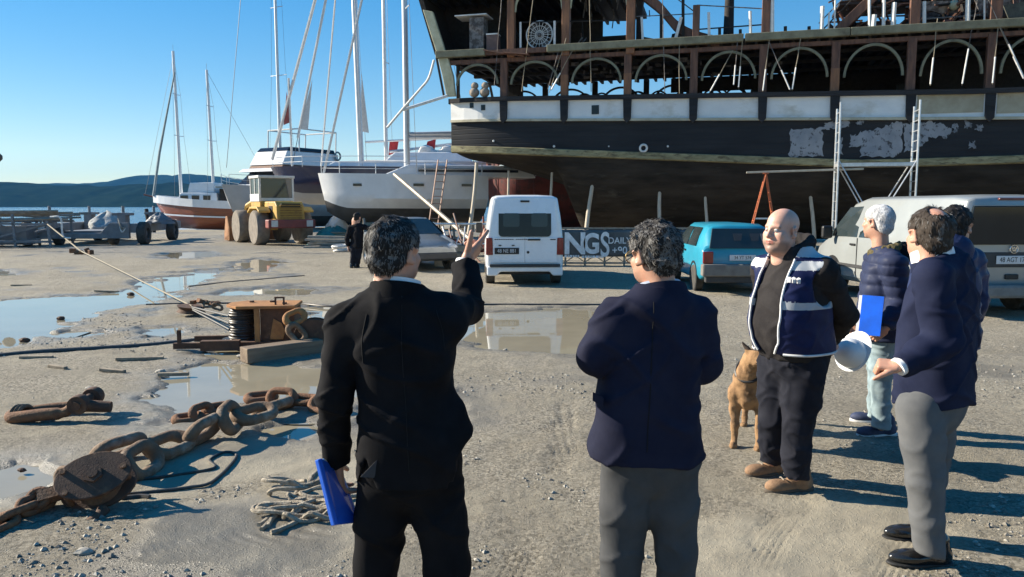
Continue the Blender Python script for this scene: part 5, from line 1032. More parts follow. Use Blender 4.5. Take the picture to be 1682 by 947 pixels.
def nets(f, lo, hi, h):
    lo = np.array(lo, float); hi = np.array(hi, float); n = np.ceil((hi-lo)/h).astype(int)+1; n = ((n+3)//4)*4
    nc_ = n//4+1; ax = [lo[i]+h*(4*np.arange(nc_[i])+1.5) for i in range(3)]
    cp = np.stack(np.meshgrid(*ax, indexing='ij'), -1).reshape(-1, 3); cv = f(cp).reshape(nc_)
    big = np.repeat(np.repeat(np.repeat(cv, 4, 0), 4, 1), 4, 2)[:n[0], :n[1], :n[2]].astype(np.float64).copy()
    near = np.abs(big) < h*7.5; ii = np.argwhere(near)
    if len(ii):
        out = np.empty(len(ii)); st = 200000
        for s in range(0, len(ii), st): out[s:s+st] = f(lo+h*ii[s:s+st])
        big[near] = out
    v = big; ins = v < 0; N = np.array(v.shape)-1; acc = np.zeros((*N, 3)); cnt = np.zeros(N)
    cor = [(0, 0, 0), (1, 0, 0), (0, 1, 0), (1, 1, 0), (0, 0, 1), (1, 0, 1), (0, 1, 1), (1, 1, 1)]
    sl_ = lambda c: v[c[0]:c[0]+N[0], c[1]:c[1]+N[1], c[2]:c[2]+N[2]]
    for a in range(8):
        for b in range(a+1, 8):
            ca, cb = np.array(cor[a]), np.array(cor[b])
            if np.abs(ca-cb).sum() != 1: continue
            va, vb = sl_(ca), sl_(cb); m = (va < 0) != (vb < 0)
            if not m.any(): continue
            t = va[m]/(va[m]-vb[m]); acc[m] += ca+t[:, None]*(cb-ca); cnt[m] += 1
    act = cnt > 0; id_ = -np.ones(N, int); id_[act] = np.arange(act.sum()); V = lo+h*(np.argwhere(act)+acc[act]/cnt[act][:, None]); F = []
    for ax_ in range(3):
        o1, o2 = [(1, 2), (2, 0), (0, 1)][ax_]
        s0 = [slice(1, N[i]) for i in range(3)]; s0[ax_] = slice(0, N[ax_]); A = ins[tuple(s0)]; s1 = list(s0); s1[ax_] = slice(1, N[ax_]+1); B = ins[tuple(s1)]
        for flip in (0, 1):
            e = np.argwhere((A & ~B) if not flip else (~A & B))
            if not len(e): continue
            off = np.ones(3, int); off[ax_] = 0; e = e+off
            def cell(d1, d2):
                q = e.copy(); q[:, o1] -= d1; q[:, o2] -= d2; return id_[q[:, 0], q[:, 1], q[:, 2]]
            qd = np.stack([cell(1, 1), cell(0, 1), cell(0, 0), cell(1, 0)], 1)
            F.append(qd if not flip else qd[:, ::-1])
    F = np.concatenate(F) if F else np.zeros((0, 4), int); return V, F[(F >= 0).all(1)]
def vnorm(V, F):
    n = np.cross(V[F[:, 2]]-V[F[:, 0]], V[F[:, 3]]-V[F[:, 1]]); o = np.zeros_like(V)
    for k in range(4): np.add.at(o, F[:, k], n)
    return o/(np.linalg.norm(o, axis=1, keepdims=True)+1e-12)
def folds(V, F, amp, fr, seed=0, mask=None):
    N = vnorm(V, F); w = n3(V, (3, 3, 3), seed+9)-.5; Q = V+w[:, None]*.10; c_ = .82; s_ = .57
    Q1 = np.stack([Q[:, 0]*c_-Q[:, 2]*s_, Q[:, 1], Q[:, 0]*s_+Q[:, 2]*c_], 1); Q2 = np.stack([Q[:, 0]*c_+Q[:, 2]*s_, Q[:, 1], -Q[:, 0]*s_+Q[:, 2]*c_], 1)
    a = n3(Q1, fr, seed); e = n3(Q2, np.array(fr)*1.25, seed+5); r = np.exp(-((a-.5)/.07)**2)+.8*np.exp(-((e-.5)/.06)**2)
    b = n3(V, np.array(fr)*.8, seed+3)-.5; d = amp*(r*.85-.45+b*.9)
    if mask is not None: d = d*mask
    return V+N*d[:, None]
# ---- materials
M_skin_c = {}
def mat_skin(name, c):
    if name in M_skin_c: return M_skin_c[name]
    m = M(name, c, .48, c2=tuple(x*.86 for x in c), sc=22, bump=.08, bsc=160, c3=(c[0]*1.02, c[1]*.78, c[2]*.72), sc3=9, lo3=.5, hi3=.8)
    n = m.node_tree.nodes; l = m.node_tree.links; b = n['Principled BSDF']; src = b.inputs['Base Color'].links[0].from_socket
    for at, col in (('lip', (.36, .12, .10)), ('stub', (.16, .12, .10)), ('brow', (.05, .035, .025))):
        a = n.new('ShaderNodeAttribute'); a.attribute_name = at; x = n.new('ShaderNodeMix'); x.data_type = 'RGBA'; x.inputs[7].default_value = (*col, 1)
        l.new(a.outputs['Fac'], x.inputs[0]); l.new(src, x.inputs[6]); src = x.outputs[2]
    l.new(src, b.inputs['Base Color']); b.inputs['Subsurface Weight'].default_value = .12; b.inputs['Subsurface Radius'].default_value = (.012, .005, .003)
    M_skin_c[name] = m; return m
M_eyew = M('eye_white', (.62, .58, .54), .2); M_iris = M('dark_iris', (.03, .02, .015), .15)
def cloth(name, c, c2=None, rough=.85, bump=.12, bsc=420, sc=9, **k): return M(name, c, rough, c2=c2 or tuple(x*.78 for x in c), sc=sc, bump=bump, bsc=bsc, spec=.10, **k)
# ---- head
def head_sd(p, o=None):
    o = o or {}; fat = o.get('fat', 0.)
    q = p.copy(); q[:, 0] = np.abs(q[:, 0])
    d = ell(q, (0, -.014, .034), (.0765, .098, .086))
    d = smin(d, ell(q, (0, .026, -.040), (.060+fat*.6, .064, .074)), .03)
    d = smin(d, ell(q, (.030+fat, .030, -.062), (.032+fat*.5, .045, .040)), .03)
    d = smin(d, ell(q, (0, .071, -.098), (.024, .020, .017)), .022)
    d = smin(d, rc(q, (0, .083, .018), (.040, .070, .022), .011, .009), .016)
    d = smin(d, ell(q, (.042, .058, -.022), (.024, .020, .020)), .02)
    d = smax(d, -ell(q, (.031, .097, .003), (.019, .016, .012)), .012)
    d = smin(d, rc(q, (0, .086, .014), (0, .107, -.026), .0075, .0125), .010)
    d = smin(d, ell(q, (.012, .094, -.032), (.0085, .010, .008)), .006)
    d = smin(d, ell(q, (0, .082, -.058), (.026, .014, .016)), .012)
    d = smin(d, rc(q, (0, .0945, -.055), (.018, .0865, -.0575), .0052, .003), .005)
    d = smin(d, rc(q, (0, .0930, -.0665), (.016, .0850, -.0640), .0062, .003), .005)
    d = smax(d, -rc(q, (0, .1005, -.0605), (.022, .088, -.0605), .0022, .0012), .004)
    d = smin(d, rc(q, (0, -.022, -.06), (0, -.034, -.165), .053+fat, .056+fat), .035)
    if fat: d = smin(d, ell(q, (0, .035, -.105), (.05, .045, .026)), .03)
    e = rbox(q, (.081, -.012, -.006), (.009, .019, .032), .008, Euler((-.25, 0, -.42)).to_matrix())
    e = smax(e, -ell(q, (.092, -.008, -.002), (.010, .012, .019)), .006)
    d = smin(d, e, .007); return d
def hairline(y, front=.074, mid=.012, nape=-.082, fx=.09):
    return np.interp(y, [-.12, -.075, -.028, -.020, .030, .042, fx-.012, fx, .13], [nape-.01, nape, -.035, mid, mid-.005, .03, front-.012, front, front+.03])
def build_head(body_parts, S, Mh, res=.0042):
    V, F = nets(lambda p: head_sd(p, S), (-.112, -.135, -.235), (.112, .135, .135), res)
    ax = np.abs(V[:, 0]); lip = ((ax < .024) & (V[:, 1] > .078) & (np.abs(V[:, 2]+.0605-0.0) < .0105)).astype(float)*.8
    brow = np.exp(-((V[:, 2]-.0225-.12*(ax-.03)*(ax > .03)*-1)/.005)**2)*((ax > .012) & (ax < .052) & (V[:, 1] > .045))*S.get('brow', .8)
    st = np.clip((-.045-V[:, 2])/.02, 0, 1)*np.clip((V[:, 1]-.0)/.03, 0, 1)*np.clip((V[:, 2]+.125)/.02, 0, 1)*S.get('stubble', .35)*(1-lip)
    W_ = np.array([tuple(Mh @ Vector(q)) for q in V]); body_parts.append((W_, F, dict(lip=lip, brow=brow, stub=st)))
def hair(S, Mh, parent, mats, o=None, res=.0055):
    o = o or {}; off = o.get('off', .010)
    def f(p):
        q = p.copy(); q[:, 0] = np.abs(q[:, 0])
        d = ell(q, (0, -.016, .036), (.0765+off, .098+off*1.1, .086+off)); d = smin(d, ell(q, (0, -.05, -.03), (.062+off, .055+off, .06)), .02)
        hl = hairline(p[:, 1], o.get('front', .074), nape=o.get('nape', -.08)); d = smax(d, hl-p[:, 2], .006)
        d = np.maximum(d, -head_sd(p, S)-.010)
        e = ell(q, (.09, -.006, -.006), (.022, .024, .036)); d = smax(d, -e, .006)
        if 'bald' in o: c, r = o['bald']; d = smax(d, -ell(q, c, r), .012)
        return d+(n3(p, (60, 60, 60), 2)-.5)*.012*o.get('rough', 1)+(n3(p, (22, 22, 22), 4)-.5)*.014*o.get('rough', 1)
    V, F = nets(f, (-.13, -.15, -.15), (.13, .13, .16), res); N = vnorm(V, F); mi = list((n3(V[F[:, 0]], (30, 30, 30), 8) > o.get('grey', .6)).astype(int)); Vl = V.tolist(); Fl = [tuple(q) for q in F.tolist()]
    rg = np.random.RandomState(3); cnt = o.get('strands', 2600); pick = rg.randint(0, len(V), cnt); L = o.get('len', .03); cur = o.get('curl', .3); lift = o.get('lift', .25)
    for i in pick:
        b = V[i]; n = N[i]
        if b[2] < hairline(np.array([b[1]]), o.get('front', .074))[0]+.004: continue
        cr = np.array([0, -.03, .13]); t = b-cr; t = t-n*(t@n); t = t/(np.linalg.norm(t)+1e-9); r_ = rg.randn(3)*cur; t = t+r_-n*(r_@n); t = t/(np.linalg.norm(t)+1e-9)
        l_ = L*rg.uniform(.5, 1.2); s = np.cross(n, t); wd = rg.uniform(.0010, .0022); k = len(Vl); lf = lift*rg.uniform(.3, 1.6)
        for q, w_ in ((0, 1), (.5, .9), (1, .15)):
            c = b+t*l_*q+n*(lf*l_*(q-.45*q*q)-.001); Vl += [(c-s*wd*w_).tolist(), (c+s*wd*w_).tolist()]
        Fl += [(k, k+1, k+3, k+2), (k+2, k+3, k+5, k+4)]; g = int(rg.rand() > o.get('grey', .6)+.3*(t[2] > 9)); mi += [g, g]
    Vw = [tuple(Mh @ Vector(q)) for q in Vl]; me = bpy.data.meshes.new('hair'); me.from_pydata(Vw, [], Fl)
    for m in mats: me.materials.append(m)
    me.polygons.foreach_set('material_index', mi); me.polygons.foreach_set('use_smooth', [True]*len(Fl)); ob = bpy.data.objects.new('hair', me); return link(ob, parent)
# ---- hand : wrist at origin, fingers +y, palm towards -z, thumb on +x
def hand_pts(curl, spread=.10, thumb=(.70, .65, -.30), thc=.3):
    ch = []; xs = [.030, .010, -.010, -.029]; ln = [.070, .079, .074, .058]
    for i in range(4):
        a = 0; p = np.array([xs[i], .088-abs(i-1.2)*.004, 0.]); pts = [np.array([xs[i]*.8, .05, 0.]), p]; yaw = (1.5-i)*spread*(1-min(curl[i][0], 1.2)/1.4); L = ln[i]
        for k, fr in enumerate((.46, .30, .24)):
            a += curl[i][k]; d = np.array([math.sin(yaw)*math.cos(a), math.cos(yaw)*math.cos(a), -math.sin(a)]); p = p+d*L*fr; pts.append(p)
        ch.append((pts, [.0105, .0102, .0092, .0084, .0068]))
    t = np.array(thumb, float); t /= np.linalg.norm(t); p = np.array([.022, .018, -.006]); pts = [p]; up = np.array([-.5, .4, -.75]); p = p+t*.042; pts.append(p)
    for fr in (.032, .026): t = t+up*thc*.5; t /= np.linalg.norm(t); p = p+t*fr; pts.append(p)
    ch.append((pts, [.0145, .0125, .0105, .0082])); return ch
def build_hand(parts, Mw, curl, mirror=False, res=.0034, **k):
    ch = hand_pts(curl, **k)
    def f(p):
        d = rbox(p, (0, .047, 0), (.040, .046, .0135), .013); d = smin(d, rc(p, (0, -.035, 0), (0, .01, 0), .026, .024), .02); d = smin(d, ell(p, (.022, .03, -.008), (.018, .028, .014)), .012)
        for pts, rs in ch: d = smin(d, chain(p, pts, rs), .0045)
        return d
    V, F = nets(f, (-.09, -.11, -.11), (.12, .19, .05), res)
    if mirror: V = V*np.array([-1, 1, 1]); F = F[:, ::-1]
    parts.append((np.array([tuple(Mw @ Vector(q)) for q in V]), F, {}))
def frame(pos, fwd, palm):      # matrix : +y = fingers, -z = palm direction
    y = Vector(fwd).normalized(); z = -Vector(palm); z = (z-y*z.dot(y)).normalized(); x = y.cross(z)
    m = Matrix((x, y, z)).transposed().to_4x4(); m.translation = Vector(pos); return m
RELAX = [(.35, .45, .3)]*4; FIST = [(1.25, 1.45, .9)]*4; HOLD = [(.7, .8, .5)]*4; POINT = [(.02, .08, .05), (1.0, 1.2, .7), (1.15, 1.3, .8), (1.2, 1.3, .8)]
def join_body(parts, mats, parent, name='body'):
    Vs, Fs, off = [], [], 0; at = {}
    n = sum(len(p[0]) for p in parts)
    for nm in ('lip', 'brow', 'stub'): at[nm] = np.zeros(n, np.float32)
    for V, F, A in parts:
        for nm in A: at[nm][off:off+len(V)] = A[nm]
        Vs.append(V); Fs.append(F+off); off += len(V)
    o = npobj(name, np.concatenate(Vs), np.concatenate(Fs), mats, parent)
    for nm in at: a = o.data.attributes.new(nm, 'FLOAT', 'POINT'); a.data.foreach_set('value', at[nm])
    return o
def eyes(Mh, parent):
    for s in (-1, 1):
        mb = MB(); mb.m = 0; mb.sph((0, 0, 0), .0115, 10); mb.m = 1; mb.sph((0, .0072, -.0005), (.0056, .0052, .0056), 8)
        o = mb.build('eye', [M_eyew, M_iris], parent, smooth=True); o.matrix_local = Mh @ Matrix.Translation((s*.031, .0765, .004))
def shoe(parent, pos, yaw, m_up, m_sole, kind='dress', sc=1.):
    L = .145*sc
    def f(p):
        d = smin(ell(p, (0, .075, .034), (.046, .105, .036)), ell(p, (0, -.055, .045), (.037, .052, .050)), .03)
        d = smin(d, rc(p, (0, -.035, .05), (0, -.045, .115), .044, .042), .03)
        if kind != 'dress': d = smin(d, ell(p, (0, .12, .038), (.045, .06, .034)), .02); d = smin(d, ell(p, (0, .0, .075), (.034, .05, .035)), .02)
        return smax(d, .012-p[:, 2], .004)
    V, F = nets(f, (-.08, -.14, -.02), (.08, .21, .19), .006); Mx = Matrix.Translation(pos) @ Matrix.Rotation(yaw, 4, 'Z'); Mx = Mx @ Matrix.Scale(sc, 4)
    o = npobj('shoe', np.array([tuple(Mx @ Vector(q)) for q in V]), F, m_up, parent)
    def g(p):
        q = p.copy(); d = smin(ell(q*np.array([1, 1, 0]), (0, .075, 0), (.050, .112, .1)), ell(q*np.array([1, 1, 0]), (0, -.055, 0), (.041, .058, .1)), .03); h = .026 if kind != 'dress' else .015; return np.maximum(d, np.maximum(p[:, 2]-h, -p[:, 2]))
    V, F = nets(g, (-.08, -.14, -.02), (.08, .21, .06), .006); npobj('sole', np.array([tuple(Mx @ Vector(q)) for q in V]), F, m_sole, o)
    if kind == 'laced':
        mb = MB()
        for k in range(4): y = .085-k*.028; mb.tube([(-.022, y, .078+k*.012), (0, y+.006, .088+k*.012), (.022, y, .078+k*.012)], .0035, 5)
        mb.tube(bez([(0, .0, .125), (.03, .03, .12), (.045, .05, .09)], 4), .003, 5); mb.tube(bez([(0, .0, .125), (-.03, .03, .12), (-.042, .055, .085)], 4), .003, 5)
        l = mb.build('lace', M('shoelace', (.45, .38, .3), .8), o); l.matrix_local = Mx
    return o
def sdmesh(name, f, lo, hi, h, m, parent, fold=None, post=None, mi=None):
    V, F = nets(f, lo, hi, h)
    if fold: V = folds(V, F, *fold)
    if post: V = post(V, F)
    return npobj(name, V, F, m, parent, mi=mi(V, F) if mi else None)
def bounds(pts, pad): a = np.array([tuple(q) for q in pts]); return a.min(0)-pad, a.max(0)+pad
def coat(parent, J, rows, m, rs=(.078, .068, .060, .052), h=.010, fold=(.007, (5, 5, 9)), n=2.6, k=.030, cut=None, yoke=.075, name='jacket', post=None, mi=None, shl=True, extra=None):
    sl = {}
    def f(p):
        d = loftsd(p, rows, n)
        a, b = np.array(J['sl']), np.array(J['sr']); c = (a+b)/2; c = c+np.array([0, -.01, .045])
        if shl: d = smin(d, rc(p, c, a, yoke, yoke*.88), .05); d = smin(d, rc(p, c, b, yoke, yoke*.88), .05)
        for s in 'lr':
            S_, E_, W_ = [np.array(J[q+s]) for q in 'sew']; mid = (E_+W_)/2
            d = smin(d, chain(p, [S_, E_, mid, W_], rs, .02), np.where(p[:, 2] > min(S_[2], 1.5)-.12, k, .008))
            u = W_-E_; u = u/np.linalg.norm(u); d = np.where(np.linalg.norm(p-W_, axis=1) < .12, smax(d, np.where(((p-E_)@u) > np.linalg.norm(W_-E_)*.5, (p-W_)@u, -1), .004), d)
        if extra: d = extra(p, d)
        if cut: d = cut(p, d)
        return d
    a = np.array(rows); pts = [J[q+s] for q in 'sew' for s in 'lr']+[(r[1]+r[3], r[2]+r[4], r[0]) for r in rows]+[(r[1]-r[3], r[2]-r[4], r[0]) for r in rows]
    lo, hi = bounds(pts, .10); lo[2] = max(lo[2], a[0, 0]-.03); 
    lo[2] = min([a[0, 0]-.03]+[J['w'+s][2]-.1 for s in 'lr'])
    return sdmesh(name, f, lo, hi, h, m, parent, fold, post, mi)
def trousers(parent, J, m, waist=1.0, rs=(.098, .092, .078, .068, .064), rx=.165, ry=.12, cx=0, cy=0, h=.011, fold=(.008, (6, 6, 7)), k=.035, name='trousers', top=None):
    def f(p):
        hl, hr = np.array(J['hl']), np.array(J['hr']); hz = (hl[2]+hr[2])/2
        d = smin(ell(p, (cx, cy, hz+.06), (rx*1.02, ry*1.02, .19)), loftsd(p, [(hz+.05, cx, cy, rx, ry), (waist, cx, cy, rx*.93, ry*.92)], 2.2), .02)
        for s in 'lr':
            H_, K_, A_ = [np.array(J[q+s]) for q in 'hka']; d = smin(d, chain(p, [H_, (H_*.5+K_*.5), K_, (K_*.45+A_*.55), A_], rs, .02), k)
            d = np.where(p[:, 2] < A_[2]+.05, smax(d, A_[2]-.015-p[:, 2]+(p[:, 1]-A_[1])*.12, .004), d)
        return d
    lo, hi = bounds([J[q+s] for q in 'hka' for s in 'lr']+[(cx-rx, cy-ry, waist), (cx+rx, cy+ry, waist)], .10); lo[2] = min(J['al'][2], J['ar'][2])-.06; hi[2] = waist+.03
    return sdmesh(name, f, lo, hi, h, m, parent, fold)
def collar(parent, c, tilt, r, hgt, m, name='shirt_collar', th=.008, opening=0., lean=.0):
    mb = MB(); R_ = Euler(tilt).to_matrix(); ri = []; n = 40; a0 = math.pi/2+opening; a1 = math.pi/2+2*math.pi-opening
    for i in range(n+1):
        a = a0+(a1-a0)*i/n; d = Vector((math.cos(a), math.sin(a), 0)); back = .5-.5*math.sin(a); hh = hgt*(.65+.35*back)
        q = [Vector((d.x*r[0]*(1+lean), d.y*r[1]*(1+lean), -hh*.5)), Vector((d.x*(r[0]-.003), d.y*(r[1]-.003), hh*.5)), Vector((d.x*(r[0]-.003-th), d.y*(r[1]-.003-th), hh*.5)), Vector((d.x*(r[0]-th), d.y*(r[1]-th), -hh*.5))]
        ri.append([Vector(c)+R_ @ x for x in q])
    mb.loft(ri, cap=True); return mb.build(name, m, parent, smooth=True, angle=60)
def HM(c, yaw=0, pitch=0, roll=0, s=1.): return Matrix.Translation(c) @ Euler((pitch, roll, yaw), 'YXZ').to_matrix().to_4x4() @ Matrix.Scale(s, 4)
def inner(J, parts, torso):     # slim body under the clothes
    def f(p):
        d = loftsd(p, torso, 2.2)
        for s in 'lr':
            d = smin(d, chain(p, [J['s'+s], J['e'+s], J['w'+s]], (.045, .038, .026)), .03); d = smin(d, chain(p, [J['h'+s], J['k'+s], J['a'+s]], (.07, .05, .036)), .03)
        return d
    lo, hi = bounds(list(J.values())+[(t[1], t[2], t[0]) for t in torso], .16); V, F = nets(f, lo, hi, .022); parts.append((V, F, {}))
def local(root):
    mi_ = root.matrix_basis.inverted() if False else (Matrix.Translation(root.location) @ Euler(root.rotation_euler).to_matrix().to_4x4()).inverted()
    return lambda px, py, Y: tuple(mi_ @ P(px, py, Y))

from mathutils.bvhtree import BVHTree
M_seam = M('dark_seam_thread', (.004, .004, .005), .9)
def seams(ob, lines, dirv=(0, 1, 0), r=.0022, name='seam', m=None):   # stitched seam lines: points dropped onto the garment along dirv
    tree = BVHTree.FromPolygons([v.co for v in ob.data.vertices], [p.vertices for p in ob.data.polygons]); d = Vector(dirv).normalized()
    for pts in lines:
        out = []
        for q in bez(pts, 6):
            h = tree.ray_cast(Vector(q)-d*1.0, d)
            if h[0] is not None: out.append(h[0]-d*.0010)
        if len(out) > 3: mb = MB(); mb.tube(out, r, 5); mb.build(name, m or M_seam, ob, smooth=True)
# ================================================================ PEOPLE
SK1 = mat_skin('warm_skin', (.50, .27, .185)); SK2 = mat_skin('fair_skin', (.60, .355, .27)); SK3 = mat_skin('tan_skin', (.46, .245, .165))
C_blk = cloth('black_suit_wool', (.0065, .0065, .0078), (.010, .010, .012)); C_nav = cloth('navy_blazer_wool', (.012, .0135, .029), (.017, .019, .038)); C_nav2 = cloth('navy_suit_wool', (.012, .0155, .037), (.017, .0215, .048))
C_gry = cloth('grey_flannel', (.055, .058, .062), (.072, .074, .078), bsc=300); C_gry2 = cloth('mid_grey_trouser', (.095, .099, .105), (.12, .123, .127), bsc=300)
C_wht = cloth('white_shirt_cotton', (.74, .75, .76), (.66, .67, .69)); C_swt = cloth('black_sweatshirt', (.022, .020, .021), (.034, .031, .031), bump=.3, bsc=160); C_jog = cloth('navy_black_joggers', (.013, .014, .020), (.021, .022, .03))
C_vest = cloth('navy_vest_nylon', (.013, .017, .055), (.02, .026, .08), rough=.45); C_silv = cloth('silver_reflective_tape', (.46, .48, .50), (.38, .40, .42), rough=.4); C_pipe = cloth('white_piping', (.7, .7, .7))
C_puf = cloth('navy_quilted_nylon', (.024, .030, .062), (.034, .042, .082), rough=.5, bump=.05); C_jean = cloth('washed_pale_denim', (.26, .33, .35), (.18, .24, .27), bsc=250, sc=14); C_olv = cloth('olive_fleece', (.15, .125, .065), (.09, .075, .04), bump=.8, bsc=60)
L_blk = M('polished_black_leather', (.012, .012, .013), .18, c2=(.02, .02, .02), sc=10, coat=.4); L_tan = M('tan_suede', (.30, .18, .10), .85, c2=(.20, .12, .07), sc=25, bump=.3, bsc=120); S_blk = M('black_rubber_sole', (.02, .02, .02), .7); S_wht = M('white_rubber_sole', (.7, .7, .7), .6); S_brn = M('brown_rubber_sole', (.10, .08, .06), .8); L_nav = M('navy_trainer_mesh', (.02, .03, .07), .7, c2=(.04, .05, .1), sc=30)
H_blk = M('black_hair', (.011, .010, .010), .7, spec=.25, c2=(.02, .018, .017), sc=60); H_gry = M('grey_hair', (.15, .145, .14), .75, spec=.25, c2=(.09, .088, .085), sc=60); H_wht = M('white_hair', (.60, .60, .60), .75, spec=.25, c2=(.42, .42, .43), sc=60); H_lgt = M('light_grey_hair', (.42, .42, .425), .75, spec=.25, c2=(.3, .3, .31), sc=60); H_brn = M('dark_brown_hair', (.028, .021, .016), .7, spec=.25, c2=(.05, .038, .03), sc=60)
def row(J, Y, y, x0, x1, ry, cy=0., kx=1.):
    a = J(x0, y, Y); b = J(x1, y, Y); return (a[2], (a[0]+b[0])/2, cy, abs(b[0]-a[0])/2*kx, ry)
def prow(J, Y, y, x0, x1, rx, ry, dy=0.):   # turned figure: centre from the picture, girth given
    c = J((x0+x1)/2, y, Y+dy); return (c[2], c[0], c[1], rx, ry)
def finish_body(parts, mat, root): return join_body(parts, mat, root)
def blade(mb, pts, th=.003): mb.prism(pts, (0, 0, 0), (1, 0, 0), (0, 1, 0), (0, 0, 1), th)
# ---- 1 : man in black suit pointing to the right
X = P(676, 785, 2.55).x; m1 = thing('person', 'person in a black suit seen from behind, pointing, blue folder in lowered hand', 'person', (X, 2.55, 0), 0)
L = local(m1); J = dict(sl=L(574, 532, 2.56), el=L(549, 650, 2.52), wl=L(551, 757, 2.63), sr=L(728, 520, 2.58), er=L(769, 508, 2.83), wr=L(764, 434, 2.97), hl=L(634, 775, 2.56), hr=L(713, 775, 2.56), kl=L(618, 920, 2.62), kr=L(733, 924, 2.56), al=L(600, 1088, 2.66), ar=L(742, 1090, 2.56))
S = dict(stubble=.3); hm = HM(L(649, 414, 2.57), -.48, -.06, .04, .95); parts = []
build_head(parts, S, hm)
build_hand(parts, frame(Vector(L(764, 431, 2.975)), (.22, .18, .26), (-.75, .3, .55)), [(.0, .05, .05), (.12, .22, .15), (1.0, 1.1, .7), (1.1, 1.2, .7)], mirror=True, spread=.03, thumb=(.72, .62, -.2), thc=.15)
build_hand(parts, frame(Vector(L(554, 757, 2.63)), (.05, .16, -.95), (.8, .35, 0)), [(.45, .6, .4)]*4)
inner(J, parts, [(.85, .0, 0, .13, .09), (1.1, 0, 0, .12, .08), (1.35, 0, 0, .13, .08), (1.45, -.03, 0, .06, .06)])
finish_body(parts, SK1, m1); hair(S, hm, m1, [H_blk, H_gry], dict(off=.009, grey=.62, strands=5200, len=.020, curl=.3, lift=.22, rough=.7)); eyes(hm, m1)
rows = [row(L, 2.55, 792, 588, 768, .145), row(L, 2.55, 740, 588, 775, .15), row(L, 2.55, 705, 589, 770, .148), row(L, 2.55, 640, 589, 742, .130), row(L, 2.55, 590, 586, 746, .135), row(L, 2.55, 545, 574, 742, .125), row(L, 2.55, 500, 600, 720, .085), row(L, 2.55, 470, 630, 690, .06)]
zh = L(600, 784, 2.55)[2]; xr = L(748, 740, 2.55)[0]; zr_ = L(750, 738, 2.55)[2]; xv = L(606, 750, 2.5)[0]; zv = L(606, 752, 2.45)[2]
def cut(p, d):
    hem = np.where(p[:, 0] > xr, zr_+(p[:, 0]-xr)*1.05, zh); d = np.where((p[:, 2] < 1.0) & (np.linalg.norm(p-np.array(J['wl']), axis=1) > .11) & (p[:, 0] > L(578, 760, 2.55)[0]), smax(d, hem-p[:, 2], .004), d)
    w = np.maximum(np.abs(p[:, 0]-xv)-(zv-p[:, 2])*.36, p[:, 2]-zv); return np.where(p[:, 1] < -.02, np.maximum(d, -np.maximum(w, p[:, 1]+.04)), d)
def flare(p, d): return smin(d, rc(p, L(728, 640, 2.55), L(764, 735, 2.56), .04, .062), .03)
j1 = coat(m1, J, rows, C_blk, fold=(.0095, (3.5, 4, 9), 2), cut=cut, extra=flare, yoke=.085, rs=(.078, .060, .055, .050), h=.0082)
seams(j1, [[L(655, 490, 2.4), L(660, 600, 2.4), L(668, 700, 2.4), L(672, 778, 2.4)], [L(596, 520, 2.4), L(590, 560, 2.4), L(592, 600, 2.4)], [L(712, 515, 2.4), L(722, 545, 2.4), L(728, 580, 2.4)]], r=.0014)
collar(m1, L(652, 470, 2.565), (-.22, .06, 0), (.083, .078), .05, C_wht); collar(m1, L(653, 479, 2.562), (-.22, .06, 0), (.096, .088), .058, C_blk, 'coat_collar', .014, .35, .08)
trousers(m1, J, C_blk, waist=1.02, rx=.172, ry=.125, cx=L(675, 775, 2.55)[0], rs=(.100, .096, .083, .078, .076), fold=(.009, (5, 5, 6), 4))
mb = MB(); c = Vector(L(764, 436, 2.968)); d = Vector((.06, .12, .26)).normalized(); x = d.orthogonal().normalized(); y = d.cross(x); mb.loft([mb.ring(c-d*.03, x, y, .042, 16), mb.ring(c+d*.018, x, y, .041, 16)]); mb.build('shirt_cuff', C_wht, m1, smooth=True, angle=50)
mb = MB(); a = L(588, 779, 2.42); mb.add([L(592, 783, 2.425), L(633, 785, 2.425), L(622, 752, 2.42)], [(0, 1, 2)]); mb.build('vent_flap', cloth('sunlit_suit_grey', (.055, .055, .06)), m1, solid=.004)  # sunlight on the vent flap, put into its lighter grey colour
for s, yw in (('al', .15), ('ar', -.25)): q = Vector(J[s]); shoe(m1, (q.x, q.y-.02, 0), yw, L_blk, S_blk)
# blue folder hanging from the lowered hand
fo = thing('folder', 'blue plastic folder with white sheets held low by the pointing man', 'folder', P(553, 790, 2.62)); mb = MB()
def W4(q, Y): return P(*q, Y)-P(553, 790, 2.62)
c4 = [W4((523, 754), 2.54), W4((550, 862), 2.50), W4((586, 858), 2.62), W4((556, 772), 2.66)]
def sheet(nm, m, c4, off, th, par):
    n_ = (c4[1]-c4[0]).cross(c4[3]-c4[0]).normalized(); n_ = -n_ if n_.y > 0 else n_; mb = MB(); a = [q+n_*off for q in c4]; b = [q+n_*(off+th) for q in c4]; mb.add(a+b, [(0, 1, 2, 3), (7, 6, 5, 4), (0, 4, 5, 1), (1, 5, 6, 2), (2, 6, 7, 3), (3, 7, 4, 0)]); return mb.build(nm, m, par, bevel=.0008)
M_bluf = M('blue_plastic_folder', (.03, .13, .62), .3, c2=(.025, .11, .52)); M_pap = M('white_paper', (.75, .76, .78), .8)
sheet('cover', M_bluf, c4, -.008, .0025, fo); sheet('cover', M_bluf, c4, .008, .0025, fo)
sheet('paper', M_pap, [c4[0].lerp(c4[2], .02)+Vector((.006, .02, 0)), c4[1].lerp(c4[0], .03)+Vector((.006, .02, 0)), c4[2]+Vector((.008, .012, -.004)), c4[3]+Vector((.004, .01, 0))], -.004, .009, fo); mb = MB(); mb.bar(c4[0], c4[1], .019, .019); mb.build('spine', M_bluf, fo, bevel=.003)
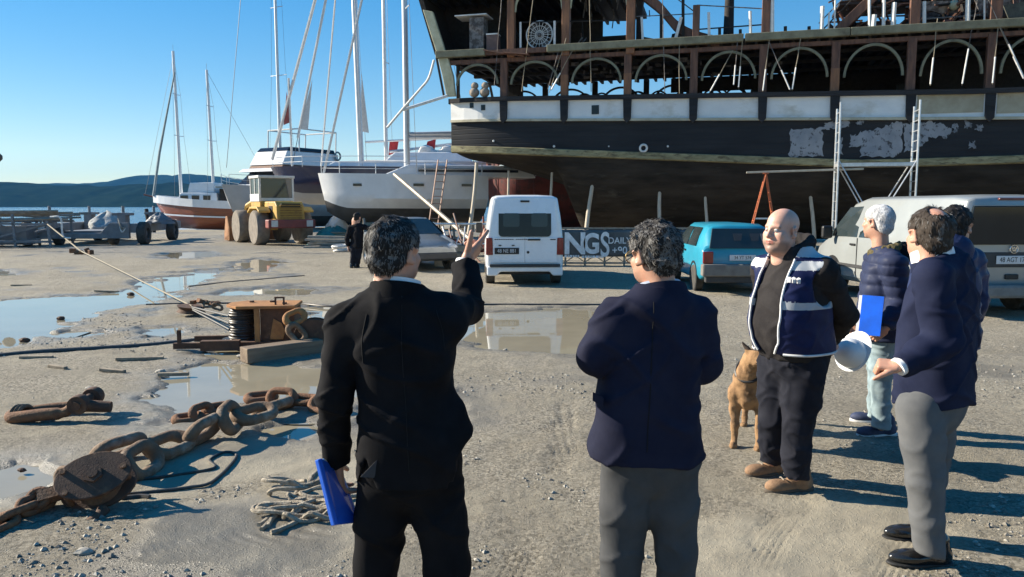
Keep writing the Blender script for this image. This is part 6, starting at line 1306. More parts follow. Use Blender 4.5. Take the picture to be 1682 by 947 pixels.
# ---- 2 : man in navy blazer, back to us
X = P(1072, 755, 2.68).x; m2 = thing('person', 'person in a navy blazer and grey trousers seen from behind with tousled grizzled hair', 'person', (X, 2.68, 0), 0)
L = local(m2); J = dict(sl=L(1012, 530, 2.66), el=L(981, 582, 2.64), wl=L(1010, 590, 2.90), sr=L(1138, 525, 2.70), er=L(1152, 596, 2.70), wr=L(1125, 600, 2.95), hl=L(1036, 752, 2.68), hr=L(1102, 752, 2.68), kl=L(1020, 905, 2.72), kr=L(1110, 905, 2.72), al=L(1017, 1062, 2.76), ar=L(1113, 1062, 2.76))
S = dict(stubble=.3); hm = HM(L(1075, 418, 2.69), .42, -.12, -.03, .94); parts = []
build_head(parts, S, hm); build_hand(parts, frame(Vector(J['wl']), (.3, .5, .3), (.3, -.3, -.9)), HOLD, mirror=True); build_hand(parts, frame(Vector(J['wr']), (-.4, .5, .3), (-.3, -.3, -.9)), HOLD)
inner(J, parts, [(.85, .0, 0, .13, .09), (1.1, 0, 0, .12, .08), (1.35, 0, 0, .13, .08), (1.45, 0, 0, .06, .06)]); finish_body(parts, SK3, m2)
hair(S, hm, m2, [H_blk, H_gry], dict(off=.010, grey=.55, strands=5600, len=.019, curl=.7, lift=.28, rough=1.2)); eyes(hm, m2)
rows = [row(L, 2.68, 762, 965, 1152, .15), row(L, 2.68, 735, 966, 1153, .152), row(L, 2.68, 700, 974, 1152, .150), row(L, 2.68, 640, 984, 1146, .140), row(L, 2.68, 580, 992, 1150, .142), row(L, 2.68, 540, 995, 1156, .125), row(L, 2.68, 500, 1025, 1132, .095), row(L, 2.68, 482, 1040, 1122, .088), row(L, 2.68, 470, 1050, 1112, .075)]
zh = L(1000, 750, 2.68)[2]
def cut(p, d): return np.where(p[:, 2] < 1.0, smax(d, zh+p[:, 0]*-.03-p[:, 2], .004), d)
j2 = coat(m2, J, rows, C_nav, fold=(.012, (3.5, 4, 9), 6), cut=cut, yoke=.088, rs=(.083, .072, .062, .052), h=.0088)
seams(j2, [[L(1080, 500, 2.5), L(1074, 600, 2.5), L(1068, 700, 2.5), L(1066, 748, 2.5)]], r=.0016)
collar(m2, L(1083, 474, 2.685), (-.30, -.05, .1), (.080, .076), .045, cloth('pale_blue_shirt', (.42, .47, .58))); collar(m2, L(1085, 481, 2.68), (-.30, -.05, .1), (.094, .088), .055, C_nav, 'coat_collar', .014, .35, .08)
trousers(m2, J, C_gry, waist=1.0, rx=.172, ry=.13, cx=L(1070, 752, 2.68)[0], rs=(.100, .094, .078, .073, .072), fold=(.007, (5, 5, 6), 8))
mb = MB(); a = Vector(L(974, 643, 2.62)); b = Vector(L(992, 652, 2.555)); mb.prism([(0, 0), (1, 0), (1, -1), (0, -1)], a, (b-a), (0, 0, .032), (-.3, -.9, 0), .006); mb.build('pocket_flap', C_nav, m2, bevel=.003)
mb = MB(); mb.tube(bez([hm @ Vector((-.070, .075, .010)), hm @ Vector((-.083, .03, .014)), hm @ Vector((-.084, -.008, .010))], 4), .0022, 6)
mb.torus(hm @ Vector((-.034, .106, .0)), .022, .0018, hm.to_3x3().normalized() @ Euler((math.pi/2, 0, -.25)).to_matrix(), 16, 5); mb.torus(hm @ Vector((.034, .106, .0)), .022, .0018, hm.to_3x3().normalized() @ Euler((math.pi/2, 0, .25)).to_matrix(), 16, 5); mb.build('glasses', M('gold_wire', (.3, .22, .1), .3, 1), m2, smooth=True)
for s, yw in (('al', .2), ('ar', -.2)): q = Vector(J[s]); shoe(m2, (q.x, q.y-.02, 0), yw, L_blk, S_blk)
# ---- 3 : bald man with the vest
fa = Vector((-.88, -.47, 0)).normalized(); RZ3 = math.atan2(-fa.x, fa.y); c3 = (G(1308, 800)+G(1270, 775))/2
m3 = thing('person', 'bald stout person in navy vest with silver bands, hands behind the back', 'person', (c3.x, c3.y, 0), RZ3)
L = local(m3); J = dict(sl=L(1352, 446, 4.46), el=L(1387, 520, 4.66), wl=L(1366, 557, 4.90), sr=L(1256, 442, 4.78), er=L(1262, 515, 5.02), wr=L(1325, 556, 5.02), hl=L(1322, 604, 4.52), hr=L(1276, 600, 4.70), kl=L(1310, 700, 4.48), kr=L(1272, 688, 4.68), al=L(1308, 782, 4.47), ar=L(1268, 757, 4.76))
S = dict(fat=.010, stubble=.75, brow=.55); hm = HM(L(1283, 378, 4.57), .06, -.02, -.05, 1.08); parts = []
build_head(parts, S, hm, .0036); build_hand(parts, frame(Vector(L(1366, 554, 4.90)), (-.1, -.35, -.95), (.8, .2, 0)), HOLD); build_hand(parts, frame(Vector(J['wr']), (-.5, -.2, -.3), (0, 1, 0)), FIST, mirror=True)
inner(J, parts, [(.85, .0, 0, .15, .12), (1.1, 0, 0, .14, .12), (1.35, 0, 0, .14, .09), (1.45, 0, 0, .07, .07)]); finish_body(parts, SK2, m3); eyes(hm, m3)
rows = [prow(L, 4.6, 586, 1246, 1366, .190, .185), prow(L, 4.6, 565, 1238, 1368, .205, .215), prow(L, 4.6, 530, 1234, 1362, .205, .225), prow(L, 4.6, 490, 1240, 1358, .20, .205), prow(L, 4.6, 450, 1252, 1352, .185, .155), prow(L, 4.6, 428, 1264, 1348, .14, .12), prow(L, 4.6, 414, 1270, 1332, .105, .105), prow(L, 4.6, 403, 1274, 1326, .092, .092)]
coat(m3, J, rows, C_swt, fold=(.008, (5, 5, 9), 12), rs=(.085, .078, .066, .058), yoke=.085, name='sweatshirt', h=.0095)
zb = rows[0][0]
def fv(p):   # vest: a shell standing off the sweatshirt, open at the front, no sleeves
    d = loftsd(p, [(r[0], r[1], r[2], r[3]+.020, r[4]+.020) for r in rows], 2.4); a, b = np.array(J['sl']), np.array(J['sr']); c = (a+b)/2+np.array([0, -.01, .045]); d = smin(d, np.minimum(rc(p, c, a, .102, .092), rc(p, c, b, .102, .092)), .05)
    for s in 'lr':
        q = J['s'+s]; d = smax(d, -(np.linalg.norm((p-np.array(q))*np.array([.75, 1, .8])-np.array([.02 if s == 'r' else -.02, 0, -.06]), axis=1)-.105), .01)
    fx = rows[2][1]; op = np.interp(p[:, 2], [.86, .95, 1.1, 1.25, 1.42, 1.5], [.05, .10, .112, .10, .10, .10]); yc = np.interp(p[:, 2], [r[0] for r in rows], [r[2] for r in rows])
    d = np.where(p[:, 1] > yc, smax(d, op-np.abs(p[:, 0]-fx), .004), d); nk = np.linalg.norm((p-np.array(L(1290, 398, 4.58)))*np.array([1, 1, .8]), axis=1)-.115; d = smax(d, -nk, .004)
    return smax(d, zb+.045-p[:, 2], .004)
lo, hi = bounds([(r[1]-r[3], r[2]-r[4], r[0]) for r in rows]+[(r[1]+r[3], r[2]+r[4], r[0]) for r in rows]+[J['sl'], J['sr']], .16)
def vmi(V, F):
    c = V[F].mean(1); z = c[:, 2]; mi = np.zeros(len(F), int); mi[(z > 1.15) & (z < 1.195)] = 1; mi[(z > 1.375) & (z < 1.43)] = 1; mi[z > 1.45] = 1
    fx = rows[2][1]; op = np.interp(z, [.86, .95, 1.1, 1.25, 1.42, 1.5], [.05, .10, .112, .10, .10, .10])+.013; yc = np.interp(z, [r[0] for r in rows], [r[2] for r in rows]); return mi
vest = sdmesh('vest', fv, lo, hi, .0085, [C_vest, C_silv, C_pipe], m3, (.006, (6, 6, 8), 15), None, vmi)
fx = rows[2][1]
def vy(x, z, sgn=1):
    ys = np.linspace(.45*sgn, -.45*sgn, 361); q = np.stack([np.full(361, x), ys, np.full(361, z)], 1); v = fv(q); i = np.argmax(v < 0); return ys[i] if v[i] < 0 else None
for sg in (-1, 1):
    pts = []
    for z in np.linspace(zb+.052, 1.44, 26):
        op = np.interp(z, [.86, .95, 1.1, 1.25, 1.42, 1.5], [.05, .10, .112, .10, .10, .10])+.007; y = vy(fx+sg*op, z)
        if y is not None: pts.append((fx+sg*op, y+.003, z))
    if len(pts) > 3: mb = MB(); mb.tube(pts, .0075, 6); mb.build('piping', C_pipe, vest, smooth=True)
pts = []
for a in np.linspace(R(62), R(-242), 44):
    rr = np.linspace(.40, .05, 281); cxx, cyy = rows[1][1], rows[1][2]; q = np.stack([cxx+rr*math.cos(a), cyy+rr*math.sin(a), np.full(281, zb+.054)], 1); v = fv(q); i = int(np.argmax(v < 0))
    if v[i] < 0: pts.append((cxx+(rr[i]+.003)*math.cos(a), cyy+(rr[i]+.003)*math.sin(a), zb+.052))
if len(pts) > 3: mb = MB(); mb.tube(pts, .0075, 6); mb.build('piping', C_pipe, vest, smooth=True)
for k in range(3):
    q = Vector(L(1296+k*8, 459+k*1.0, 4.365)); mb = MB(); mb.box((0, 0, 0), (.022, .004, .032), (0, 0, .2)); mb.box((.006, 0, .012 if k else -.012), (.02, .004, .009), (0, .5, .2)); o = mb.build('vest_letter', C_pipe, m3); o.location = q
trousers(m3, J, C_jog, waist=rows[0][0]+.06, rx=.195, ry=.185, cx=rows[0][1], cy=rows[0][2], rs=(.125, .115, .092, .088, .075), fold=(.010, (7, 7, 9), 17))
def hood(p):
    c = np.array(L(1303, 407, 4.64)); q = p-c; d = np.sqrt((np.sqrt((q[:, 0]/1.0)**2+(q[:, 1]/1.05)**2)-.092)**2+(q[:, 2]*.72-.03*np.clip(-q[:, 1]/.09, -1, 1))**2)-.036; return d
c = np.array(L(1303, 407, 4.64)); sdmesh('hood', hood, c-.2, c+.2, .009, C_swt, m3, (.008, (9, 9, 9), 3))
dd = math.atan2(.96, -.28)-RZ3
for s, px, py in (('al', 1306, 806), ('ar', 1268, 779)): q = Vector(L(px, py, G(px, py).y)); shoe(m3, (q.x, q.y, 0), dd-(.12 if s == 'al' else .0), L_tan, S_brn, 'laced', 1.08)
# white helmet in his hand behind the back
hc = P(1394, 578, 4.98); he = thing('hard_hat', 'white hard hat dangling behind the bald man', 'helmet', hc, 0, None, (R(70), R(20), R(-60)), .84); mb = MB(); prof = []
mb.lathe([(.0005, .155), (.05, .148), (.09, .12), (.115, .07), (.122, .0), (.118, .0), (.11, .06), (.085, .112), (.04, .138), (.0005, .143)], (0, 0, -.05), (0, 0, 1), 28); mb.build('shell', M('white_helmet_plastic', (.66, .68, .70), .3, c2=(.6, .62, .64)), he, smooth=True, angle=60)
mb = MB(); mb.loft([[Vector((math.cos(a)*r_, math.sin(a)*r_*1.08+(.045 if math.sin(a) > .3 else 0)*math.sin(a)*(r_ > .125), -.05+z)) for a in [2*math.pi*i/28 for i in range(28)]] for r_, z in ((.12, .004), (.138, -.002), (.138, -.006), (.119, -.002))]); mb.build('brim', M('white_helmet_plastic', (.66, .68, .7)), he, smooth=True)
mb = MB(); mb.tube(bez([(.11, 0, -.05), (.07, .02, -.14), (0, .03, -.17), (-.07, .02, -.14), (-.11, 0, -.05)], 5), .007, 6); mb.build('chin_strap', S_blk, he)
# ---- 4 : white haired man in the quilted jacket
fa = Vector((-.86, .50, 0)).normalized(); RZ4 = math.atan2(-fa.x, fa.y); c4_ = G(1437, 706)
m4 = thing('person', 'white haired person in quilted navy jacket and pale jeans beside the silver van', 'person', (c4_.x, c4_.y, 0), RZ4)
L = local(m4); J = dict(sl=L(1468, 434, 5.46), el=L(1478, 492, 5.48), wl=L(1455, 538, 5.38), sr=L(1438, 430, 5.90), er=L(1428, 492, 5.95), wr=L(1418, 530, 5.72), hl=L(1450, 560, 5.62), hr=L(1444, 558, 5.80), kl=L(1446, 632, 5.60), kr=L(1442, 625, 5.82), al=L(1448, 700, 5.58), ar=L(1440, 682, 5.88))
S = dict(stubble=.15, brow=.2); hm = HM(L(1442, 365, 5.70), -.50, .03, 0, 1.05); parts = []
build_head(parts, S, hm); build_hand(parts, frame(Vector(L(1453, 540, 5.38)), (.0, .6, -.55), (.9, -.1, 0)), HOLD, mirror=False); build_hand(parts, frame(Vector(J['wr']), (0, .6, -.5), (-.9, 0, 0)), HOLD, mirror=True)
inner(J, parts, [(.85, .0, 0, .13, .09), (1.1, 0, 0, .12, .08), (1.35, 0, 0, .13, .08), (1.45, 0, 0, .06, .06)]); finish_body(parts, SK1, m4); eyes(hm, m4)
hair(S, hm, m4, [H_wht, H_lgt], dict(off=.008, grey=.55, strands=4200, len=.016, curl=.2, lift=.2, rough=.3))
rows = [prow(L, 5.68, 556, 1412, 1486, .185, .155), prow(L, 5.68, 520, 1408, 1490, .190, .165), prow(L, 5.68, 480, 1410, 1494, .19, .165), prow(L, 5.68, 440, 1416, 1496, .185, .15), prow(L, 5.68, 418, 1424, 1486, .13, .11), prow(L, 5.68, 405, 1432, 1478, .085, .085)]
def quilt(V, F):
    N = vnorm(V, F); z = V[:, 2]; q = np.abs(np.sin(z*math.pi/.078)); return V+N*((q**.55)*.011-.006)[:, None]+N*((n3(V, (28, 28, 10), 6)-.5)*.006)[:, None]
coat(m4, J, rows, C_puf, fold=(.004, (6, 6, 9), 22), rs=(.092, .082, .070, .055), yoke=.09, name='quilted_jacket', post=quilt, h=.0095)
def fur(p): c = np.array(L(1456, 411, 5.68)); q = p-c; d = np.sqrt((np.sqrt(q[:, 0]**2+q[:, 1]**2)-.088)**2+(q[:, 2]*.8-.02*np.clip(-q[:, 1]/.09, -1, 1))**2)-.034; return d+(n3(p, (50, 50, 50), 1)-.5)*.02
c = np.array(L(1456, 411, 5.68)); sdmesh('collar', fur, c-.2, c+.2, .008, C_olv, m4)
def hd2(p): return ell(p, L(1484, 414, 5.66), (.11, .075, .075))+(n3(p, (16, 16, 16), 1)-.5)*.03
c = np.array(L(1484, 414, 5.66)); sdmesh('hood', hd2, c-.2, c+.2, .010, cloth('black_fleece', (.014, .013, .014), bump=.6, bsc=60), m4)
trousers(m4, J, C_jean, waist=rows[0][0]+.05, rx=.165, ry=.14, cx=rows[0][1], cy=rows[0][2], rs=(.098, .088, .075, .068, .066), fold=(.010, (7, 7, 10), 24))
dd = math.atan2(.97, .12)-RZ4
for s, px, py, o_ in (('al', 1448, 716, .25), ('ar', 1440, 694, -.1)): q = Vector(L(px, py, G(px, py).y)); shoe(m4, (q.x, q.y, 0), dd+o_, L_nav, S_wht, 'laced', 1.1)
fo2 = thing('folder', 'bright blue clipboard folder with white pages held by the white haired person', 'folder', P(1430, 515, 5.36)); o_ = P(1430, 515, 5.36)
c4 = [P(1417, 484, 5.45)-o_, P(1410, 549, 5.42)-o_, P(1446, 552, 5.33)-o_, P(1453, 487, 5.36)-o_]; sheet('cover', M('bright_blue_board', (.01, .12, .72), .4), c4, .006, .004, fo2); sheet('paper', M_pap, [q+(c4[0]-c4[3]).normalized()*.022+Vector((0, 0, -.004)) for q in c4], -.005, .009, fo2); sheet('cover', M('bright_blue_board', (.01, .12, .72), .4), [q+(c4[0]-c4[3]).normalized()*.006 for q in c4], -.012, .004, fo2)
# ---- 5 : balding man in navy suit jacket and grey trousers
fa = Vector((-.68, .73, 0)).normalized(); RZ5 = math.atan2(-fa.x, fa.y); c5 = P(1530, 640, 3.64)
m5 = thing('person', 'balding person in a navy suit jacket, white collar and grey trousers, fist at the hip', 'person', (c5.x, 3.64, 0), RZ5)
L = local(m5); J = dict(sl=L(1532, 456, 3.44), el=L(1549, 560, 3.40), wl=L(1478, 601, 3.36), sr=L(1570, 448, 3.86), er=L(1580, 560, 3.96), wr=L(1545, 625, 4.0), hl=L(1512, 672, 3.54), hr=L(1535, 672, 3.74), kl=L(1520, 790, 3.50), kr=L(1528, 780, 3.76), al=L(1527, 903, 3.50), ar=L(1520, 872, 3.82))
S = dict(stubble=.25); hm = HM(L(1526, 386, 3.62), -.68, -.02, .04, 1.05); parts = []
build_head(parts, S, hm); build_hand(parts, frame(Vector(J['wl']), (-.35, .9, .02), (.35, .15, -1)), FIST, mirror=True, thumb=(.6, .8, -.2), thc=.5); build_hand(parts, frame(Vector(J['wr']), (0, .5, -.8), (-1, 0, 0)), RELAX)
inner(J, parts, [(.85, .0, 0, .13, .09), (1.1, 0, 0, .12, .08), (1.35, 0, 0, .13, .08), (1.45, 0, 0, .06, .06)]); finish_body(parts, SK1, m5); eyes(hm, m5)
hair(S, hm, m5, [H_brn, H_gry], dict(off=.009, grey=.82, strands=3000, len=.022, curl=.2, lift=.15, rough=.7, bald=((0, -.070, .118), (.046, .050, .050))))
rows = [prow(L, 3.64, 664, 1462, 1602, .205, .165), prow(L, 3.64, 630, 1462, 1602, .205, .168), prow(L, 3.64, 590, 1466, 1602, .195, .165), prow(L, 3.64, 530, 1480, 1602, .19, .160), prow(L, 3.64, 480, 1492, 1600, .19, .145), prow(L, 3.64, 450, 1506, 1592, .15, .115), prow(L, 3.64, 436, 1512, 1574, .10, .10), prow(L, 3.64, 427, 1514, 1566, .086, .088)]
zh = rows[0][0]+.0
def cut(p, d): return np.where(p[:, 2] < .95, smax(d, zh+.012-p[:, 2]+np.clip(p[:, 1], -.2, .2)*-.06, .004), d)
j5 = coat(m5, J, rows, C_nav2, fold=(.011, (3.5, 4, 8), 31), cut=cut, yoke=.090, rs=(.090, .080, .068, .056), h=.0088)
collar(m5, L(1531, 417, 3.625), (-.30, .03, 0), (.094, .096), .075, C_wht); collar(m5, L(1537, 434, 3.62), (-.28, .03, 0), (.104, .106), .06, C_nav2, 'coat_collar', .014, .45, .08)
trousers(m5, J, C_gry2, waist=.98, rx=.175, ry=.145, cx=rows[0][1], cy=rows[0][2], rs=(.108, .098, .080, .074, .072), fold=(.006, (5, 5, 6), 33))
mb = MB(); w_ = Vector(J['wl']); d = (w_-Vector(J['el'])).normalized(); x = d.orthogonal().normalized(); y = d.cross(x); mb.loft([mb.ring(w_-d*.04, x, y, .044, 16), mb.ring(w_+d*.012, x, y, .043, 16)]); mb.build('shirt_cuff', C_wht, m5, smooth=True, angle=50)
dd = math.atan2(.98, .02)-RZ5
for s, px, py in (('al', 1524, 926), ('ar', 1512, 884)): q = Vector(L(px, py, G(px, py).y)); shoe(m5, (q.x, q.y, 0), dd, L_blk, S_blk, 'dress', 1.08)
# ---- 6 : man half hidden behind him
c6 = P(1556, 480, 5.0); RZ6 = -.25
m6 = thing('person', 'dark haired person in a hooded navy jacket, mostly hidden behind the balding person', 'person', (c6.x, 5.0, 0), RZ6)
L = local(m6); J = dict(sl=L(1522, 425, 4.95), el=L(1512, 495, 4.95), wl=L(1520, 545, 5.1), sr=L(1594, 428, 5.03), er=L(1603, 495, 5.05), wr=L(1590, 540, 5.2), hl=L(1532, 600, 4.97), hr=L(1560, 600, 5.0), kl=L(1522, 690, 5.0), kr=L(1542, 690, 5.03), al=L(1512, 780, 5.0), ar=L(1538, 780, 5.05))
S = dict(stubble=.3); hm = HM(L(1569, 372, 5.0), -.55, 0, 0, 1.08); parts = []
build_head(parts, S, hm); build_hand(parts, frame(Vector(J['wl']), (.2, .5, -.8), (1, 0, 0)), RELAX, res=.0045); build_hand(parts, frame(Vector(J['wr']), (-.2, .5, -.8), (-1, 0, 0)), RELAX, mirror=True, res=.0045)
inner(J, parts, [(.85, .0, 0, .13, .09), (1.1, 0, 0, .12, .08), (1.35, 0, 0, .13, .08), (1.45, 0, 0, .06, .06)]); finish_body(parts, SK3, m6); eyes(hm, m6)
hair(S, hm, m6, [H_blk, H_gry], dict(off=.012, grey=.9, strands=1600, len=.025))
rows = [prow(L, 5, 570, 1512, 1604, .19, .14), prow(L, 5, 520, 1512, 1606, .185, .14), prow(L, 5, 450, 1515, 1604, .18, .13), prow(L, 5, 420, 1530, 1592, .13, .10), prow(L, 5, 405, 1546, 1586, .08, .08)]
C_anor = cloth('navy_anorak_nylon', (.020, .030, .075), (.03, .042, .1), rough=.4); coat(m6, J, rows, C_anor, fold=(.012, (6, 6, 9), 41), rs=(.09, .08, .068, .055), yoke=.09, name='hooded_jacket', h=.011)
def hd6(p): return ell(p, L(1566, 408, 4.92), (.13, .075, .10))+(n3(p, (12, 12, 12), 1)-.5)*.04
c = np.array(L(1566, 408, 4.92)); sdmesh('hood', hd6, c-.22, c+.22, .011, C_anor, m6, (.008, (10, 10, 10), 3)); trousers(m6, J, C_jog, waist=rows[0][0]+.04, rx=.165, ry=.13, cx=rows[0][1], cy=rows[0][2], h=.014)
for s in ('al', 'ar'): q = Vector(J[s]); shoe(m6, (q.x, q.y-.02, 0), 0, L_blk, S_blk)
# ---- 7 : far man by the silver car
c7 = G(586, 440); m7 = thing('person', 'small distant person in black jacket and dark trousers leaning a hand on the silver car', 'person', (c7.x, c7.y, 0), -.5)
L = local(m7); Y7 = c7.y; J = dict(sl=L(575, 374, Y7), el=L(570, 392, Y7), wl=L(572, 405, Y7), sr=L(598, 372, Y7-.05), er=L(609, 376, Y7), wr=L(618, 380, Y7+.2), hl=L(581, 404, Y7), hr=L(591, 404, Y7), kl=L(580, 421, Y7), kr=L(589, 421, Y7), al=L(578, 437, Y7), ar=L(586, 437, Y7+.1))
S = {}; hm = HM(L(587, 357, Y7), .1, 0, 0, 1.1); parts = []; build_head(parts, S, hm, .008); build_hand(parts, frame(Vector(J['wr']), (.5, .3, -.2), (0, 0, -1)), RELAX, res=.007); build_hand(parts, frame(Vector(J['wl']), (0, .3, -.9), (1, 0, 0)), RELAX, True, res=.007)
inner(J, parts, [(.9, .0, 0, .13, .09), (1.1, 0, 0, .12, .08), (1.35, 0, 0, .13, .08), (1.45, 0, 0, .06, .06)]); finish_body(parts, SK1, m7); hair(S, hm, m7, [H_blk, H_brn], dict(strands=200), .01)
rows = [prow(L, Y7, 407, 574, 598, .185, .13), prow(L, Y7, 395, 573, 600, .185, .13), prow(L, Y7, 380, 573, 600, .19, .13), prow(L, Y7, 371, 578, 598, .13, .10), prow(L, Y7, 366, 582, 594, .08, .08)]
C_blkj = cloth('black_jacket', (.012, .012, .015)); coat(m7, J, rows, C_blkj, h=.022, fold=(.01, (5, 5, 8), 1)); trousers(m7, J, C_jog, waist=1.0, rx=.16, ry=.12, cx=rows[0][1], cy=rows[0][2], h=.022)
for s in ('al', 'ar'): q = Vector(J[s]); shoe(m7, (q.x, q.y-.02, 0), .6 if s == 'al' else .2, L_blk, S_blk)
# ================================================================ RUSTY TACKLE ON THE GROUND, DOG, STONES
M_rust = M('brown_rust', (.21, .10, .048), .85, c2=(.125, .06, .033), sc=7, bump=.5, bsc=60, c3=(.26, .15, .075), sc3=5, lo3=.55, hi3=.7)
M_rustd = M('dark_rust', (.115, .058, .034), .85, c2=(.065, .036, .024), sc=8, bump=.25, bsc=90, c3=(.21, .11, .055), sc3=5, lo3=.58, hi3=.72)
M_rusto = M('orange_rust', (.40, .19, .065), .85, c2=(.28, .13, .05), sc=8, bump=.4, bsc=60)
M_mudch = M('mud_dried_steel', (.20, .135, .085), .9, c2=(.12, .072, .044), sc=7, bump=.5, bsc=60, c3=(.31, .26, .20), sc3=4, lo3=.52, hi3=.68)
M_steel = M('greased_cable', (.055, .052, .048), .5, .5, c2=(.09, .085, .08), sc=30)
def link_mb(L_, W_, r, twist=0., n=40):
    mb = MB(); st = L_-W_; ri = []; R_ = W_/2-r
    for i in range(n+1):
        t = 2*math.pi*i/n; o = Vector((math.cos(t)*R_+(st/2 if math.cos(t) > 0 else -st/2), math.sin(t)*R_, 0)); d = Vector((math.cos(t), math.sin(t), 0)); rr = r*(1+.10*math.cos(2*t))
        ri.append([o+d*(rr*math.cos(2*math.pi*j/12))+Vector((0, 0, rr*math.sin(2*math.pi*j/12))) for j in range(12)])
    mb.loft(ri, cap=False); return mb
def chain_thing(name, label, links, m, L_=.40, W_=.25, r=.043, cat='chain'):
    root = None
    for i, (a, b, roll, z) in enumerate(links):
        A = G(*a, z); B = G(*b, z); c = (A+B)/2; d = (B-A).normalized()
        if root is None: root = thing(name, label, cat, c)
        o = link_mb(L_, W_, r).build('link', m, root, smooth=True, angle=80); x = d; z_ = Vector((0, 0, 1)); y = z_.cross(x).normalized(); z_ = x.cross(y); Mx = Matrix((x, y, z_)).transposed().to_4x4() @ Matrix.Rotation(roll, 4, 'X'); Mx.translation = c-root.location; o.matrix_local = Mx
    return root
chain_thing('anchor_chain', 'heavy mud coated chain of huge links running from the rusty pulley block', [((203, 775), (262, 738), 1.0, .10), ((160, 748), (228, 728), -.9, .11), ((232, 748), (318, 714), .35, .09), ((292, 726), (372, 688), -1.0, .12), ((352, 712), (402, 662), 1.15, .15), ((378, 690), (455, 668), .25, .13), ((420, 678), (475, 660), -.5, .06)], M_mudch, .40, .26, .044)
chain_thing('anchor_chain', 'short orange rusty chain lying beside the puddle behind the mud coated chain', [((405, 655), (452, 650), .2, .05), ((440, 652), (486, 655), 1.2, .08), ((474, 655), (524, 658), .15, .06), ((505, 660), (556, 668), .9, .07)], M_rust, .30, .2, .036)
chain_thing('anchor_chain', 'two or three half buried brown links left of the mud coated chain', [((288, 690), (330, 684), .2, .02), ((310, 684), (352, 670), 1.2, .05), ((338, 674), (375, 668), .3, .04)], M_rust, .26, .17, .034)
# pulley block
q = G(152, 838); pk = thing('pulley_block', 'big rusty pulley block with oval cheeks lying at the lower left', 'pulley', (q.x, q.y+.06, .15), 0, None, (R(42), R(-10), R(24)))
def oval(a, b, n=28, cx=0, cy=0): return [(cx+a*math.cos(2*math.pi*i/n), cy+b*math.sin(2*math.pi*i/n)) for i in range(n)]
for z in (-.075, .065): mb = MB(); mb.prism(oval(.205, .145), (0, 0, z), (1, 0, 0), (0, 1, 0), (0, 0, 1), .022); mb.build('cheek_plate', M_rustd, pk, bevel=.006)
mb = MB(); mb.lathe([(.02, -.05), (.125, -.05), (.13, -.04), (.10, -.02), (.10, .02), (.13, .04), (.125, .05), (.02, .05)], (0, 0, 0), (0, 0, 1), 28); mb.build('sheave', M_rust, pk, smooth=True, angle=30)
mb = MB(); mb.cyl((0, 0, -.10), (0, 0, .115), .03); mb.cyl((0, 0, .087), (0, 0, .105), .055, n=6); mb.build('pin', M_rustd, pk)
mb = MB()
for x, y in ((-.15, .07), (-.15, -.07), (.16, .0)): mb = MB(); mb.cyl((x, y, -.085), (x, y, .10), .018, n=8); mb.build('bolt', M_rust, pk)
mb = MB(); mb.bx((-.30, -.035, -.03), (-.17, .035, .03)); mb.torus((-.30, 0, 0), .05, .022, None, 20, 8); mb.build('eye_lug', M_rust, pk)
mb = MB(); mb.tube(bez([(-.12, -.11, -.09), (-.17, -.20, -.07), (-.12, -.26, .0), (-.02, -.25, .02), (.02, -.19, .0)], 6), .034, 10); mb.build('hook', M_rustd, pk, smooth=True)
q = G(60, 835); sl_ = chain_thing('wire_strop', 'rusty chain strop running off the left edge from the pulley block', [((-30, 872), (24, 848), .4, .05), ((5, 850), (52, 832), -.6, .06), ((34, 836), (84, 816), .9, .07), ((70, 818), (110, 806), .2, .08)], M_rust, .24, .13, .024)
q = G(112, 770); o = chain_thing('shackle_link', 'bent pale rusty link sticking up behind the pulley block', [((84, 778), (128, 790), 1.3, .05)], M_mudch, .18, .15, .022, 'shackle')
# shackle at left
q = G(84, 692); sk = thing('shackle', 'large brown rusted bow shackle lying alone on the gravel at the left', 'shackle', (q.x, q.y+.05, .055), R(8)); mb = MB()
mb.tube(bez([(.22, .17, .09), (.16, .15, .03), (-.1, .13, .01), (-.27, .06, .0), (-.31, -.03, 0), (-.25, -.10, .0), (-.05, -.11, .02), (.12, -.10, .03), (.20, -.09, .10)], 6), [.035]*8+[.042]*16+[.05]*17+[.04]*8, 12); mb.build('bow', M_rust, sk, smooth=True)
for x, y, z in ((.24, .17, .11), (.23, -.09, .11)): mb = MB(); mb.lathe([(.02, -.05), (.075, -.05), (.08, -.03), (.08, .03), (.075, .05), (.02, .05)], (x, y, z-.02), (0, 1, 0), 20); mb.build('eye', M_rustd, sk, smooth=True, angle=40)
mb = MB(); mb.cyl((.23, -.16, .09), (.24, .25, .10), .035); mb.tube([(.26, -.06, .07), (.46, -.05, .05)], [.05, .045], 10); mb.build('pin', M_rustd, sk, smooth=True, angle=40)
mb = MB()
for k in range(3): mb.torus((-.27+k*.03, -.02, .0), .075, .016, (R(90), 0, R(70)), 18, 6)
mb.build('wire_turns', M_mudch, sk, smooth=True)
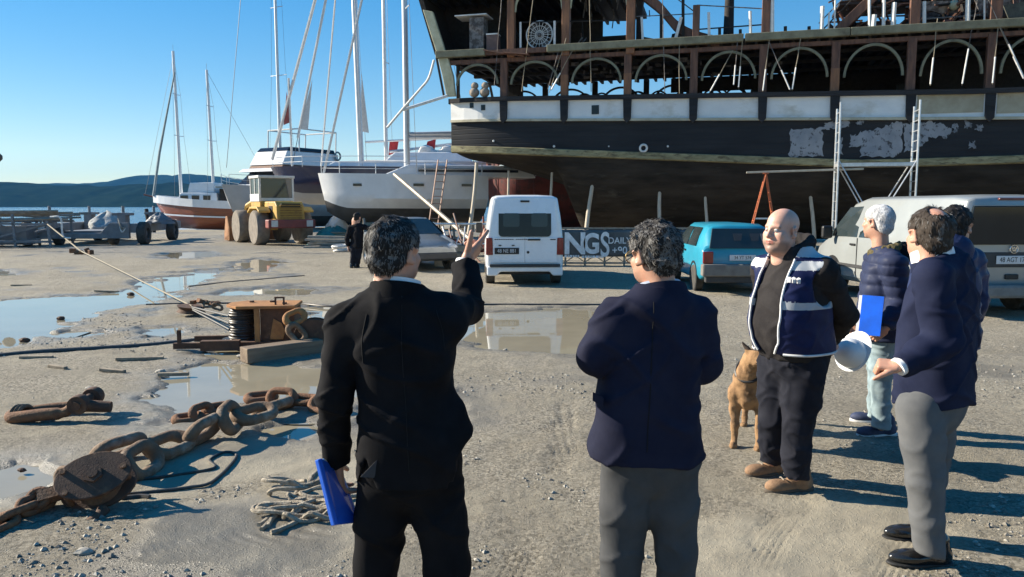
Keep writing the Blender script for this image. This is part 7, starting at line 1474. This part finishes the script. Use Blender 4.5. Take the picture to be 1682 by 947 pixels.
# winch / capstan
q = G(428, 574); wc = thing('winch', 'rusty steel capstan winch with orange top plate and wound wire cable', 'winch', (q.x, q.y+.28, 0), R(6))
mb = MB(); mb.cyl((-.30, 0, .08), (-.30, 0, .50), .13, n=24); dr = mb.build('drum', M_rustd, wc, smooth=True, angle=50); mb = MB()
for k in range(15): mb.torus((-.30, 0, .10+k*.026), .145+.012*math.sin(k*1.7), .0135, (random.uniform(-.05, .05), random.uniform(-.05, .05), 0), 30, 6)
mb.build('cable_turns', M_steel, dr, smooth=True)
mb = MB(); mb.lathe([(.02, .07), (.25, .07), (.25, .10), (.02, .10)], (-.30, 0, 0), (0, 0, 1), 28); mb.build('flange', M_steel, wc)
mb = MB(); mb.prism([(-.46, -.1), (-.30, -.30), (.40, -.30), (.40, .26), (-.3, .3), (-.46, .12)], (0, 0, .505), (1, 0, 0), (0, 1, 0), (0, 0, 1), .035); mb.build('top_plate', M_rusto, wc, bevel=.005)
mb = MB(); mb.bx((-.09, -.29, .02), (-.03, -.25, .505)); mb.build('corner_angle', M_rusto, wc)
mb = MB(); mb.bx((-.03, -.24, .02), (.38, -.21, .505)); mb.bx((-.03, .2, .02), (.38, .23, .505)); mb.bx((.35, -.21, .02), (.38, .2, .505)); mb.build('side_plate', M_rustd, wc)
mb = MB(); mb.prism([(0, 0), (.16, 0), (.19, .10), (.15, .20), (.05, .26)], (.08, -.245, .12), (1, 0, 0), (0, 0, 1), (0, -1, 0), .012); mb.build('lug_plate', M_rusto, wc, bevel=.004)
mb = MB()
for x, y in ((.05, .1), (.24, -.1), (-.2, .1)): mb = MB(); mb.cyl((x, y, .54), (x, y, .56), .03, n=8); mb.build('bolt', M_rustd, wc)
mb = MB(); mb.bx((.14, -.2, .54), (.16, -.18, .62)); mb.bx((.24, -.2, .54), (.26, -.18, .62)); mb.bx((.14, -.2, .62), (.26, -.18, .64)); mb.build('lifting_eye', M_rustd, wc)
mb = MB(); mb.bx((-1.05, -.30, .03), (.4, -.24, .10)); mb.bx((-.95, .2, .03), (.4, .26, .10)); mb.bx((-1.0, -.3, .1), (-.96, -.26, .26)); mb.bx((-.7, -.42, .02), (-.25, -.32, .14)); mb.build('base_rail', M_rustd, wc)
qh = G(498, 578); hb_ = thing('hook_block', 'dark rusty hook block with a ring link lying between winch and pointing man', 'pulley', (qh.x+.12, qh.y+.1, .2), R(10)); mb = MB()
for y in (-.09, .07): mb.prism(oval(.24, .20, 24), (0, y, 0), (1, 0, 0), (0, 0, 1), (0, 1, 0), .02)
mb.build('cheek_plate', M_rustd, hb_, bevel=.005); mb = MB(); mb.lathe([(.02, -.06), (.16, -.06), (.13, 0), (.16, .06), (.02, .06)], (0, 0, 0), (0, 1, 0), 24); mb.build('sheave', M_steel, hb_, smooth=True, angle=30)
o = link_mb(.30, .20, .036).build('link', M_mudch, hb_, smooth=True, angle=80); o.location = (-.20, -.12, .04); o.rotation_euler = (R(80), R(50), 0)
o = link_mb(.30, .22, .038).build('link', M_rusto, hb_, smooth=True, angle=80); o.location = (-.22, -.05, .22); o.rotation_euler = (R(60), R(-20), R(20))
o = link_mb(.26, .15, .03).build('link', M_mudch, hb_, smooth=True, angle=80); o.location = (-.12, -.2, -.12); o.rotation_euler = (R(20), R(30), R(-50))
qa = G(407, 598); qb = G(500, 585); tb = thing('timber_baulk', 'squared weathered timber baulk lying in front of the winch', 'timber', (qa.x, qa.y, 0), math.atan2(qb.y-qa.y, qb.x-qa.x)); mb = MB(); mb.bx((0, 0, .0), ((qb-qa).length+.25, .22, .17)); mb.build('baulk', M('weathered_baulk', (.23, .17, .115), .9, c2=(.14, .10, .07), sc=3, bump=.5, stretch=(.4, 4, 4)), tb, bevel=.012)
# sheave assembly and wire ropes
qs = G(322, 520); sa = thing('guide_sheave', 'rusty guide sheave with clamps where the rope meets the winch cable', 'pulley', (qs.x, qs.y+.1, .06), R(-8)); mb = MB(); mb.lathe([(.03, -.05), (.22, -.05), (.18, 0), (.22, .05), (.03, .05)], (-.12, 0, .05), (.1, 0, 1), 24); mb.build('sheave', M_rustd, sa, smooth=True, angle=30); mb = MB()
for k in range(7): mb.box((-.08+k*.07, .05*math.sin(k*2), .16+.03*math.sin(k)), (.07, .10, .06), (0, .2*k, .5*k))
mb.build('clamp', M_rust, sa, bevel=.008); o = link_mb(.22, .13, .02).build('link', M_mudch, sa, smooth=True); o.location = (.22, -.05, .13); o.rotation_euler = (R(40), 0, .3); o = link_mb(.2, .12, .02).build('link', M_mudch, sa, smooth=True); o.location = (.36, -.06, .10); o.rotation_euler = (R(100), .3, .1)
S_ = sa.location; dcol = Vector((wc.location.x-.42, wc.location.y-.05, 0))
for k, (z0, z1) in enumerate(((.16, .42), (.14, .33), (.12, .25))):
    o = thing('winch_cable', ['upper of three taut wire cables between guide sheave and winch drum', 'middle of three taut wire cables between guide sheave and winch drum', 'lowest of three taut wire cables between guide sheave and winch drum'][k], 'cable', S_, 0, 'wire cables at the winch'); mb = MB(); mb.tube([Vector((-.05, -.12, z0-.06)), dcol-S_+Vector((0, -.1, z1-.02))], .013, 6); mb.build('wire', M_steel, o, smooth=True)
a = S_+Vector((-.1, 0, .10)); b = P(78, 368, 31.0); c_ = P(133, 412, 27.5); mb = MB(); pts = [a]+[a.lerp(c_, t)-Vector((0, 0, .0)) for t in (.25, .5, .75)]+[c_]+[c_.lerp(b, t) for t in (.5, 1)]
o = thing('tow_rope', 'long pale tow rope stretched from the guide sheave to the boat trailer', 'rope', a); mb.tube([q-a for q in pts], [.014, .015, .017, .020, .024, .026, .026], 6); mb.build('strand', M_rope, o, smooth=True)
o = thing('rope_clamp', 'cluster of clamps on the tow rope in front of the boat trailer', 'clamp', c_); mb = MB()
for k in range(5): mb.box((-.3+k*.17, .1*math.sin(k*3), -.05+.06*math.cos(k*2)), (.2, .16, .16), (k, .4*k, .3))
mb.build('clamp_body', M_rust, o, bevel=.02)
def ground_rope(name, pts, r, m, label, cat='cable', n=8, lift=0.):
    q = [G(*p, .02+lift) for p in pts]; o = thing(name, label, cat, q[0]); mb = MB(); mb.tube(bez([v-q[0] for v in q], n), r, 7); mb.build('strand', m, o, smooth=True); return o
ground_rope('steel_cable', [(-40, 588), (60, 578), (160, 572), (250, 566), (335, 557)], .030, M_steel, 'thick black steel cable lying across the mud from the left edge to the winch')
ground_rope('steel_cable', [(240, 500), (330, 498), (480, 498), (560, 503), (760, 500), (990, 500)], .018, M_steel, 'thin black cable lying straight across the yard behind the winch')
ground_rope('steel_cable', [(200, 812), (260, 806), (310, 800), (350, 790), (388, 750), (370, 742), (345, 755), (352, 768), (300, 778), (205, 790)], .010, M_steel, 'thin black looped cable lying beside the pulley block')
ground_rope('steel_cable', [(200, 818), (228, 815), (246, 816)], .016, M_steel, 'short rusty rod end sticking out right of the pulley block')
ground_rope('thin_rope', [(310, 470), (380, 462), (430, 458), (500, 452)], .012, M_steel, 'thin dark line lying by the far puddle', 'rope')
# tangled pale rope
o_ = G(480, 850); tg = thing('rope_tangle', 'tangled heap of muddy pale rope beside the blue folder', 'rope', o_); rg = random.Random(21); mb = MB()
for k in range(9):
    c = G(rg.uniform(435, 535), rg.uniform(800, 868))-o_; pts = []; a0 = rg.uniform(0, 6); ex = rg.uniform(.03, .08)
    for j in range(9): a = a0+j*.8; pts.append(c+Vector((math.cos(a)*ex*2*(1+j*.05), math.sin(a)*ex, .02+rg.uniform(0, .05)))+Vector((j*.008, j*.012, 0)))
    mb.tube(bez(pts, 4), .013, 6)
for (p0, p1) in (((430, 875), (525, 790)), ((440, 870), (520, 780)), ((425, 868), (500, 810)), ((445, 880), (545, 838))):
    a = G(*p0)-o_; b = G(*p1)-o_; mb.tube(wobble(a+Vector((0, 0, .02)), b+Vector((0, 0, .02)), 9, .018, 0, p0[0]), .014, 6)
mb.build('strands', M('muddy_rope', (.40, .35, .27), .95, c2=(.22, .18, .13), sc=30, bump=.6, bsc=90), tg, smooth=True)
# stones and chips
def rock(s, seed):
    rs = np.random.RandomState(seed); mb = MB(); n = 8; ri = []
    for i in range(6):
        t = math.pi*i/5; ri.append([Vector((math.cos(2*math.pi*j/n)*max(math.sin(t), .05)*s*(1+rs.uniform(-.25, .25)), math.sin(2*math.pi*j/n)*max(math.sin(t), .05)*s*.7*(1+rs.uniform(-.25, .25)), -math.cos(t)*s*.5+s*.2)) for j in range(n)])
    mb.loft(ri); return mb
M_stone = M('pale_stone', (.40, .37, .31), .9, c2=(.28, .255, .21), sc=14, bump=.3); M_chip = M('weathered_wood_chip', (.34, .28, .20), .9, c2=(.2, .16, .115), sc=20)
for k, (px, py, s, lab) in enumerate([(148, 640, .05, 'pale stone on the gravel above the lone shackle'), (265, 612, .06, 'pale flat stone at the edge of the middle puddle'), (138, 910, .05, 'pale angular stone at the bottom left'), (36, 773, .03, 'small dark stone in the pale mud left of the pulley block'), (415, 668, .025, 'small dark stone beside the mud coated chain'), (396, 586, .05, 'rounded stone in the shallow water by the timber baulk'), (830, 575, .03, 'small stone near the puddle between the two suited people'), (100, 524, .07, 'dark stone standing in the left puddle'), (215, 484, .08, 'dark lump at the far edge of the left puddle'), (40, 560, .07, 'dark lump at the near edge of the left puddle'), (964, 882, .025, 'small pale pebble at the bottom between the suited people')]):
    q = G(px, py); o = rock(s, k).build('stone', M_stone if k not in (3, 7, 8, 9) else M_rustd, None); o.location = (q.x, q.y, .0); tag(o, lab, 'stone')
for k, (px, py, L_, lab) in enumerate([(60, 590, .35, 'bleached wood scrap at the left below the thick cable'), (95, 606, .25, 'short bleached wood scrap left of centre of the gravel strip'), (185, 612, .3, 'thin bleached stick on the gravel strip'), (230, 592, .5, 'longest bleached stick near the thick cable'), (285, 618, .3, 'flat board scrap at the edge of the middle puddle'), (35, 470, .4, 'dark stick beyond the left puddle'), (640, 868, .05, 'tiny wood chip between the legs of the pointing person'), (175, 480, .5, 'dark driftwood stick at the far edge of the left puddle')]):
    q = G(px, py); o = MB().box((0, 0, .02), (L_, .05, .035), (0, .03, rg.uniform(-.4, .4))).build('wood_scrap', M_chip, None, bevel=.006); o.location = (q.x, q.y, .005); tag(o, lab, 'wood scrap')
# loose gravel
rs = np.random.RandomState(11); GV = []; GFc = []; base = [(1, 0, 0), (-1, 0, 0), (0, 1, 0), (0, -1, 0), (0, 0, 1), (0, 0, -.6)]; fc = [(0, 2, 4), (2, 1, 4), (1, 3, 4), (3, 0, 4), (2, 0, 5), (1, 2, 5), (3, 1, 5), (0, 3, 5)]
N_ = 70000; yy = 2.2+rs.rand(N_)**1.6*11; xx = (rs.rand(N_)*2-1)*yy*.85; dens = fbm(xx, yy, .9, 4, 61)+.25*fbm(xx, yy, 4, 2, 63); zz, wt, md = ground_fields(xx, yy)
keep = (dens > .03+.10*rs.rand(len(xx))) & (md < .35) & (zz > PUDZ+.003); xx, yy, zz = xx[keep], yy[keep], zz[keep]; B0 = np.array(base, float); F0 = np.array(fc)
sz = .0035+.017*rs.rand(len(xx))**6; an = rs.rand(len(xx))*6.28; co, si = np.cos(an), np.sin(an); J_ = 1+.35*(rs.rand(len(xx), 6, 3)-.5); V = B0[None]*J_*sz[:, None, None]*np.array([1.2, .9, .65]); X = V[..., 0]*co[:, None]-V[..., 1]*si[:, None]+xx[:, None]; Y = V[..., 0]*si[:, None]+V[..., 1]*co[:, None]+yy[:, None]; Z = V[..., 2]+zz[:, None]+sz[:, None]*.15
F = (F0[None]+6*np.arange(len(xx))[:, None, None]).reshape(-1, 3); gv = npobj('gravel', np.stack([X, Y, Z], -1).reshape(-1, 3), F, [M('gravel_light', (.43, .40, .34), .9, c2=(.24, .22, .18), sc=40), M('gravel_dark', (.22, .20, .165), .9, c2=(.13, .115, .095), sc=40)], None, False, np.repeat((rs.rand(len(xx)) < .5).astype(int), 8)); tag(gv, 'loose pale gravel scattered over the yard', None, None, 'stuff')
# ---- dog
M_fur = M('tan_dog_fur', (.38, .225, .11), .9, c2=(.27, .155, .075), sc=14, bump=.6, bsc=180, c3=(.10, .06, .035), sc3=7, lo3=.54, hi3=.72); M_furd = M('black_dog_fur', (.03, .022, .018), .9, c2=(.05, .035, .025), sc=30)
q = G(1226, 738); fa = Vector((-.42, -.9, 0)).normalized(); dg_ = thing('dog', 'tan shepherd dog with dark ears standing behind the legs of the bald person', 'dog', (q.x+.06, q.y+.14, 0), math.atan2(-fa.x, fa.y), sc=1.0)
def dogf(p):
    qx = np.abs(p[:, 0]); q = np.stack([qx, p[:, 1], p[:, 2]], 1)
    d = rc(p, (0, .10, .47), (0, -.12, .48), .108, .10); d = smin(d, ell(p, (0, .10, .43), (.09, .13, .15)), .04); d = smin(d, rc(p, (0, -.12, .49), (0, -.42, .50), .09, .085), .06)
    d = smin(d, rc(p, (0, .16, .53), (-.04, .26, .68), .10, .072), .05)
    hd = np.array([-.07, .31, .715]); fx = np.array([-.62, .72, -.28]); fx = fx/np.linalg.norm(fx); d = smin(d, ell(p, hd, (.065, .070, .062)), .03); d = smin(d, rc(p, hd+fx*.03, hd+fx*.15, .048, .027), .03)
    sd = np.cross(fx, [0, 0, 1]); sd = sd/np.linalg.norm(sd)
    for s in (-1, 1): d = smin(d, rc(p, hd+sd*s*.045-fx*.03+np.array([0, 0, .03]), hd+sd*s*.085-fx*.05+np.array([0, 0, .085]), .024, .008), .012)
    for s in (-1, 1):
        d = smin(d, chain(p, [(s*.085, .15, .42), (s*.09, .12, .28), (s*.085, .13, .17), (s*.085, .14, .05)], (.058, .038, .028, .022), .02), .03); d = smin(d, ell(p, (s*.085, .165, .022), (.030, .048, .024)), .015)
        d = smin(d, chain(p, [(s*.08, -.40, .46), (s*.10, -.30, .30), (s*.095, -.47, .19), (s*.095, -.45, .05)], (.085, .052, .028, .022), .02), .03); d = smin(d, ell(p, (s*.095, -.42, .022), (.028, .048, .024)), .015)
    d = smin(d, chain(p, [(0, -.50, .50), (0, -.60, .38), (0, -.64, .24)], (.04, .035, .02), .02), .03)
    return d+(n3(p, (45, 45, 30), 3)-.5)*.012
def dmi(V, F):
    c = V[F].mean(1); hd = np.array([-.07, .31, .715]); fx = np.array([-.62, .72, -.28]); fx = fx/np.linalg.norm(fx); t = (c-hd)@fx; return ((t > .07) & (c[:, 2] > .55) | (c[:, 2] > .765) | ((c[:, 2] > .55) & (c[:, 1] < .0)) & (np.abs(c[:, 0]) < .07)).astype(int)
sdmesh('body', dogf, (-.28, -.72, -.01), (.24, .52, .86), .0095, [M_fur, M_furd], dg_, None, None, dmi)
mb = MB(); mb.torus((-.012, .20, .595), .094, .013, (R(-50), R(14), 0), 24, 8); mb.build('collar', M_trim, dg_, smooth=True)
# ================================================================ AIR
hz = MB(); hz.bx((-5400, -250, -4.5), (5400, 4800, 230))
mh = bpy.data.materials.new('haze_air'); mh.use_nodes = True; n = mh.node_tree.nodes; n.remove(n['Principled BSDF'])
pv = n.new('ShaderNodeVolumePrincipled'); pv.inputs['Color'].default_value = (.09, .36, .8, 1); pv.inputs['Density'].default_value = .00006; pv.inputs['Anisotropy'].default_value = .2
mh.node_tree.links.new(pv.outputs[0], n['Material Output'].inputs['Volume'])
ho = hz.build('haze', mh); ho['kind'] = 'stuff'; tag(ho, 'pale air over the bay')
